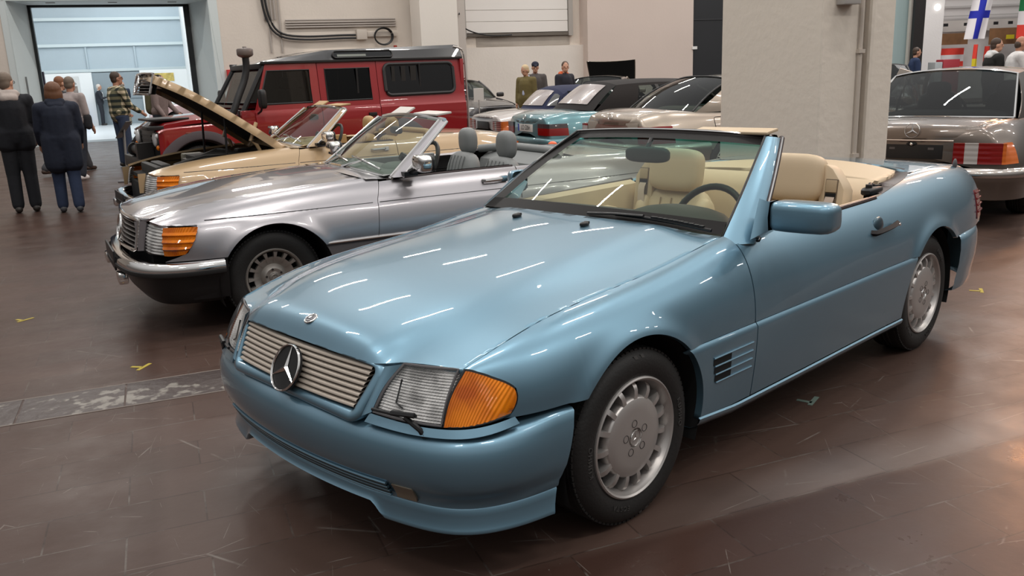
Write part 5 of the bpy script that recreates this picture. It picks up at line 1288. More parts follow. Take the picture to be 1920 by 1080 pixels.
    # rear: back panel, ladder, spare wheel
    mb = MB(); mb.box((-3.94, 0, 1.18), (0.06, 1.52, 1.22)); B(mb, 'rear_door', M_RED, bevel=0.01)
    mb = MB()
    for y in (0.42, 0.66):
        mb.tube(np.array(poly([(-3.86, y, 1.97), (-4.01, y, 1.92), (-4.05, y, 1.75), (-4.07, y, 1.2), (-4.07, y, 0.66)])(np.linspace(0, 1, 20))), 0.016, 8)
    for z in (0.75, 1.0, 1.25, 1.5, 1.72): mb.tube([(-4.06, 0.42, z), (-4.06, 0.66, z)], 0.013, 8)
    o = B(mb, 'rear_ladder', mat('ladder_grey', (0.45, 0.43, 0.41), 0.4, metal=0.5)); o['label'] = 'grey tubular rear ladder'
    sw = wheel(car, 'plate', (-4.02, -0.30, 1.12), 1, R=0.40, Rl=0.215, W=0.24); sw.name = 'spare_wheel'; sw.rotation_euler = (0, 0, PI/2)
    # underbody and dark cabin
    mb = MB(); mb.box((-1.7, 0, 0.52), (4.3, 0.95, 0.18)); mb.box((-1.4, 0, 0.62), (1.8, 1.5, 0.12)); mb.box((-0.2, 0, 0.85), (0.95, 1.0, 0.35)); mb.box((-3.0, 0, 0.95), (1.7, 0.9, 0.3)); B(mb, 'underbody', M_DARK)
    for y in (0.36, -0.36):
        mb = MB(); mb.ell((-1.55, y, 1.10), (0.10, 0.24, 0.36), 16, 10, e=0.5); mb.ell((-1.58, y, 1.52), (0.06, 0.14, 0.10), 14, 8, e=0.6); B(mb, 'seat', M_DASH)
    mb = MB(); mb.grid([[(x, y, 1.30) for y in (-0.7, 0.7)] for x in (-0.62, -0.92)]); B(mb, 'dashboard', M_DASH)
    arch_liners(car, [AF, AR], 0.80, 0.5)
    return car
OFFROAD = build_offroad()
# ================================================================== saloons, coupes and soft tops in the back rows
def anchor(world, local, deg):
    a = math.radians(deg); c, s = math.cos(a), math.sin(a)
    return (world[0]-(c*local[0]-s*local[1]), world[1]-(s*local[0]+c*local[1]), 0)
def build_saloon(name, label, P_, loc, deg, d):
    """d: dimensions. x forward from the front axle."""
    car = empty(name, label, 'car', loc, math.radians(deg))
    WB, fo, ro, hw = d['WB'], d['fo'], d['ro'], d['hw']
    xf, xr = fo, -(WB+ro); zb, zh, zt = d.get('belt', 0.93), d.get('hood', 0.86), d.get('trunk', 0.95)
    A0, A1, C1, C0 = d['A0'], d['A1'], d['C1'], d['C0']; zr = d['roof']; rw, bw = d.get('rw', 0.56), d.get('bw', 0.73)
    ht = d.get('hoodtip', zh-0.10)
    st = [xf-0.04, xf-0.25, 0.2, A0, (A0+C0)/2, C0, (C0+xr)/2, xr+0.20, xr+0.03]
    b = Body(st, [0.52, 0.58, 0.62, 0.66, bw-0.05, bw-0.05, 0.66, 0.62, 0.56], [ht, ht+0.04, zh, zb, zb+0.01, zb+0.01, zt-0.005, zt-0.02, zt-0.06],
             [hw-0.14, hw-0.04, hw-0.01, hw, hw, hw, hw, hw-0.03, hw-0.10], [0.13, 0.14, 0.14, 0.13, 0.11, 0.12, 0.14, 0.14, 0.12],
             [-0.01]*9, [0.13, 0.15, 0.17, 0.18, 0.19, 0.19, 0.19, 0.18, 0.15], 0.50, [(0, 0.31, 0.36), (-WB, 0.31, 0.36)], flare=0.010)
    ZB = 0.50; roofm = d.get('roofmat', P_); gl = d.get('glass', M_TINT)
    def B(mb, nm, m, par=None, **k): return mb.build(nm, m, par or car, ref=((xf+xr)/2, 0, 0.45), **k)
    cuts = [xf-0.04, A0+0.02, (A0+C0)/2-0.25, xr+0.03]; nm = ['front_fender', 'door', 'rear_quarter_panel']
    for s in (1, -1):
        for k in range(3):
            xs = b.xs(cuts[k]-(0.004 if k else 0), cuts[k+1]+(0.004 if k < 2 else 0), 0.05)
            mb = MB(); mb.grid(S(b.cols(xs, lambda x: 0.0, lambda x: max(ZB, b.arch_z(x)), 16), s)); o = B(mb, nm[k], P_, rim=0.02, angle=50)
            if k == 2 and s < 0 and d.get('flap'):
                fx, fz = d['flap']; mb = MB(); ring = []
                for a in np.linspace(0, 2*PI, 25):
                    c_, s_ = math.cos(a), math.sin(a); x = fx+0.085*np.sign(c_)*abs(c_)**0.4; z = fz+0.075*np.sign(s_)*abs(s_)**0.4; p = b.pt(x, b.s_of_z(x, z)); ring.append((x, s*(p[1]+0.002), z))
                mb.tube(ring, 0.0035, 5); B(mb, 'fuel_flap_gap', M_DARK, o)
        rows = np.linspace(0.50, 0.22, 8); ax = lambda z: math.sqrt(max(0, 0.36**2-(z-0.31)**2))
        mb = MB(); mb.grid(S([[(lambda x: (x, b.lower_y(x, z)+0.008, z))((-ax(z))*(1-u)+(-WB+ax(z))*u) for z in rows] for u in np.linspace(0, 1, 16)], s)); B(mb, 'side_cladding', P_)
        for cx in (0, -WB): wheel(car, 'plate', (cx, s*(hw-0.06), 0.31), s, R=0.312, Rl=0.205, W=0.20)
        # greenhouse side
        bel = lambda u: np.array([A0-0.10+(C0-A0+0.10)*u, bw-0.02, zb-0.005]); rl = lambda u: np.array([A1+(C1-A1)*u, rw, zr-0.055-0.02*(2*u-1)**2])
        G = lambda u, v: bel(u)*(1-v)+rl(u)*v+np.array([0, 0.035*math.sin(PI*v), 0])
        uc = d.get('uc', 0.78)
        def patch(u0, u1, v0, v1, nu=8, nv=8, o=0.0): return S([[G(u, v)+np.array([0, o, 0]) for v in np.linspace(v0, v1, nv)] for u in np.linspace(u0, u1, nu)], s)
        mb = MB(); mb.grid(patch(0.03, uc, 0.0, 0.90)); B(mb, 'side_window', d.get('sideglass', gl))
        mb = MB(); mb.grid(patch(uc, 1.0, 0, 1, 10)); B(mb, 'rear_pillar', roofm, rim=0.01)
        mb = MB(); mb.grid(patch(0.0, uc, 0.90, 1.0)); B(mb, 'roof_rail', roofm)
        mb = MB(); mb.tube(patch(0.0, 0.0, 0, 1, 1)[0], 0.028, 8); B(mb, 'windscreen_pillar', P_ if roofm is P_ else M_BLACK)
        if not d.get('pillarless'): mb = MB(); mb.grid(patch(0.46, 0.50, 0, 0.92, 2, 8, 0.004)); B(mb, 'centre_pillar', M_BLACK)
        mb = MB(); mb.tube([p for p in patch(0.0, uc, 0, 0, 10, 1)[:, 0]], 0.010, 6); B(mb, 'belt_strip', d.get('trim', M_BLACK))
        mb = MB(); mb.ell((A0-0.22, s*(hw+0.06), zb+0.06), (0.06, 0.10, 0.06), 14, 8, e=0.5); B(mb, 'door_mirror', P_)
    # roof shell
    V = np.linspace(-1, 1, 17)
    crown = lambda v: zr-0.055*abs(v)**2.6
    mb = MB(); mb.grid([[(A1+(C1-A1)*u+(0.05*(1-v*v) if u < 0.5 else -0.06*(1-v*v))*abs(2*u-1), v*rw, crown(v)-0.02*(2*u-1)**2) for v in V] for u in np.linspace(0, 1, 12)]); rf = B(mb, 'soft_top' if roofm is not P_ else 'roof', roofm)
    fr = lambda v, t, f: None
    def screen(front, t, v):
        if front: a = np.array([A0+0.10*(1-v*v), v*(bw-0.03), zb-0.01+0.01*(1-v*v)]); c = np.array([A1+0.05*(1-v*v), v*rw, crown(v)-0.02])
        else: a = np.array([C0-0.16*(1-v*v), v*(bw-0.06), zb+0.012+0.015*(1-v*v)]); c = np.array([C1-0.06*(1-v*v), v*rw, crown(v)-0.02])
        return a*(1-t)+c*t+np.array([0, 0, d.get('bow', 0.02)*math.sin(PI*t)])
    mb = MB(); mb.grid([[screen(True, t, v) for v in V] for t in np.linspace(0, 1, 8)]); B(mb, 'windscreen', d.get('frontglass', gl))
    if roofm is P_:
        mb = MB(); mb.grid([[screen(False, t, v) for v in V] for t in np.linspace(0, 1, 8)]); o = B(mb, 'rear_window', gl)
        mb = MB(); e = [screen(False, t, -1) for t in np.linspace(0, 1, 8)]+[screen(False, 1, v) for v in V]+[screen(False, t, 1) for t in np.linspace(1, 0, 8)]+[screen(False, 0, v) for v in V[::-1]]; mb.tube(np.array(e)+np.array([-0.003, 0, 0.004]), 0.012, 6); B(mb, 'rear_window_trim', d.get('trim', M_BLACK))
    else:
        mb = MB(); mb.grid([[screen(False, t, v) for v in V] for t in np.linspace(0, 1, 8)]); B(mb, 'rear_skirt', roofm, rf)
        mb = MB(); mb.grid([[screen(False, t, v)+np.array([-0.008, 0, 0.010]) for v in np.linspace(-0.74, 0.74, 10)] for t in np.linspace(0.16, 0.86, 8)]); B(mb, 'rear_window', mat('vinyl_window_grey', (0.33, 0.29, 0.28), 0.25, coat=0.5), rf)
    # bonnet and boot
    hx = np.linspace(A0+0.06, xf-0.05, 14)
    mb = MB(); mb.grid([[(x-0.06*(t*t), t*(float(b.Ty(min(x, xf-0.04)))-0.004), float(b.Tz(min(x, xf-0.04)))+0.035*(1-t*t)*min(1, 0.3+(xf-x)/0.6)) for t in np.linspace(-1, 1, 17)] for x in hx]); hood = B(mb, 'bonnet', P_, rim=0.015)
    if d.get('hood_up'):
        piv = Vector((xf-0.15, 0, ht+0.02)) if d['hood_up'] == 'front' else Vector((A0+0.06, 0, zb)); A = math.radians(d['hood_deg']); hood.matrix_basis = Matrix.Translation(piv) @ Matrix.Rotation(A, 4, 'Y') @ Matrix.Translation(-piv)
        mb = MB(); mb.grid([[(x-0.06*(t*t), t*(float(b.Ty(min(x, xf-0.04)))-0.03), float(b.Tz(min(x, xf-0.04)))-0.02) for t in np.linspace(-1, 1, 9)] for x in hx]); B(mb, 'bonnet_liner', M_DARK, hood)
        mb = MB(); mb.box((xf/2+A0/2, 0, 0.66), (xf-A0-0.1, 1.0, 0.1)); B(mb, 'engine_bay', M_DARK)
    xs = np.linspace(C0-0.17, xr+0.05, 14)
    mb = MB(); mb.grid([[(x-0.05*(1-t*t)*min(1, (C0-x)/0.8), t*(float(b.Ty(max(x, xr+0.03)))-0.004), (float(b.Tz(max(x, xr+0.03))) if x < C0-0.25 else zb+0.012)+0.025*(1-t*t)) for t in np.linspace(-1, 1, 17)] for x in xs]+[[(xr-0.005-0.05*(1-t*t), t*(float(b.Ty(xr+0.03))-0.004), zt-0.085+0.012*(1-t*t)) for t in np.linspace(-1, 1, 17)]]+[[(xr-0.012-0.052*(1-t*t), t*(float(b.Ty(xr+0.03))-0.004)*f_, z_) for t in np.linspace(-1, 1, 17)] for z_, f_ in (((zt-0.085+d['lamp'][2])/2, 1.0), (d['lamp'][2]+0.004, 1.0))]); boot = B(mb, 'boot_lid', P_, rim=0.015, angle=60)
    # end caps
    for e, x0, dr, n_ in ((1, xf-0.04, 1, 'front_panel'), (0, xr+0.03, -1, 'tail_panel')):
        q = b.sec(x0); ring = np.array([(x0, float(y), float(z)) for y, z in q[::8]]+[(x0, q[-1, 0], q[-1, 1])]); ring = np.concatenate([ring[::-1]*np.array([1, -1, 1]), ring]); zc = 0.68
        mb = MB(); mb.grid([(ring-np.array([x0, 0, zc]))*np.array([1, k, k])+np.array([x0+dr*dx, 0, zc]) for k, dx in ((1, 0), (0.985, 0.025), (0.93, 0.05), (0.6, 0.075), (0.3, 0.085), (0.02, 0.09))]); B(mb, n_, P_, angle=60)
    RY = lambda y, z: xr+0.03-0.05-0.04*(1-min(1, (y/(hw-0.1))**2))
    # rear lamps
    def lamp(u, z, wr):
        y0, y1 = d['lamp'][0], hw-0.115
        if u < 0.75: y = y0+(y1-y0)*u/0.75; return np.array([RY(y, z)-0.012+0.03*(u/0.75)**6, y, z])
        w = (u-0.75)/0.25; x = xr+0.055-0.03*0+wr*w; p = b.pt(max(min(x, xf), xr+0.03), b.s_of_z(x, z)); return np.array([x, p[1]+0.006, z])
    z0, z1 = d['lamp'][1], d['lamp'][2]
    for s in (1, -1):
        mb = MB(); segs = d['lampseg']
        for (u0, u1, k, za, zb_) in segs:
            mb.cur = k; nz = 13
            zz = np.linspace(z0+(z1-z0)*za, z0+(z1-z0)*zb_, nz)
            mb.grid(S([[lamp(u, z, d['lamp'][3])+np.array([-0.006*(0.5+0.5*math.cos((z-z0)/(z1-z0)*d.get('ribs', 0)*2*PI)) if d.get('ribs') else 0, 0, 0]) for z in zz] for u in np.linspace(u0, u1, 8)], s))
        tl = B(mb, 'tail_lamp', [M_RED_LENS, M_CLEAR_LENS, mat('amber_tail', (0.62, 0.14, 0.02), 0.15, coat=0.6), M_SMOKE_LENS], rim=0.012); tl['label'] = d.get('lamplabel', 'red tail lamp')
    # plate recess, plate, star
    mb = MB(); mb.box((xr-0.035, 0, d['plate'][0]), (0.02, d['lamp'][0]*2-0.04, z1-z0)); rec = B(mb, 'plate_recess', d.get('recess', P_), bevel=0.004)
    if d.get('plate_text'):
        mb = MB(); mb.box((xr-0.055, 0, d['plate'][0]), (0.012, 0.52, 0.112)); pl = B(mb, 'number_plate', M_PLATE, bevel=0.003); pl['label'] = 'white number plate'
        mb = MB(); mb.box((xr-0.0625, 0.236, d['plate'][0]), (0.003, 0.045, 0.108)); B(mb, 'country_band', M_EUBLUE, pl)
        Mx = Matrix.Translation((xr-0.0625, -0.02, d['plate'][0])) @ Matrix(((0, 0, -1, 0), (-1, 0, 0, 0), (0, 1, 0, 0), (0, 0, 0, 1)))
        text_mesh(d['plate_text'], 'plate_lettering', 0.105, M_BLACK, pl, Mx, sx=0.80)
    elif d.get('plate_holder'):
        mb = MB(); mb.box((xr-0.055, 0, d['plate'][0]), (0.015, 0.54, 0.13)); ph = B(mb, 'number_plate_holder', M_BLACK, bevel=0.005)
        for y in (-0.17, 0.17): mb = MB(); mb.box((xr-0.063, y, d['plate'][0]+0.03), (0.004, 0.05, 0.02)); B(mb, 'holder_clip', mat('clip_grey', (0.12, 0.11, 0.11), 0.5), ph)
    if d.get('star'):
        R_ = np.stack([np.array([0, 1.0, 0]), np.array([-0.97, 0, 0.24]), np.array([0.24, 0, 0.97])], 1); mb = MB(); star_mb(mb, d['star'][1], (xr-0.062-0.012*(d['star'][1] > 0.05), d['star'][2] if len(d['star']) > 2 else 0, d['star'][0]), R=R_, depth=0.008, ring=0.05, th=0.11); o = B(mb, 'star_emblem', M_CHROME, boot)
    if d.get('strip'):
        mb = MB(); mb.tube([(RY(y, 0)-0.022, y, d['strip']) for y in np.linspace(-0.36, 0.36, 20)], 0.009, 6); B(mb, 'boot_chrome_strip', M_CHROME, boot)
        mb = MB(); mb.ell((xr-0.058, 0, d['strip']-0.035), (0.012, 0.05, 0.022), 10, 6); B(mb, 'boot_lock_surround', M_BLACK, boot); mb = MB(); mb.ell((xr-0.072, 0, d['strip']-0.035), (0.006, 0.015, 0.015), 12, 6); B(mb, 'boot_lock', M_CHROME, boot)
    # bumpers
    for e, h, bk in ((0, [(-WB-0.37, hw), (-WB-0.6, hw+0.01), (xr+0.18, hw-0.03), (xr+0.03, hw-0.14), (xr-0.04, hw-0.36), (xr-0.06, 0)], -WB), (1, [(0.37, hw), (0.5, hw), (xf-0.15, hw-0.04), (xf-0.02, hw-0.15), (xf+0.06, hw-0.40), (xf+0.08, 0)], 0.0)):
        p, nn = sweep_path(h, 61, bk); zt_ = d.get('bump', 0.56)
        mb = MB(); mb.grid([[p[i]+nn[i]*a+np.array([0, 0, z]) for a, z in ((-0.05, zt_), (0.02, zt_), (0.045, zt_-0.02), (0.055, zt_-0.06), (0.045, zt_-0.12), (0.02, zt_-0.16), (0.0, zt_-0.28), (-0.08, zt_-0.30))] for i in range(61)]); bu = B(mb, 'front_bumper' if e else 'rear_bumper', d.get('bumpmat', P_), angle=60)
        if d.get('bumpchrome'):
            mb = MB(); mb.grid([[p[i]+nn[i]*a+np.array([0, 0, z]) for a, z in ((-0.02, zt_+0.006), (0.028, zt_+0.008), (0.052, zt_-0.012), (0.062, zt_-0.05), (0.058, zt_-0.075), (0.05, zt_-0.08))] for i in range(61)]); B(mb, 'bumper_chrome', mat('soft_chrome', (0.55, 0.50, 0.46), 0.18, metal=1.0), bu)
    # front lamps
    for s in (1, -1):
        mb = MB(); mb.grid(S([[(xf-0.01-0.10*((y-0.35)/0.4)**2*1.3+0.02, y, z) for z in np.linspace(0.60, ht-0.02, 5)] for y in np.linspace(0.38, hw-0.12, 8)], s)); B(mb, 'headlamp', M_REFLECTOR, rim=0.02)
    mb = MB(); mb.grid([[(xf+0.045, y, z) for z in np.linspace(0.58, ht-0.03, 4)] for y in (-0.35, 0.35)]); B(mb, 'grille', M_BLACK, rim=0.02)
    # cabin
    mb = MB(); mb.box(((A0+C0)/2, 0, 0.62), (abs(C0-A0)-0.1, 2*bw-0.22, 0.28)); mb.box(((xf+xr)/2, 0, 0.36), (xf-xr-0.5, 0.95, 0.2)); mb.box((-WB/2, 0, 0.33), (WB-0.95, 1.5, 0.2)); B(mb, 'underbody', M_DARK)
    sm = d.get('seatmat', M_DASH)
    for y in (0.36, -0.36):
        mb = MB(); mb.ell((A0-1.05, y, 0.86), (0.10, 0.24, 0.30), 16, 10, e=0.5, R=rotm('Y', -0.2)); mb.ell((A0-1.14, y, 1.17), (0.055, 0.13, 0.10), 14, 8, e=0.6); B(mb, 'front_seat', sm)
    mb = MB(); mb.ell((C0+0.45, 0, 0.80), (0.14, 0.62, 0.22), 20, 10, e=0.4); B(mb, 'rear_bench', sm)
    mb = MB(); mb.box((C0+0.12, 0, zb-0.02), (0.40, 2*bw-0.25, 0.03)); B(mb, 'parcel_shelf', sm)
    mb = MB(); mb.box((A0-0.25, 0, zb-0.06), (0.42, 2*bw-0.24, 0.12)); B(mb, 'dashboard', M_DASH, bevel=0.03)
    mb = MB(); swc = np.array([A0-0.62, 0.36, 0.93]); Rw = rotm('Y', -0.45); mb.tube([Rw@np.array([0, 0.19*math.cos(a), 0.19*math.sin(a)])+swc for a in np.linspace(0, 2*PI, 24)], 0.016, 8, cap=False); mb.tube([swc, swc+np.array([0.3, 0, -0.1])], 0.03, 6); B(mb, 'steering_wheel', M_BLACK)
    arch_liners(car, b.arches, hw-0.03)
    return car
# --- second row, seen from behind
SL_WHITE = build_sl('convertible_car', 'white roadster with closed navy blue soft top, seen from behind', M_WHITECAR, M_GREYLEATHER, anchor((-7.95, -8.15), (-3.48, -0.80), 160), math.radians(160), soft=M_BLUETOP)
build_saloon('convertible_car', 'teal blue convertible with closed black soft top and white number plate', M_TEAL, anchor((-7.22, -6.12), (-3.62, -0.82), 160), 160,
    dict(WB=2.715, fo=0.85, ro=1.07, hw=0.87, A0=-0.52, A1=-1.22, C1=-2.55, C0=-3.02, roof=1.385, belt=0.94, trunk=0.955, roofmat=M_DKTOP, uc=0.70, sideglass=glassmat('cab_side', (0.5, 0.56, 0.54)), bow=0.03,
         lamp=(0.44, 0.63, 0.80, 0.20), lampseg=[(0, 1, 3, 0.62, 1.0), (0, 1, 0, 0.0, 0.62)], ribs=0, lamplabel='dark red tail lamp with smoked top', plate=(0.725,), plate_text='LÖ 520H', star=(0.885, 0.04), flap=(-2.95, 0.80), trim=M_BLACK, bump=0.59))
build_saloon('coupe_car', 'champagne coupe with large sloping rear window beside the pillar', M_CHAMP, anchor((-6.70, -3.98), (-4.02, -0.87), 162), 162,
    dict(WB=2.945, fo=0.90, ro=1.20, hw=0.94, A0=-0.55, A1=-1.35, C1=-2.70, C0=-3.42, roof=1.425, belt=0.97, trunk=1.015, uc=0.66, bw=0.79, rw=0.60, bow=0.05, pillarless=True, glass=glassmat('green_tint', (0.33, 0.36, 0.31)),
         lamp=(0.62, 0.62, 0.83, 0.26), lampseg=[(0, 1, 0, 0.88, 1.0), (0, 1, 1, 0.40, 0.88), (0, 1, 0, 0.0, 0.40)], lamplabel='pale tail lamp outlined in red', plate=(0.76,), recess=mat('recess_beige', (0.30, 0.26, 0.22), 0.5), star=(0.935, 0.045), flap=(-3.10, 0.83), seatmat=M_GREYLEATHER, trim=M_BLACK, bump=0.60))
build_saloon('saloon_car', 'brown grey saloon behind the white pillar, seen from the rear', M_BROWN, anchor((-6.36, 0.15), (-4.02, -0.86), -173), -173,
    dict(WB=2.93, fo=0.87, ro=1.17, hw=0.91, A0=-0.60, A1=-1.35, C1=-2.70, C0=-3.40, roof=1.43, belt=0.95, trunk=0.975, uc=0.74, bw=0.76, rw=0.58, glass=glassmat('saloon_glass', (0.30, 0.33, 0.32)),
         lamp=(0.36, 0.60, 0.785, 0.10), lampseg=[(0, 0.16, 0, 0, 1), (0.16, 0.35, 1, 0, 1), (0.35, 0.68, 0, 0, 1), (0.68, 1.0, 2, 0, 1)], ribs=4, lamplabel='ribbed red, white and amber tail lamp', plate=(0.70,), recess=mat('recess_brown', (0.09, 0.075, 0.065), 0.4, metal=0.4), plate_holder=True, star=(0.895, 0.068), strip=0.805, trim=M_CHROME, bump=0.555, bumpchrome=True, seatmat=M_DASH))
# --- far row
build_saloon('saloon_car', 'dark saloon facing forward against the far wall beside a white sign', M_DARKCAR, (-12.8, -14.0, 0), 75,
    dict(WB=2.80, fo=0.85, ro=1.05, hw=0.88, A0=-0.55, A1=-1.25, C1=-2.55, C0=-3.05, roof=1.43, belt=0.94, trunk=0.96, glass=glassmat('far_glass', (0.4, 0.45, 0.42)), lamp=(0.44, 0.63, 0.80, 0.20), lampseg=[(0, 1, 0, 0, 1)], plate=(0.72,), seatmat=M_DASH))
build_saloon('saloon_car', 'silver saloon with raised black-lined bonnet in the far row', M_CHAMP, (-16.2, -12.6, 0), 212,
    dict(WB=2.65, fo=0.80, ro=0.95, hw=0.84, A0=-0.50, A1=-1.15, C1=-2.35, C0=-2.85, roof=1.40, belt=0.92, trunk=0.93, glass=glassmat('far_glass', (0.4, 0.45, 0.42)), lamp=(0.42, 0.63, 0.78, 0.15), lampseg=[(0, 1, 0, 0, 1)], plate=(0.72,), hood_up='front', hood_deg=52, seatmat=M_DASH))
# ================================================================== people
def capsule_mb(mb, p, q, r0, r1, n=12, flat=None):
    """tapered limb with rounded ends"""
    p = np.array(p, float); q = np.array(q, float); d = q-p; L_ = np.linalg.norm(d)+1e-9; d /= L_
    k = [(-r0*math.cos(a), r0*math.sin(a)) for a in np.linspace(0.05, PI/2, 4)]
    k += [(L_+r1*math.sin(a), r1*math.cos(a)) for a in np.linspace(0, PI/2-0.05, 4)]
    mb.tube([p+d*t for t, r in k], [r for t, r in k], n)
def blob(parts, ells, name, m, parent, vox=0.014, smooth=6):
    """union of limbs and ellipsoids as ONE continuous skin"""
    mb = MB()
    for a in parts: capsule_mb(mb, *a)
    for c, r, *R in ells: mb.ell(c, r, 14, 9, R=R[0] if R else None)
    me = bpy.data.meshes.new(name); me.from_pydata(mb.v, [], mb.f)
    bm = bmesh.new(); bm.from_mesh(me); bmesh.ops.recalc_face_normals(bm, faces=bm.faces); bm.to_mesh(me); bm.free()
    o = bpy.data.objects.new('tmp', me); COL.objects.link(o)
    r_ = o.modifiers.new('r', 'REMESH'); r_.mode = 'VOXEL'; r_.voxel_size = vox
    s_ = o.modifiers.new('s', 'SMOOTH'); s_.factor = 0.5; s_.iterations = smooth
    dg = bpy.context.evaluated_depsgraph_get(); dg.update()
    m2 = bpy.data.meshes.new_from_object(o.evaluated_get(dg)); m2.name = name
    bpy.data.objects.remove(o); bpy.data.meshes.remove(me)
    m2.materials.clear(); m2.materials.append(m)
    for f in m2.polygons: f.use_smooth = True
    o = bpy.data.objects.new(name, m2); COL.objects.link(o); o.parent = parent
    return o
def cloth(name, col, rough=0.85): return mat('cloth_'+name, col, rough, bump=0.35, bscale=22, vary=0.12)
SKIN = mat('skin', (0.50, 0.27, 0.18), 0.55); SKIN2 = mat('skin_tan', (0.40, 0.20, 0.13), 0.55)
def person(name, label, loc, rz, H=1.76, top=None, bottom=None, hair=None, shoes=None, skin=SKIN, coat=0.0, hood=None, bulk=1.0, step=0.0, armL=(0.05, 0.1), armR=(0.05, 0.1), sleeve=1.0, long_hair=False, bald=False, turn=0.0, tilt=0.0, collar=None, extras=(), vox=0.014, lean=0.0):
    """figure standing at the origin facing +x. arm = (forward swing, elbow bend) in radians"""
    t = empty(name, label, 'person', loc, rz); k = H/1.76; top = top or cloth('navy', (0.02, 0.025, 0.04)); bottom = bottom or cloth('dark_trousers', (0.02, 0.022, 0.03))
    hair = hair or mat('hair_brown', (0.07, 0.04, 0.025), 0.6); shoes = shoes or mat('shoe_dark', (0.03, 0.025, 0.022), 0.5)
    V = lambda x, y, z: np.array([x, y, z])*k
    hip, ch, nk = V(0, 0, 0.95), V(lean*0.25, 0, 1.33), V(0.005+lean*0.42, 0, 1.50)
    hc = nk+V(0.03+0.03*tilt, 0, 0.135)
    Rh = rotm('Z', turn)@rotm('Y', tilt)
    legs, body, topc, trou, feet, hands = [], [], [], [], [], []
    for s in (1, -1):
        h = hip+V(0, 0.09*s, -0.02); sw = step*s
        kn = V(0.02+sw*0.30+max(0, sw)*0.08, 0.095*s, 0.50); an = V(sw*0.55-(0.10 if sw < 0 else 0)*abs(step)*2, 0.10*s, 0.085+(0.05*abs(step) if sw < 0 else 0))
        legs += [(h, kn, 0.080*k, 0.055*k), (kn, an, 0.052*k, 0.036*k)]
        trou += [(h, kn, 0.102*k*(0.6+0.4*bulk), 0.086*k), (kn, an+V(0, 0, 0.02), 0.084*k, 0.074*k)]
        feet.append((s, an))
        sh = ch+V(0.0+lean*0.08, 0.185*s*(0.5+0.5*bulk), 0.10); f, e = armL if s > 0 else armR
        up = np.array([math.sin(f), 0.13*s, -math.cos(f)]); up /= np.linalg.norm(up); el = sh+up*0.29*k
        fo = np.array([math.sin(f+e), -0.10*s*min(1, e)+0.04*s, -math.cos(f+e)]); fo /= np.linalg.norm(fo); wr = el+fo*0.25*k
        body += [(sh, el, 0.048*k, 0.040*k), (el, wr, 0.040*k, 0.028*k)]
        bb = 0.6+0.4*bulk; topc += [(sh, el, 0.068*k*bb, 0.056*k*bb)]
        if sleeve > 0.5: topc += [(el, wr-fo*0.02, 0.056*k*bb, 0.046*k)]
        # palm, four fingers of unequal length and a thumb
        side = np.cross(fo, [0, 1, 0]); side /= np.linalg.norm(side)+1e-9
        pc = wr+fo*0.05*k; body += [(wr, pc+fo*0.035*k, 0.026*k, 0.030*k)]
        for i, ln in enumerate((0.062, 0.072, 0.068, 0.052)):
            b0 = pc+fo*0.045*k+side*(0.024-0.016*i)*k; m_ = b0+fo*ln*0.55*k; e_ = m_+(fo*0.7+np.array([0, -0.6*s, 0]))*ln*0.5*k; body += [(b0, m_, 0.0098*k, 0.009*k), (m_, e_, 0.009*k, 0.008*k)]
        b0 = wr+fo*0.02*k+side*0.024*k; body += [(b0, b0+(fo*0.7+side*0.7)*0.05*k, 0.012*k, 0.010*k)]
    torso = [(hip, ch, 0.125*k, 0.140*k), (ch+V(0, -0.10, 0.07), ch+V(0, 0.10, 0.07), 0.080*k, 0.080*k), (nk-V(0, 0, 0.06), hc-V(0.03, 0, 0.05), 0.056*k, 0.052*k)]
    E_ = lambda x, y, z: hc+Rh@V(x, y, z)
    head = [(hc+Rh@V(0, 0, 0.02), V(0.095, 0.075, 0.112), Rh), (E_(0.030, 0, -0.055), V(0.062, 0.056, 0.065), Rh), (E_(0.098, 0, -0.005), V(0.020, 0.014, 0.030), Rh), (E_(0.108, 0, -0.020), V(0.016, 0.015, 0.011), Rh), (E_(0.084, 0, -0.058), V(0.014, 0.026, 0.008), Rh)]
    for s in (1, -1): head.append((E_(-0.005, 0.079*s, -0.005), V(0.022, 0.009, 0.032), Rh)); head.append((E_(0.080, 0.030*s, 0.028), V(0.014, 0.026, 0.008), Rh))
    blob(torso+legs+body+[(f[1], f[1]+V(0.10, 0, -0.05), 0.035*k, 0.03*k) for f in feet], head, 'body', skin, t, vox=min(vox, 0.0095))
    for s in (1, -1): mb = MB(); mb.ell(E_(0.086, 0.031*s, 0.010), V(0.007, 0.010, 0.007), 8, 6); mb.build('eye', mat('eye_dark', (0.05, 0.04, 0.035), 0.2), t)
    # clothes
    tw = [(hip+V(0, 0, 0.05-0.02), ch, 0.150*k*bulk, 0.160*k*bulk), (ch+V(0, -0.115*bulk, 0.075), ch+V(0, 0.115*bulk, 0.075), 0.088*k*bulk, 0.088*k*bulk), (ch+V(0, 0, 0.10), nk-V(0, 0, 0.03), 0.11*k, 0.072*k)]
    if coat: tw += [(hip+V(0, y, 0.05), hip+V(-0.01, y*1.35, -coat), 0.14*k*bulk, 0.118*k*bulk) for y in (-0.07, 0.07)]
    blob(topc+tw, [(hip+V(-0.0, 0, 0.08), V(0.155*bulk, 0.19*bulk, 0.14))], 'jacket' if coat or bulk > 1.05 else 'shirt', top, t, vox=vox)
    blob(trou, [(hip+V(-0.01, 0, 0.0), V(0.128*bulk, 0.175*bulk, 0.12))], 'trousers', bottom, t, vox=vox)
    for s, an in feet: blob([(an+V(-0.04, 0, -0.035), an+V(0.12, 0.01*s, -0.045), 0.048*k, 0.040*k), (an+V(0, 0, 0.0), an+V(0.03, 0, -0.03), 0.045*k, 0.05*k)], [], 'shoe', shoes, t, vox=0.012)
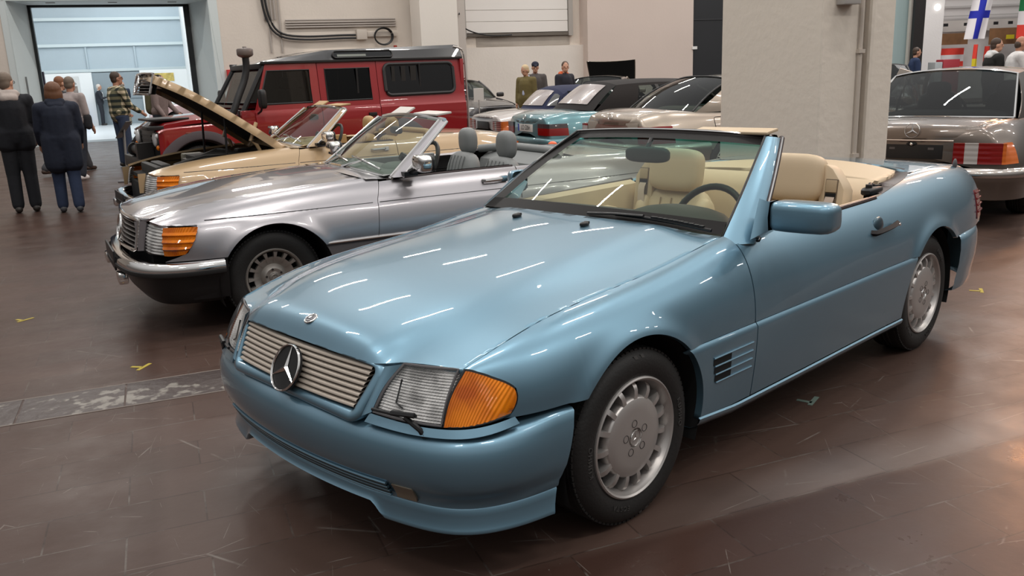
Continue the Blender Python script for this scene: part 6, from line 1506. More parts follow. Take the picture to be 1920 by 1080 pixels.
    # hair
    hr = [(E_(-0.018, 0, 0.045), V(0.098, 0.083, 0.098), Rh)]
    if bald: hr = [(E_(-0.030, 0, -0.005), V(0.080, 0.081, 0.060), Rh)]
    if long_hair: hr += [(E_(-0.03, 0, 0.035), V(0.108, 0.108, 0.105), Rh), (E_(-0.045, 0, -0.04), V(0.090, 0.118, 0.135), Rh), (E_(-0.015, 0.075, -0.06), V(0.060, 0.040, 0.10), Rh), (E_(-0.015, -0.075, -0.06), V(0.060, 0.040, 0.10), Rh)]
    else: hr += [(E_(-0.050, 0, -0.01), V(0.058, 0.078, 0.075), Rh)]
    blob([], hr, 'hair', hair, t, vox=0.012, smooth=2)
    if hood: blob([(nk+V(-0.055, -0.07, 0.0), nk+V(-0.055, 0.07, 0.0), 0.060*k, 0.060*k), (nk+V(-0.02, -0.10, -0.01), nk+V(0.04, -0.08, -0.05), 0.04*k, 0.035*k), (nk+V(-0.02, 0.10, -0.01), nk+V(0.04, 0.08, -0.05), 0.04*k, 0.035*k), (nk+V(-0.10, -0.05, -0.05), nk+V(-0.10, 0.05, -0.05), 0.06*k, 0.06*k)], [], 'hood', hood, t, vox=0.014)
    if collar: blob([(nk+V(0.05, -0.05, -0.05), nk+V(-0.04, -0.05, 0.01), 0.025*k, 0.025*k), (nk+V(0.05, 0.05, -0.05), nk+V(-0.04, 0.05, 0.01), 0.025*k, 0.025*k), (nk+V(0.10, 0, -0.12), nk+V(0.13, 0, -0.40), 0.055*k, 0.045*k)], [], 'shirt_front', collar, t, vox=0.012)
    for ex in extras: ex(t, V, hip, ch, nk, hc, E_)
    return t
def plaid():
    m, nt, b = _new('plaid_flannel'); N = nt.nodes.new; L = nt.links.new
    tc = N('ShaderNodeTexCoord'); sp = N('ShaderNodeSeparateXYZ'); L(tc.outputs['Object'], sp.inputs[0])
    def band(o, f, w, add=None):
        s_ = sp.outputs[o]
        if add: a_ = N('ShaderNodeMath'); a_.operation = 'ADD'; L(s_, a_.inputs[0]); L(sp.outputs[add], a_.inputs[1]); s_ = a_.outputs[0]
        mu = N('ShaderNodeMath'); mu.operation = 'MULTIPLY'; mu.inputs[1].default_value = f; L(s_, mu.inputs[0])
        fr = N('ShaderNodeMath'); fr.operation = 'FRACT'; L(mu.outputs[0], fr.inputs[0]); g = N('ShaderNodeMath'); g.operation = 'GREATER_THAN'; g.inputs[1].default_value = w; L(fr.outputs[0], g.inputs[0]); return g.outputs[0]
    a = band('Z', 9, 0.5); c = band('Y', 9, 0.5, 'X'); s2 = N('ShaderNodeMath'); s2.operation = 'ADD'; L(a, s2.inputs[0]); L(c, s2.inputs[1]); h = N('ShaderNodeMath'); h.operation = 'MULTIPLY'; h.inputs[1].default_value = 0.5; L(s2.outputs[0], h.inputs[0])
    rp = N('ShaderNodeValToRGB'); e = rp.color_ramp.elements; e[0].color = (0.62, 0.52, 0.36, 1); e[1].color = (0.015, 0.022, 0.018, 1); x = e.new(0.5); x.color = (0.14, 0.13, 0.075, 1); L(h.outputs[0], rp.inputs[0]); L(rp.outputs[0], b.inputs['Base Color']); b.inputs['Roughness'].default_value = 0.9
    return m
def ex_backpack(col):
    def f(t, V, hip, ch, nk, hc, E_): blob([(ch+V(-0.20, 0, -0.25), ch+V(-0.20, 0, 0.05), 0.125, 0.11)], [], 'backpack', cloth('bag_'+col[0], col[1]), t, vox=0.015)
    return f
def ex_strap(t, V, hip, ch, nk, hc, E_):
    mb = MB(); mb.tube(np.array(poly([nk+V(-0.02, 0.10, -0.02), ch+V(-0.158, 0.06, 0.02), ch+V(-0.165, -0.05, -0.18), hip+V(-0.06, -0.20, 0.12)])(np.linspace(0, 1, 20))), 0.012, 6, flat=0.5); mb.build('bag_strap', M_BLACK, t)
    blob([(hip+V(0.03, -0.235, 0.12), hip+V(0.03, -0.235, -0.02), 0.07, 0.07)], [], 'shoulder_bag', cloth('bag_black', (0.015, 0.015, 0.018)), t)
def ex_glasses(t, V, hip, ch, nk, hc, E_):
    mb = MB()
    for s in (1, -1): mb.tube([E_(0.096+0.0*a, 0.031*s+0.024*math.cos(a), 0.010+0.018*math.sin(a)) for a in np.linspace(0, 2*PI, 14)], 0.003, 5, cap=False); mb.tube([E_(0.095, 0.055*s, 0.012), E_(0.0, 0.083*s, 0.012)], 0.003, 5)
    mb.build('glasses', M_BLACK, t)
def ex_cap(t, V, hip, ch, nk, hc, E_):
    blob([(E_(0.06, -0.03, 0.075), E_(0.15, 0.0, 0.065), 0.03, 0.02), (E_(0.06, 0.03, 0.075), E_(0.15, 0.0, 0.065), 0.03, 0.02)], [(E_(-0.005, 0, 0.075), V(0.105, 0.09, 0.075))], 'cap', cloth('cap_navy', (0.012, 0.014, 0.03)), t, vox=0.011)
def ex_tray(t, V, hip, ch, nk, hc, E_):
    mb = MB(); mb.box(ch+V(0.40, 0, -0.20), (0.36, 0.46, 0.02)); mb.build('tray', mat('tray_white', (0.75, 0.76, 0.77), 0.4), t, bevel=0.006)
JEANS = cloth('jeans', (0.022, 0.035, 0.075)); DKJ = cloth('dark_jeans', (0.014, 0.017, 0.026)); NAVY = cloth('navy_coat', (0.010, 0.014, 0.028)); BLK = cloth('black_jacket', (0.008, 0.009, 0.013))
def ry(px, away=0.0):   # heading straight away from the photographer at image column px, plus a turn (+ left)
    return -2.33266519-math.atan((px-960)/1613.5)+math.radians(away)
GREYH = mat('hair_grey_brown', (0.16, 0.12, 0.09), 0.6); BROWNH = mat('hair_brown', (0.07, 0.04, 0.025), 0.6); AUBURN = mat('hair_auburn', (0.13, 0.055, 0.025), 0.55); BLOND = mat('hair_blond', (0.55, 0.42, 0.25), 0.6)
person('person', 'man in a black hooded jacket seen from behind at the left edge', (-1.05, -10.12, 0), ry(40, 0), 1.80, top=BLK, bottom=cloth('black_trousers', (0.012, 0.013, 0.017)), hair=GREYH, hood=cloth('pale_hood', (0.42, 0.36, 0.33)), coat=0.06, bulk=1.15, turn=-0.6, extras=(ex_glasses,), armL=(0.15, 0.5), armR=(0.15, 0.5))
person('person', 'person with chin-length brown hair in a long navy coat and blue jeans', (-1.42, -9.55, 0), ry(110, 0), 1.66, top=NAVY, bottom=JEANS, hair=AUBURN, coat=0.26, bulk=1.30, long_hair=True, hood=NAVY, step=0.12, shoes=mat('shoe_black_white', (0.05, 0.05, 0.055), 0.5), armL=(0.1, 0.5), armR=(0.1, 0.5))
person('person', 'man in a pale grey polo shirt with a black shoulder strap, walking away', (-2.95, -13.75, 0), ry(150, -35), 1.77, top=cloth('pale_grey_polo', (0.34, 0.29, 0.28)), bottom=DKJ, hair=GREYH, bulk=1.05, sleeve=0.3, step=0.22, shoes=mat('shoe_white', (0.60, 0.56, 0.55), 0.6), extras=(ex_glasses, ex_strap), skin=SKIN2, armL=(0.2, 0.5), armR=(0.1, 0.35))
person('person', 'man with reddish hair mostly hidden behind the man in the grey polo', (-3.28, -15.35, 0), ry(112, -60), 1.80, top=cloth('dark_polo', (0.03, 0.03, 0.035)), bottom=cloth('grey_trousers', (0.05, 0.05, 0.055)), hair=mat('hair_reddish', (0.20, 0.08, 0.035), 0.6), step=0.75, shoes=mat('boot_brown', (0.05, 0.03, 0.022), 0.5), sleeve=0.3)
person('person', 'man in a green and cream plaid shirt and jeans, looking to the right', (-4.36, -15.45, 0), ry(215, -62), 1.86, top=plaid(), bottom=cloth('blue_jeans', (0.03, 0.045, 0.085)), hair=mat('hair_dark_brown', (0.05, 0.03, 0.02), 0.6), bulk=1.16, skin=SKIN2, armL=(0.1, 0.9), armR=(0.25, 0.75), turn=-0.2, tilt=-0.12, extras=(ex_glasses,))
person('person', 'man in a dark navy jumper and khaki trousers seen from behind in the bright annexe', (-11.8, -35.1, 0), ry(243, 10), 1.78, top=cloth('navy_jumper', (0.015, 0.02, 0.035)), bottom=cloth('khaki', (0.20, 0.17, 0.12)), hair=GREYH, bald=True, bulk=1.1, turn=-0.3, vox=0.02, armL=(0.3, 1.2), armR=(0.3, 1.2))
person('person', 'person in a dark suit carrying a white tray in the bright annexe', (-11.4, -36.8, 0), ry(176, -95), 1.72, top=cloth('dark_suit', (0.02, 0.022, 0.03)), bottom=cloth('dark_suit', (0.02, 0.022, 0.03)), hair=mat('hair_white', (0.6, 0.55, 0.5), 0.6), collar=cloth('white_shirt', (0.6, 0.6, 0.6)), vox=0.02, armL=(0.35, 1.35), armR=(0.35, 1.35), extras=(ex_tray,))
person('person', 'man in a grey-brown sweater with a backpack, head hidden by the raised bonnet', (-5.35, -15.9, 0), ry(292, -120), 1.78, top=cloth('grey_brown_sweater', (0.20, 0.15, 0.14)), bottom=DKJ, hair=BROWNH, bulk=1.08, extras=(ex_backpack(('olive', (0.11, 0.10, 0.055))),), skin=SKIN2, armL=(0.25, 0.5), armR=(0.1, 0.5), lean=0.12)
person('person', 'white-haired man in an olive jacket looking down, behind the parked soft tops', (-12.0, -11.6, 0), ry(985, 150), 1.70, top=cloth('olive_jacket', (0.13, 0.10, 0.035)), bottom=DKJ, hair=BLOND, collar=cloth('pale_blue_shirt', (0.42, 0.45, 0.58)), bulk=1.12, coat=0.1, turn=-0.4, tilt=0.3, vox=0.018)
person('person', 'man in a navy cap and grey jacket beside the white-haired man', (-12.55, -11.85, 0), ry(1006, 185), 1.76, top=cloth('grey_jacket', (0.075, 0.065, 0.062)), bottom=DKJ, hair=GREYH, collar=cloth('lilac_shirt', (0.40, 0.38, 0.48)), bulk=1.12, coat=0.1, tilt=0.2, extras=(ex_cap,), vox=0.018, armL=(0.2, 1.2))
person('person', 'man in a dark jacket with orange lining near the raised black bonnet', (-12.35, -10.75, 0), ry(1064, -140), 1.74, top=cloth('navy_jacket2', (0.014, 0.014, 0.022)), bottom=DKJ, hair=BROWNH, collar=cloth('lilac_shirt', (0.40, 0.38, 0.48)), hood=cloth('orange_lining', (0.55, 0.10, 0.03)), bulk=1.15, coat=0.1, turn=-0.5, vox=0.018, armR=(0.1, 0.9), armL=(0.1, 0.9))
person('person', 'man in a dark blue sweater in front of the pale teal partition', (-22.0, -6.95, 0), ry(1710, -70), 1.78, top=cloth('blue_sweater', (0.015, 0.03, 0.08)), bottom=DKJ, hair=mat('hair_dark_brown', (0.05, 0.03, 0.02), 0.6), vox=0.02)
person('person', 'dark-haired man in a black pullover and white collar at the right edge', (-16.35, -3.25, 0), ry(1865, -60), 1.83, top=cloth('black_pullover', (0.010, 0.010, 0.010)), bottom=DKJ, hair=mat('hair_dark_brown', (0.05, 0.03, 0.02), 0.6), hood=cloth('white_shirt', (0.6, 0.6, 0.6)), bulk=1.15, vox=0.016, turn=-0.3)
person('person', 'man in a white shirt with thinning hair, rightmost of all people', (-16.15, -2.78, 0), ry(1898, -75), 1.84, top=cloth('white_shirt', (0.6, 0.6, 0.6)), bottom=DKJ, hair=mat('hair_dark_brown', (0.05, 0.03, 0.02), 0.6), bald=True, bulk=1.2, vox=0.016, skin=SKIN2, armL=(0.3, 1.2), armR=(0.3, 1.2))
# ================================================================== hall: frame a (along back wall), b (away from camera)
TH = math.radians(158); E1 = np.array([math.cos(TH), math.sin(TH), 0]); E2 = np.array([math.cos(TH+PI/2), math.sin(TH+PI/2), 0]); J0 = np.array([-6.0, -25.6, 0])
def W(a, b, z=0.0): return J0+a*E1+b*E2+np.array([0, 0, z])
RW = np.stack([E1, E2, np.array([0, 0, 1.0])], 1)
def wbox(mb, a0, a1, b0, b1, z0, z1): mb.box(W((a0+a1)/2, (b0+b1)/2, (z0+z1)/2), (a1-a0, b1-b0, z1-z0), R=RW)
def wall_mat(name, col, rough=0.8, bump=0.25, stain=0.12):
    m, nt, b = _new(name); N = nt.nodes.new; L = nt.links.new
    tc = N('ShaderNodeTexCoord'); n1 = N('ShaderNodeTexNoise'); n1.inputs['Scale'].default_value = 0.7; n1.inputs['Detail'].default_value = 6
    n2 = N('ShaderNodeTexNoise'); n2.inputs['Scale'].default_value = 14; n2.inputs['Detail'].default_value = 5
    mx = N('ShaderNodeMix'); mx.data_type = 'RGBA'; mx.inputs['A'].default_value = (*[c*(1-stain) for c in col], 1); mx.inputs['B'].default_value = (*[min(1, c*(1+stain)) for c in col], 1)
    bp = N('ShaderNodeBump'); bp.inputs['Strength'].default_value = bump; bp.inputs['Distance'].default_value = 0.02
    L(tc.outputs['Object'], n1.inputs['Vector']); L(tc.outputs['Object'], n2.inputs['Vector']); L(n1.outputs['Fac'], mx.inputs['Factor']); L(mx.outputs['Result'], b.inputs['Base Color'])
    L(n2.outputs['Fac'], bp.inputs['Height']); L(bp.outputs[0], b.inputs['Normal']); b.inputs['Roughness'].default_value = rough
    return m
def floor_mat():
    m, nt, b = _new('brown_tile_floor'); N = nt.nodes.new; L = nt.links.new
    def math_(op, a=None, c=None, v=None, w=None):
        n = N('ShaderNodeMath'); n.operation = op
        for i, (x, y) in enumerate(((a, v), (c, w))):
            if x is not None: L(x, n.inputs[i])
            elif y is not None: n.inputs[i].default_value = y
        return n.outputs[0]
    def mapr(x, a, c, lo=0.0, hi=1.0):
        n = N('ShaderNodeMapRange'); n.inputs['From Min'].default_value = a; n.inputs['From Max'].default_value = c; n.inputs['To Min'].default_value = lo; n.inputs['To Max'].default_value = hi; L(x, n.inputs['Value']); return n.outputs[0]
    def mix(f, A, B_):
        n = N('ShaderNodeMix'); n.data_type = 'RGBA'
        for k, x in (('Factor', f), ('A', A), ('B', B_)):
            if hasattr(x, 'links'): L(x, n.inputs[k])
            else: n.inputs[k].default_value = x if k == 'Factor' else (*x, 1)
        return n.outputs['Result']
    tc = N('ShaderNodeTexCoord'); sp = N('ShaderNodeSeparateXYZ'); L(tc.outputs['Object'], sp.inputs[0]); a, bb = sp.outputs['X'], sp.outputs['Y']
    def noise(sc, det=5, rough=0.6, vec=None):
        n = N('ShaderNodeTexNoise'); n.inputs['Scale'].default_value = sc; n.inputs['Detail'].default_value = det; n.inputs['Roughness'].default_value = rough; L(vec or tc.outputs['Object'], n.inputs['Vector']); return n.outputs['Fac']
    mp = N('ShaderNodeMapping'); mp.inputs['Location'].default_value = (0.1, 0.10, 0); L(tc.outputs['Object'], mp.inputs[0])
    br = N('ShaderNodeTexBrick'); br.inputs['Scale'].default_value = 1.0; br.inputs['Brick Width'].default_value = 0.55; br.inputs['Row Height'].default_value = 0.265; br.inputs['Mortar Size'].default_value = 0.0035
    br.inputs['Color1'].default_value = (0.9, 0.9, 0.9, 1); br.inputs['Color2'].default_value = (1.12, 1.1, 1.1, 1); br.inputs['Mortar'].default_value = (0.55, 0.55, 0.55, 1); L(mp.outputs[0], br.inputs['Vector'])
    mp2 = N('ShaderNodeMapping'); mp2.inputs['Scale'].default_value = (0.6, 1.8, 1); L(tc.outputs['Object'], mp2.inputs[0])
    n1 = noise(1.1, 7, 0.65, mp2.outputs[0]); n2 = noise(22, 5, 0.7)
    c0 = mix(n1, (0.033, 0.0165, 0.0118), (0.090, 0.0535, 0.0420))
    # lighter tone to the right of a = 2.75, paler band along b = -26.8, darker, redder tone on the near side
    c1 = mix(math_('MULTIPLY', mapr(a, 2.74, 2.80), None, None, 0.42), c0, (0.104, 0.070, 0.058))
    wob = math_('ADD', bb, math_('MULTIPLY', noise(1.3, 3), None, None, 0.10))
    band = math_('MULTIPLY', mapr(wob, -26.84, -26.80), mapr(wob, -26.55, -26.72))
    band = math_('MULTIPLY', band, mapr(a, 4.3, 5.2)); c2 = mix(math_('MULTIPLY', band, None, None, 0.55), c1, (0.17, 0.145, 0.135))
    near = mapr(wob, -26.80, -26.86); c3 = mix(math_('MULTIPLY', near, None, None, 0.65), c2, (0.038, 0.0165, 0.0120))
    mu = N('ShaderNodeMix'); mu.data_type = 'RGBA'; mu.blend_type = 'MULTIPLY'; mu.inputs['Factor'].default_value = 0.75; L(c3, mu.inputs['A']); L(br.outputs['Color'], mu.inputs['B'])
    # fine pale scratches and specks
    vo = N('ShaderNodeTexVoronoi'); vo.feature = 'DISTANCE_TO_EDGE'; vo.inputs['Scale'].default_value = 1.6; mpv = N('ShaderNodeMapping'); mpv.inputs['Rotation'].default_value = (0, 0, 0.5); mpv.inputs['Scale'].default_value = (0.5, 1.5, 1); L(tc.outputs['Object'], mpv.inputs[0]); L(mpv.outputs[0], vo.inputs['Vector'])
    scr = math_('MULTIPLY', mapr(vo.outputs['Distance'], 0.006, 0.0), mapr(noise(3.1, 4), 0.52, 0.62))
    spk = math_('MULTIPLY', mapr(noise(60, 2), 0.70, 0.76), mapr(noise(2.0, 3), 0.5, 0.62))
    vo2 = N('ShaderNodeTexVoronoi'); vo2.feature = 'DISTANCE_TO_EDGE'; vo2.inputs['Scale'].default_value = 2.7; mpw = N('ShaderNodeMapping'); mpw.inputs['Rotation'].default_value = (0, 0, -0.7); mpw.inputs['Scale'].default_value = (1.7, 0.55, 1); L(tc.outputs['Object'], mpw.inputs[0]); L(mpw.outputs[0], vo2.inputs['Vector'])
    scr = math_('MAXIMUM', scr, math_('MULTIPLY', mapr(vo2.outputs['Distance'], 0.004, 0.0), mapr(noise(4.3, 4), 0.54, 0.60)))
    jl = math_('MULTIPLY', br.outputs['Fac'], mapr(noise(5.5, 4), 0.48, 0.62)); scr = math_('MAXIMUM', scr, math_('MULTIPLY', jl, None, None, 0.55))
    c4 = mix(math_('MULTIPLY', math_('MAXIMUM', scr, spk), None, None, 0.6), mu.outputs['Result'], (0.26, 0.235, 0.21))
    L(c4, b.inputs['Base Color'])
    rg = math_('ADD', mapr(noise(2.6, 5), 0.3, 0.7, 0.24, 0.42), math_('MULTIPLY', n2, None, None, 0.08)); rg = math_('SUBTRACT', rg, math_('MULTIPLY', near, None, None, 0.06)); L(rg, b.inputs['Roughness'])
    bp = N('ShaderNodeBump'); bp.inputs['Strength'].default_value = 0.22; bp.inputs['Distance'].default_value = 0.01
    hh = math_('ADD', math_('MULTIPLY', br.outputs['Fac'], None, None, -0.6), math_('MULTIPLY', noise(9, 4), None, None, 0.5)); L(hh, bp.inputs['Height']); L(bp.outputs[0], b.inputs['Normal'])
    b.inputs['Specular IOR Level'].default_value = 0.20
    return m
def struct(mb, name, m, **k):
    o = mb.build(name, m, None, smooth=False, **k); o['kind'] = 'structure'; return o
# floor: local axes are (a, b)
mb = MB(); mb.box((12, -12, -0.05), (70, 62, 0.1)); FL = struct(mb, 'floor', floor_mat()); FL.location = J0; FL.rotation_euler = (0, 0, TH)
# channel cover strip let into the floor
def strip_mat():
    m = wall_mat('strip_concrete', (0.060, 0.044, 0.040), 0.45, 0.5, 0.45); nt = m.node_tree; N = nt.nodes.new; L = nt.links.new; b = nt.nodes['Principled BSDF']
    src = b.inputs['Base Color'].links[0].from_socket; tc = N('ShaderNodeTexCoord'); n = N('ShaderNodeTexNoise'); n.inputs['Scale'].default_value = 13; n.inputs['Detail'].default_value = 6; n2 = N('ShaderNodeTexNoise'); n2.inputs['Scale'].default_value = 1.4
    L(tc.outputs['Object'], n.inputs['Vector']); L(tc.outputs['Object'], n2.inputs['Vector']); ad = N('ShaderNodeMath'); ad.operation = 'ADD'; L(n.outputs['Fac'], ad.inputs[0]); L(n2.outputs['Fac'], ad.inputs[1])
    r = N('ShaderNodeMapRange'); r.inputs['From Min'].default_value = 1.12; r.inputs['From Max'].default_value = 1.2; L(ad.outputs[0], r.inputs['Value']); mx = N('ShaderNodeMix'); mx.data_type = 'RGBA'; L(r.outputs[0], mx.inputs['Factor']); L(src, mx.inputs['A']); mx.inputs['B'].default_value = (0.22, 0.20, 0.175, 1); L(mx.outputs['Result'], b.inputs['Base Color'])
    return m
m_strip = strip_mat()
mb = MB()
for a0, a1 in ((-4, 2.105), (2.115, 2.60), (2.61, 4.2), (4.21, 7.0)): wbox(mb, a0, a1, -24.645, -24.285, -0.01, 0.002)
s_ = struct(mb, 'trim_1', m_strip)
mb = MB()
for b0 in (-24.65, -24.28): wbox(mb, -4, 7, b0-0.006, b0+0.004, -0.01, 0.0025)
struct(mb, 'trim_2', mat('joint_dust', (0.20, 0.17, 0.15), 0.9))
M_WALL = wall_mat('warm_white_wall', (0.68, 0.61, 0.54)); M_REVEAL = wall_mat('cool_white_reveal', (0.62, 0.68, 0.68), 0.7, 0.1, 0.05)
M_ANNEX = wall_mat('blue_grey_shutter', (0.42, 0.50, 0.55), 0.6, 0.1, 0.10)
# back wall: left of the portal, above it, right of it
BW = -1.5
mb = MB(); wbox(mb, -14, -0.44, BW, BW+0.5, 0, 9); struct(mb, 'wall_left', M_WALL)
mb = MB(); wbox(mb, 4.98, 16.8, BW, BW+0.5, 0, 9); wbox(mb, -0.44, 4.98, BW, BW+0.5, 4.0, 9); struct(mb, 'wall_back', M_WALL)
mb = MB(); wbox(mb, 7.4, 16.8, BW-0.25, BW, 0, 2.38); struct(mb, 'trim_3', wall_mat('low_wall_white', (0.72, 0.66, 0.60)))
mb = MB(); wbox(mb, 16.8, 21.0, BW-0.6, BW+0.5, 0, 9); struct(mb, 'wall_right', wall_mat('pinkish_wall', (0.62, 0.52, 0.465), 0.85, 0.1, 0.05))
mb = MB(); wbox(mb, 21.0, 34, BW-0.5, BW+0.5, 0, 9); struct(mb, 'door_2', mat('dark_gate', (0.018, 0.019, 0.022), 0.6, vary=0.2, bscale=0.6))
mb = MB(); wbox(mb, 21.0, 34, BW-0.52, BW-0.5, 3.1, 3.14); struct(mb, 'trim_4', mat('gate_line', (0.03, 0.03, 0.033), 0.6))
# portal lining
mb = MB(); wbox(mb, -0.60, -0.42, BW-0.02, 0.0, 0, 4.05); wbox(mb, 4.75, 5.0, BW-0.02, 0.0, 0, 4.05); wbox(mb, -0.60, 5.0, BW-0.02, 0.0, 3.94, 4.10); struct(mb, 'trim_5', M_REVEAL)
mb = MB(); mb.add([W(-0.43, BW-0.03), W(-0.07, 0), W(-0.07, 0, 3.94), W(-0.43, BW-0.03, 3.94)], [[0, 1, 2, 3]]); mb.add([W(5.02, BW-0.03), W(4.27, 0), W(4.27, 0, 3.94), W(4.74, BW-0.03, 3.94)], [[0, 1, 2, 3]]); struct(mb, 'trim_6', M_REVEAL)
mb = MB(); wbox(mb, -0.14, 0.0, -0.05, 0.2, 0, 3.95); wbox(mb, 4.12, 4.27, -0.05, 0.2, 0, 3.95); wbox(mb, -0.14, 4.27, -0.05, 0.2, 3.88, 3.95); struct(mb, 'door_1', mat('black_door_frame', (0.010, 0.014, 0.016), 0.5))
for k, a in enumerate((0.6, 2.2, 3.8)): mb = MB(); wbox(mb, a-0.12, a+0.12, -0.9, -0.8, 3.925, 3.945); tag(mb.build('portal_vent', mat('vent_grey', (0.25, 0.25, 0.24), 0.6), None), 'small grey vent slot in the white portal soffit', 'vent', group='vents in the portal soffit')
for nm, a, b, z0, z1, lb in (('door_rail', 0.28-0.62, -1.0, 0.2, 1.95, 'grey guide rail on the left side of the portal'), ('door_rail', 4.83, -0.9, 0.2, 1.9, 'grey guide rail on the right side of the portal')):
    mb = MB(); wbox(mb, a-0.06, a+0.06, b-0.05, b+0.05, z0, z1); tag(mb.build(nm, mat('rail_grey', (0.16, 0.17, 0.17), 0.6), None), lb, 'rail')
# ---- bright annexe behind the portal
mb = MB(); wbox(mb, -9, 13, 0.25, 16, -0.04, 0.004); struct(mb, 'floor_annexe', mat('pale_floor', (0.55, 0.58, 0.60), 0.35))
mb = MB(); wbox(mb, -0.4, 4.6, -0.3, 0.9, -0.03, 0.006); struct(mb, 'trim_7', mat('threshold_grey', (0.16, 0.18, 0.19), 0.4))
mb = MB(); wbox(mb, -9, 13, 13.0, 13.3, 0, 9); struct(mb, 'wall_annexe', M_ANNEX)
for k, z in enumerate((2.30, 3.36, 4.42, 5.4)):
    mb = MB(); wbox(mb, -2.6, 4.45, 12.9, 13.0, z-0.06, z+0.06); tag(mb.build('shutter_beam', mat('beam_pale', (0.60, 0.68, 0.70), 0.5), None), 'pale horizontal beam across the shutter, %s' % ('lowest one', 'second from the bottom', 'third from the bottom', 'topmost one')[k], 'beam')
for a in (0.52, 2.44): mb = MB(); wbox(mb, a-0.03, a+0.03, 12.93, 12.99, 2.37, 3.29); tag(mb.build('shutter_mullion', M_ANNEX, None), 'thin vertical mullion on the %s of the blue grey shutter' % ('left part' if a < 1 else 'right part'), 'mullion')
mb = MB(); wbox(mb, -9, 0.62, 12.6, 12.75, 0, 2.22); tag(mb.build('partition_panel', mat('panel_white', (0.80, 0.82, 0.82), 0.6), None), 'white exhibition partition with a poster, left of the grey gate', 'partition')
mb = MB(); wbox(mb, 2.52, 9, 12.6, 12.75, 0, 2.25); tag(mb.build('partition_panel', mat('panel_white', (0.80, 0.82, 0.82), 0.6), None), 'white exhibition partition right of the grey gate', 'partition')
mb = MB(); wbox(mb, 0.62, 2.52, 12.7, 12.8, 0, 2.2); wbox(mb, 0.62, 2.52, 12.66, 12.7, 1.10, 1.13); struct(mb, 'door_3', mat('gate_grey', (0.26, 0.31, 0.34), 0.6))
mb = MB(); wbox(mb, 4.45, 5.6, 9, 13, 0, 6); struct(mb, 'wall_annexe_right', mat('panel_bright', (0.85, 0.87, 0.87), 0.6))
t = empty('poster', 'white poster reading II12 with a dark car photograph', 'poster', tuple(W(-0.35, 12.57, 1.5)), TH)
mb = MB(); mb.box((0, 0, 0), (0.92, 0.02, 1.15)); mb.build('poster_sheet', mat('poster_white', (0.62, 0.63, 0.62), 0.6), t)
mb = MB(); mb.box((0.0, -0.013, -0.02), (0.74, 0.006, 0.40)); mb.build('poster_photo', mat('poster_photo', (0.20, 0.17, 0.15), 0.6, vary=0.9, bscale=5), t)
text_mesh('ll12', 'poster_lettering', 0.30, M_BLACK, t, Matrix.Translation((-0.10, -0.014, 0.38)) @ Matrix(((1, 0, 0, 0), (0, 0, -1, 0), (0, 1, 0, 0), (0, 0, 0, 1))))
mb = MB(); wbox(mb, -0.05, 0.25, 12.2, 12.45, 0.0, 0.95); tag(mb.build('display_stand', mat('stand_blue', (0.02, 0.12, 0.5), 0.5), None, bevel=0.02), 'small bright blue display box below the poster', 'stand')
mb = MB(); mb.grid([[W(a, 12.58+0.01*math.sin(a*9), z) for z in (1.75, 2.1)] for a in np.linspace(3.1, 3.9, 8)]); tag(mb.build('wall_picture', mat('picture_yellow', (0.55, 0.42, 0.12), 0.6, vary=0.8, bscale=6), None), 'yellow picture hung on the right white partition', 'picture')
mb = MB(); wbox(mb, -1.75, -1.4, 12.54, 12.59, 1.2, 1.75); tag(mb.build('banner', mat('banner_red', (0.55, 0.05, 0.07), 0.6, vary=0.9, bscale=4), None), 'small red and white banner left of the poster', 'banner')
mb = MB(); wbox(mb, -0.10, 0.02, 0.4, 0.6, 0, 2.1); tag(mb.build('door_panel', mat('purple_black', (0.035, 0.025, 0.05), 0.5), None), 'dark folded door leaf inside the left of the portal', 'door leaf')
# pale pink car in the annexe behind the bonnet
build_saloon('hall_car', 'pale pink car in the bright annexe, half hidden by the raised bonnet', paint('pale_pink_paint', (0.62, 0.42, 0.42), metal=0.1), tuple(W(3.6, 5.2)), 158+180,
    dict(WB=2.5, fo=0.75, ro=0.85, hw=0.80, A0=-0.5, A1=-1.1, C1=-2.2, C0=-2.6, roof=1.38, belt=0.9, trunk=0.9, glass=glassmat('annex_glass', (0.5, 0.6, 0.58)), lamp=(0.42, 0.6, 0.75, 0.15), lampseg=[(0, 1, 0, 0, 1)], plate=(0.7,)))
# ---- things on the back wall
mb = MB(); wbox(mb, -1.62, -1.20, BW-0.06, BW, 2.55, 3.25); sg = tag(mb.build('wall_sign', mat('sign_navy', (0.012, 0.014, 0.03), 0.5), None), 'dark sign with a red disc at the left end of the back wall', 'sign')
mb = MB(); mb.lathe([(0, 0.0), (0.09, 0.0), (0.09, 0.01)], (0, 0, 0), axis='y', n=20); mb.v = [tuple(W(-1.27+p[0], BW-0.07-p[1]*0.2, 2.72+p[2])) for p in mb.v]; mb.build('sign_disc', mat('sign_red', (0.6, 0.02, 0.03), 0.5), sg)
mb = MB(); wbox(mb, 5.05, 5.30, BW-0.13, BW-0.005, 1.55, 1.95); tag(mb.build('alarm_box', mat('alarm_red', (0.45, 0.02, 0.02), 0.5), None, bevel=0.01), 'red fire alarm box on the wall right of the portal', 'alarm box')
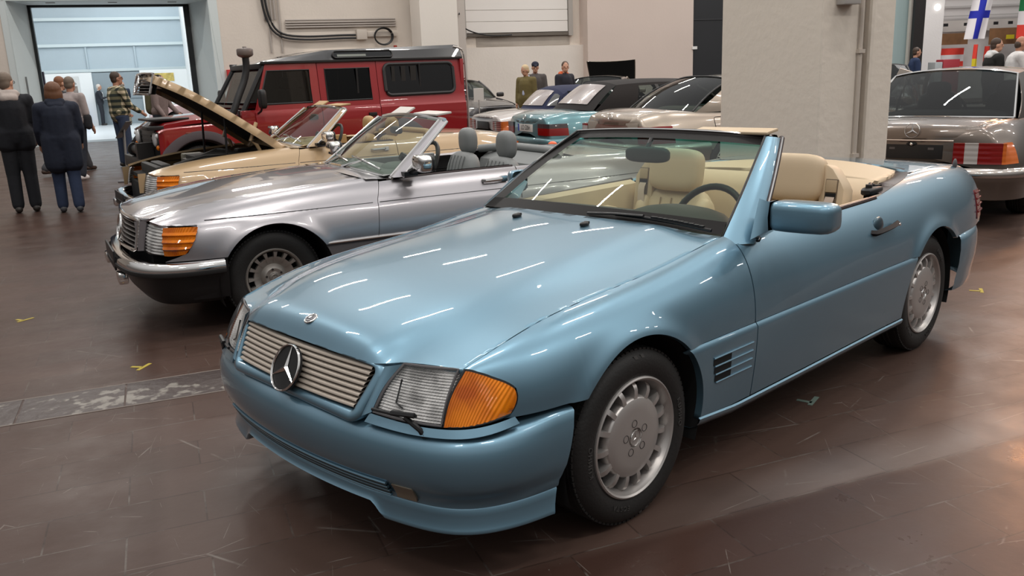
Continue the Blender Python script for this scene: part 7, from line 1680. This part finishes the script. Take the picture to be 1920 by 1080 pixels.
# conduits: vertical riser, horizontal tray, black cables
for k, a in enumerate((6.30, 6.42, 6.52, 6.62, 6.74)):
    mb = MB(); mb.tube([W(a, BW-0.05, 2.4 if k in (1, 4) else 3.35), W(a, BW-0.05, 8)], 0.028, 8); tag(mb.build('conduit_pipe', mat('conduit_grey', (0.40, 0.36, 0.33), 0.5), None), 'thin grey vertical conduit of the riser on the back wall', 'pipe', group='riser conduits on the back wall')
for k in range(4):
    mb = MB(); mb.tube([W(6.9, BW-0.06, 3.12+0.07*k), W(10.3, BW-0.06, 3.12+0.07*k)], 0.026, 8); tag(mb.build('conduit_pipe', mat('conduit_grey', (0.40, 0.36, 0.33), 0.5), None), 'horizontal pale conduit running to the white column', 'pipe', group='horizontal conduits left of the column')
for k in range(2):
    pts = [W(6.36-0.10*k, BW-0.12, 4.6), W(6.42-0.10*k, BW-0.12, 3.5), W(6.65-0.07*k, BW-0.12, 3.02-0.06*k), W(7.2, BW-0.12, 2.86-0.09*k), W(8.5, BW-0.12, 2.86-0.09*k), W(9.0, BW-0.12, 2.86-0.09*k)]
    mb = MB(); mb.tube(np.array(poly(pts)(np.linspace(0, 1, 30))), 0.032, 8); tag(mb.build('power_cable', M_BLACK, None), 'thick black cable bending off the riser along the wall, %s one' % ('upper', 'lower')[k], 'cable')
mb = MB(); wbox(mb, 9.02, 9.34, BW-0.2, BW-0.005, 2.72, 3.02); tag(mb.build('junction_box', mat('box_cream', (0.55, 0.49, 0.43), 0.6), None, bevel=0.01), 'cream junction box at the end of the black cables', 'box')
mb = MB(); wbox(mb, 9.36, 10.3, BW-0.12, BW-0.005, 2.80, 2.95); tag(mb.build('cable_duct', mat('box_cream', (0.55, 0.49, 0.43), 0.6), None, bevel=0.01), 'cream cable duct right of the junction box', 'duct')
mb = MB()
for k in range(3): mb.tube([W(9.86+(0.27+0.015*k)*math.cos(t), BW-0.16-0.03*k, 2.80+(0.24+0.012*k)*math.sin(t)) for t in np.linspace(0, 2*PI, 26)], 0.020, 6, cap=False)
tag(mb.build('cable_coil', M_BLACK, None), 'coil of black cable hung on the wall beside the column', 'cable')
mb = MB(); mb.lathe([(0, 0.1), (0.05, 0.1), (0.06, 0), (0.03, -0.1), (0, -0.1)], W(10.22, BW-0.16, 2.42), n=12); tag(mb.build('cable_plug', mat('plug_red', (0.40, 0.05, 0.03), 0.5), None), 'red plug hanging below the cable coil', 'plug')
# white column in front of the back wall
mb = MB(); wbox(mb, 10.75, 11.95, BW-1.3, BW-0.26, 0, 9); struct(mb, 'wall_column_far', wall_mat('column_white', (0.74, 0.69, 0.63), 0.8, 0.1, 0.04))
mb = MB(); wbox(mb, 11.98, 12.30, BW-1.0, BW-0.26, 0, 9); struct(mb, 'trim_8', wall_mat('pilaster_white', (0.52, 0.47, 0.43), 0.8, 0.1, 0.04))
# roller shutter on the wall right of the column
mb = MB()
for k in range(12): 
    z = 2.84+0.36*k; wbox(mb, 12.6, 16.3, BW-0.10, BW, z, z+0.345); wbox(mb, 12.6, 16.3, BW-0.07, BW, z+0.34, z+0.37)
sh = tag(mb.build('roller_shutter', mat('shutter_white', (0.78, 0.74, 0.70), 0.5), None, smooth=False), 'white ribbed roller shutter high on the back wall', 'shutter')
mb = MB(); wbox(mb, 12.5, 16.45, BW-0.12, BW-0.0, 2.72, 2.82); mb.build('shutter_rail', mat('rail_rust', (0.14, 0.12, 0.10), 0.7), sh, smooth=False)
for a in (12.55, 16.4): mb = MB(); wbox(mb, a-0.08, a+0.08, BW-0.15, BW, 2.7, 8); mb.build('shutter_guide', mat('guide_grey', (0.40, 0.37, 0.34), 0.6), sh, smooth=False)
mb = MB(); mb.tube(np.array(poly([W(12.1, BW-1.05, 3.4), W(12.5, BW-0.3, 3.0), W(13.2, BW-0.2, 2.78), W(14.2, BW-0.2, 2.76)])(np.linspace(0, 1, 20))), 0.022, 6); tag(mb.build('power_cable', M_BLACK, None), 'thin dark cable sagging along the bottom of the white shutter', 'cable')
mb = MB(); wbox(mb, 13.0, 16.4, BW-0.02, BW-0.0, 2.40, 2.70); struct(mb, 'trim_9', wall_mat('stained_plaster', (0.36, 0.32, 0.28), 0.9, 0.3, 0.5))
mb = MB(); wbox(mb, 20.95, 21.15, BW-0.64, BW-0.6, 2.1, 2.2); tag(mb.build('wall_plate', M_WHITE, None), 'tiny white plate at the edge of the dark gate', 'plate')
# ---- near pillar behind the blue car
K = np.array([-4.36, -0.74, 0])
def pb(mb, u0, u1, v0, v1, z0, z1):     # u: from corner along -b? left face, v: along a
    c = K+(u0+u1)/2*(E2)+(v0+v1)/2*E1+np.array([0, 0, (z0+z1)/2]); mb.box(c, (v1-v0, u1-u0, z1-z0), R=RW)
M_PILLAR = wall_mat('cream_pillar_plaster', (0.74, 0.67, 0.585), 0.85, 0.2, 0.04)
mb = MB(); pb(mb, 0, 1.30, 0, 0.36, 0, 9); pl = struct(mb, 'wall_pillar', M_PILLAR, bevel=0.012)
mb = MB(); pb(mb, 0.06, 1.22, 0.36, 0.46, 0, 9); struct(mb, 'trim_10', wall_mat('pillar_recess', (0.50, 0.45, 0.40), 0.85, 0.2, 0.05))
mb = MB(); pb(mb, -0.02, 1.28, 0.47, 0.72, 0, 9); struct(mb, 'trim_11', M_PILLAR, bevel=0.03)
mb = MB(); q = K-0.012*E2+0.375*E1+0.06*E2*0; mb.tube([q+np.array([0, 0, 0.0]), q+np.array([0, 0, 4])], 0.020, 8); tag(mb.build('conduit_pipe', mat('conduit_cream', (0.52, 0.46, 0.40), 0.5), None), 'slim cream conduit running up the near pillar', 'pipe')
for z in (0.8, 1.62, 2.35): mb = MB(); mb.box(q+np.array([0, 0, z]), (0.06, 0.05, 0.03), R=RW); tag(mb.build('pipe_clip', mat('conduit_cream', (0.52, 0.46, 0.40), 0.5), None), 'small clip holding the conduit on the near pillar', 'clip', group='conduit clips on the near pillar')
mb = MB(); mb.box(K-0.05*E2+0.20*E1+np.array([0, 0, 2.02]), (0.16, 0.10, 0.10), R=RW); tag(mb.build('wall_socket', mat('socket_grey', (0.42, 0.40, 0.38), 0.5), None, bevel=0.01), 'grey fitting high on the right face of the near pillar', 'fitting')
# ---- right: teal partition, dark post, annexe with flags
def plane_pt(px, d):   # survey helper: bearing sighted on the photograph plus a distance -> a fixed place in the hall
    C = np.array([2.21001592, 2.55732451, 1.56558606]); yaw, pitch, roll, fpx = -2.33266519, 0.24588406, -0.0392597231, 1613.49978
    f = np.array([math.cos(yaw)*math.cos(pitch), math.sin(yaw)*math.cos(pitch), -math.sin(pitch)]); r = np.cross(f, [0, 0, 1]); r /= np.linalg.norm(r); u = np.cross(r, f); c, s = math.cos(roll), math.sin(roll)
    return C+d*(f+(px[0]-960)/fpx*(c*r+s*u)-(px[1]-540)/fpx*(-s*r+c*u))
def strip(name, x0, x1, d, m, z0=0, z1=9, th=0.15, zx=None):
    p, q = plane_pt((x0, 100), d), plane_pt((x1, 100), d); p[2] = q[2] = 0; e = (q-p)/np.linalg.norm(q-p); n = np.array([-e[1], e[0], 0]); L_ = np.linalg.norm(q-p)
    R_ = np.stack([e, n, np.array([0, 0, 1.0])], 1); mb = MB(); mb.box((p+q)/2+np.array([0, 0, (z0+z1)/2]), (L_, th, z1-z0), R=R_); return mb
struct(strip('w', 1560, 1708, 24, None), 'wall_partition', wall_mat('pale_teal_wall', (0.36, 0.47, 0.48), 0.7, 0.1, 0.05))
struct(strip('w', 1700, 1712, 23.8, None), 'trim_12', wall_mat('cream_edge', (0.55, 0.52, 0.47)))
struct(strip('w', 1708, 1727, 23.6, None), 'door_4', mat('black_post', (0.012, 0.010, 0.010), 0.5))
struct(strip('w', 1724, 1762, 29.0, None), 'trim_13', wall_mat('door_post_white', (0.60, 0.58, 0.57)))
struct(strip('w', 1690, 2150, 31.0, None, 0, 9), 'wall_far_right', wall_mat('far_white', (0.66, 0.63, 0.62), 0.7, 0.05, 0.05))
def hang(name, label, cat, x0, x1, d, z0, z1, m, group=None, mb=None): return tag(strip('h', x0, x1, d, m, z0, z1, 0.04).build(name, m, None, smooth=False), label, cat, group)
mb_ = strip('s', 1760, 2100, 30.7, None, 2.86, 2.90, 0.1); struct(mb_, 'trim_14', mat('shutter_edge', (0.45, 0.43, 0.42), 0.5))
for z in (3.2, 3.55, 3.9): struct(strip('s', 1760, 2100, 30.8, None, z, z+0.02, 0.1), 'trim_15', mat('shutter_edge', (0.45, 0.43, 0.42), 0.5))
hang('lintel_beam', 'stained grey beam below the far white shutter', 'beam', 1762, 2100, 30.6, 2.35, 2.72, wall_mat('beam_stained', (0.50, 0.46, 0.43), 0.8, 0.2, 0.3))
for x in (1765, 1803, 1858, 1885): hang('spotlight', 'small dark spotlight on the grey beam behind the flags', 'lamp', x, x+8, 30.2, 2.52, 2.62, M_BLACK, 'spotlights on the far beam')
hang('wood_fascia', 'brown plank fascia left of the hanging blue cross flag', 'fascia', 1756, 1812, 30.2, 1.90, 2.28, mat('wood_brown', (0.20, 0.10, 0.045), 0.6, vary=0.4, bscale=4))
hang('wood_fascia', 'brown plank fascia right of the hanging blue cross flag', 'fascia', 1852, 1905, 30.2, 1.85, 2.40, mat('wood_brown', (0.20, 0.10, 0.045), 0.6, vary=0.4, bscale=4))
hang('notice', 'small yellow notice on the right fascia', 'notice', 1884, 1898, 30.0, 2.02, 2.16, mat('notice_yellow', (0.6, 0.5, 0.02), 0.5))
FLR, FLW = mat('flag_red', (0.62, 0.045, 0.03), 0.8), mat('flag_white', (0.66, 0.63, 0.64), 0.8); FLB, FLG = mat('flag_blue', (0.012, 0.02, 0.32), 0.8), mat('flag_green', (0.01, 0.16, 0.05), 0.8)
def flag(label, px, top, d, w, h, cells, mats, lean=0.0, nu=24, nv=36):
    p = plane_pt((px, 60), d); p[2] = top; q = plane_pt((px+10, 60), d); q[2] = top; e = (q-p)/np.linalg.norm(q-p); n = np.array([-e[1], e[0], 0])
    mb = MB()
    for i in range(nu):
        for j in range(nv):
            def pt(a, b_): return p+e*(a*w+lean*b_*h)-np.array([0, 0, b_*h])+n*0.04*math.sin(a*7+b_*2)
            u, v = (i+0.5)/nu, (j+0.5)/nv; mb.cur = cells(u, v); mb.add([pt(i/nu, j/nv), pt((i+1)/nu, j/nv), pt((i+1)/nu, (j+1)/nv), pt(i/nu, (j+1)/nv)], [[0, 1, 2, 3]])
    return tag(mb.build('hanging_flag', mats, None), label, 'flag')
flag('hanging white flag with a dark blue cross', 1819, 3.28, 28.5, 0.68, 1.24, lambda u, v: 1 if (0.37 < u < 0.66 or 0.29 < v < 0.46) else 0, [FLW, FLB], lean=-0.14)
flag('hanging tricolour flag of green, white and red at the right edge', 1907, 3.30, 28.5, 0.95, 1.30, lambda u, v: 0 if v < 0.33 else 1 if v < 0.66 else 2, [FLG, FLW, FLR])
flag('wide flag of two red bands and one white band low on the far wall', 1768, 1.78, 29.8, 0.80, 0.62, lambda u, v: 1 if v > 0.36 and v < 0.72 else 0, [FLR, FLW])
flag('narrow twisted bunting of red over yellow below the blue cross flag', 1828, 1.86, 28.3, 0.16, 0.75, lambda u, v: 0 if v < 0.62 else 1, [FLR, mat('flag_yellow', (0.55, 0.45, 0.02), 0.8)])
flag('narrow red pennant left of the dark haired man', 1849, 1.80, 29.5, 0.20, 0.65, lambda u, v: 0, [FLR])
t = strip('c', 1748, 1762, 27.5, None, 0, 1.35, 0.5).build('cabinet', mat('cabinet_grey', (0.30, 0.32, 0.33), 0.5), None, bevel=0.02); tag(t, 'pale grey cabinet standing left of the red cabinet', 'cabinet')
t = strip('c', 1763, 1794, 27.5, None, 0, 1.42, 0.5).build('cabinet', mat('cabinet_red', (0.26, 0.02, 0.03), 0.5), None, bevel=0.02); tag(t, 'dark red cabinet below the red and white flag', 'cabinet')
mb = MB(); p = plane_pt((1757, 14), 28.6); mb.ell(p, (0.11, 0.11, 0.11)); tag(mb.build('wall_lamp', mat('lamp_glow', (1, 1, 1), 0.5, emit=(1, 0.95, 0.9), estr=6), None), 'small glowing lamp on the far white door post', 'lamp')
# ---- stands, plinth, signs
def info_stand(label, base, px, d, tilt):
    t = empty('info_stand', label, 'stand', (base[0], base[1], 0), 0)
    c = plane_pt(px, d)-np.array([base[0], base[1], 0])
    mb = MB(); mb.box((0, 0, 0.012), (0.30, 0.30, 0.024), R=RW); mb.build('base', M_GREYPLASTIC, t, bevel=0.006)
    mb = MB(); mb.tube([(0, 0, 0.02), c], 0.030, 8, flat=0.6); mb.build('pole', mat('steel_pole', (0.45, 0.43, 0.41), 0.35, metal=0.8), t)
    R_ = np.array(Euler((math.radians(52), 0, math.radians(46)), 'XYZ').to_matrix())@np.array([[1, 0, 0], [0, 1, 0], [0, 0, 1.0]])
    mb = MB(); mb.box(c, (0.24, 0.34, 0.012), R=R_); mb.build('panel', mat('panel_dark', (0.05, 0.055, 0.06), 0.3), t)
    mb = MB(); mb.box(c+R_@np.array([0, 0, 0.008]), (0.20, 0.30, 0.004), R=R_); mb.build('panel_sheet', mat('sheet_grey', (0.14, 0.145, 0.15), 0.4), t)
info_stand('slim steel stand with a tilted dark panel, nearer the plaid-shirted man', (-3.30, -12.63), (232, 243), 14.6, 0)
info_stand('slim steel stand with a tilted dark panel, nearer the beige car', (-2.97, -11.25), (255, 262), 13.4, 0)
mb = MB(); mb.box((-3.62, -11.85, 0.0075), (0.55, 2.2, 0.015), rz=-0.25); tag(mb.build('display_mat', mat('mat_grey', (0.075, 0.065, 0.065), 0.8), None), 'flat dark grey mat under the two steel stands', 'mat')
t = empty('price_sign', 'white sheet on a thin stand in front of the dark saloon', 'sign', (-9.45, -10.4, 0), 0)
mb = MB(); mb.tube([(0, 0, 0.0), (0, 0, 1.05)], 0.012, 6); mb.lathe([(0, 0.02), (0.14, 0.02), (0.15, 0)], n=16); mb.build('pole', mat('steel_pole', (0.45, 0.43, 0.41), 0.35, metal=0.8), t)
mb = MB(); mb.box((0, 0, 1.15), (0.012, 0.20, 0.26), R=rotm('Z', math.radians(48))@rotm('Y', 0.2)); mb.build('sheet', mat('sheet_white', (0.75, 0.72, 0.68), 0.6), t)
p = plane_pt((1697, 138), 13.5); t = empty('price_sign', 'white sheet on a stand left of the brown grey saloon roof', 'sign', (p[0], p[1], 0), 0)
mb = MB(); mb.tube([(0, 0, 0.0), (0, 0, p[2])], 0.012, 6); mb.lathe([(0, 0.02), (0.14, 0.02), (0.15, 0)], n=16); mb.build('pole', mat('steel_pole', (0.45, 0.43, 0.41), 0.35, metal=0.8), t)
mb = MB(); mb.box((0, 0, p[2]), (0.012, 0.21, 0.13), R=rotm('Z', math.radians(25))@rotm('X', -0.35)@rotm('Y', 0.5)); mb.build('sheet', mat('sheet_white', (0.75, 0.72, 0.68), 0.6), t)
build_saloon('saloon_car', 'black saloon half hidden between the near pillar and the brown grey saloon', paint('black_paint', (0.008, 0.008, 0.009), metal=0.0), (-17.5, -6.0, 0), 20,
    dict(WB=2.70, fo=0.80, ro=1.0, hw=0.86, A0=-0.5, A1=-1.15, C1=-2.4, C0=-2.9, roof=1.42, belt=0.93, trunk=0.95, glass=glassmat('far_glass', (0.4, 0.45, 0.42)), lamp=(0.42, 0.63, 0.78, 0.15), lampseg=[(0, 1, 0, 0, 1)], plate=(0.72,), roofmat=M_DKTOP))
# orange ball lamp on the beige car's far side / floor tape marks
p = plane_pt((1036, 271), 10.2); mb = MB(); mb.ell(p, (0.055, 0.055, 0.04)); mb.lathe([(0.10, -p[2]), (0.10, -p[2]+0.02), (0.02, -p[2]+0.03), (0.018, -0.05), (0.06, -0.045), (0.06, -0.03), (0.02, -0.03)], p, n=14)
tag(mb.build('warning_beacon', mat('beacon_orange', (0.85, 0.12, 0.02), 0.3, coat=0.5), None), 'round orange beacon on a thin post standing between the teal car and the blue car', 'beacon')
YT, GT = mat('tape_yellow', (0.42, 0.33, 0.05), 0.7), mat('tape_green_grey', (0.16, 0.22, 0.19), 0.7)
for (x, y), rz, m, lb in (((0.648, -4.059), 0.3, YT, 'small yellow tape mark on the floor at the far left'), ((0.50, -2.327), 0.6, YT, 'small yellow tape cross on the floor left of the blue car'), ((-0.493, -5.075), 0.6, YT, 'small yellow tape cross on the floor below the silver car'), ((-3.999, 0.674), 0.4, YT, 'yellow tape cross on the floor behind the blue car'), ((-1.436, 0.771), 0.2, GT, 'grey green tape corner on the floor beside the blue car')):
    mb = MB(); mb.box((x, y, 0.0012), (0.12, 0.022, 0.002), rz=rz); mb.box((x+0.03, y-0.03, 0.0012), (0.022, 0.07, 0.002), rz=rz); tag(mb.build('floor_tape', m, None), lb, 'tape')

# ================================================================== light
def world():
    w = bpy.data.worlds.new('hall_ambient'); SC.world = w; w.use_nodes = True; nt = w.node_tree; N = nt.nodes.new; L = nt.links.new
    bg = nt.nodes['Background']; tc = N('ShaderNodeTexCoord'); sp = N('ShaderNodeSeparateXYZ'); rp = N('ShaderNodeValToRGB')
    L(tc.outputs['Generated'], sp.inputs[0]); mr = N('ShaderNodeMapRange'); mr.inputs['From Min'].default_value = -1; L(sp.outputs['Z'], mr.inputs['Value']); L(mr.outputs[0], rp.inputs[0])
    e = rp.color_ramp.elements; e[0].position = 0.47; e[0].color = (0.07, 0.06, 0.055, 1); e[1].position = 1.0; e[1].color = (1.0, 1.0, 1.0, 1)
    m_ = e.new(0.54); m_.color = (0.17, 0.16, 0.15, 1); m2 = e.new(0.72); m2.color = (0.62, 0.62, 0.62, 1)
    L(rp.outputs[0], bg.inputs[0]); bg.inputs[1].default_value = 0.75
world()
def area(name, loc, size, sy, energy, col, rot=(0, 0, 0), rz=None, target=None):
    l = bpy.data.lights.new(name, 'AREA'); l.shape = 'RECTANGLE'; l.size = size; l.size_y = sy; l.energy = energy; l.color = col
    o = bpy.data.objects.new(name, l); COL.objects.link(o); o.location = loc
    if target is not None: o.rotation_euler = (Vector(target)-Vector(loc)).to_track_quat('-Z', 'Y').to_euler()
    else: o.rotation_euler = (0, 0, rz or 0)
    return o
k = 0
for i in range(7):
    for j in range(6):
        p = W(0.5+4.1*i, -30.5+5.2*j, 7.6); area('ceiling_strip_light', tuple(p), 1.4, 0.08, 82, (1.0, 0.95, 0.89), rz=TH)
# cool daylight in the annexe, warm hall beyond on the right
area('annexe_light', tuple(W(1.8, 7, 6.5)), 10, 8, 780, (0.90, 0.97, 1.0))
area('annexe_light', tuple(W(-2.0, 3, 5.0)), 5, 3, 160, (0.90, 0.97, 1.0))
p = plane_pt((1850, 80), 24); area('far_hall_light', (p[0], p[1], 6.5), 6, 6, 420, (1.0, 0.97, 0.95))
area('warm_spot_light', (-15.2, -1.2, 5.6), 1.0, 1.0, 165, (1.0, 0.42, 0.16), target=(-1.5, 1.2, 0))
SC.view_settings.view_transform = 'Standard'; SC.view_settings.look = 'None'; SC.view_settings.exposure = 0.0; SC.view_settings.gamma = 1.0
SC.cycles.use_denoising = True
SC.cycles.max_bounces = 8; SC.cycles.transparent_max_bounces = 24; SC.cycles.caustics_reflective = False; SC.cycles.caustics_refractive = False; SC.cycles.sample_clamp_indirect = 6
# ------------------------------------------------------------------ camera
def make_camera():
    C = np.array([2.21001592, 2.55732451, 1.56558606]); yaw, pitch, roll, fpx = -2.33266519, 0.24588406, -0.0392597231, 1613.49978
    f = np.array([math.cos(yaw)*math.cos(pitch), math.sin(yaw)*math.cos(pitch), -math.sin(pitch)])
    r = np.cross(f, [0, 0, 1]); r /= np.linalg.norm(r); u = np.cross(r, f)
    c, s = math.cos(roll), math.sin(roll); r2 = c*r+s*u; u2 = -s*r+c*u
    cam = bpy.data.cameras.new('camera'); cam.sensor_width = 36; cam.sensor_fit = 'HORIZONTAL'; cam.lens = fpx/1920*36; cam.clip_end = 300
    o = bpy.data.objects.new('camera', cam); COL.objects.link(o)
    M = Matrix.Identity(4)
    for i in range(3): M[i][0] = r2[i]; M[i][1] = u2[i]; M[i][2] = -f[i]; M[i][3] = C[i]
    o.matrix_world = M; SC.camera = o
    cam.dof.use_dof = False
make_camera()
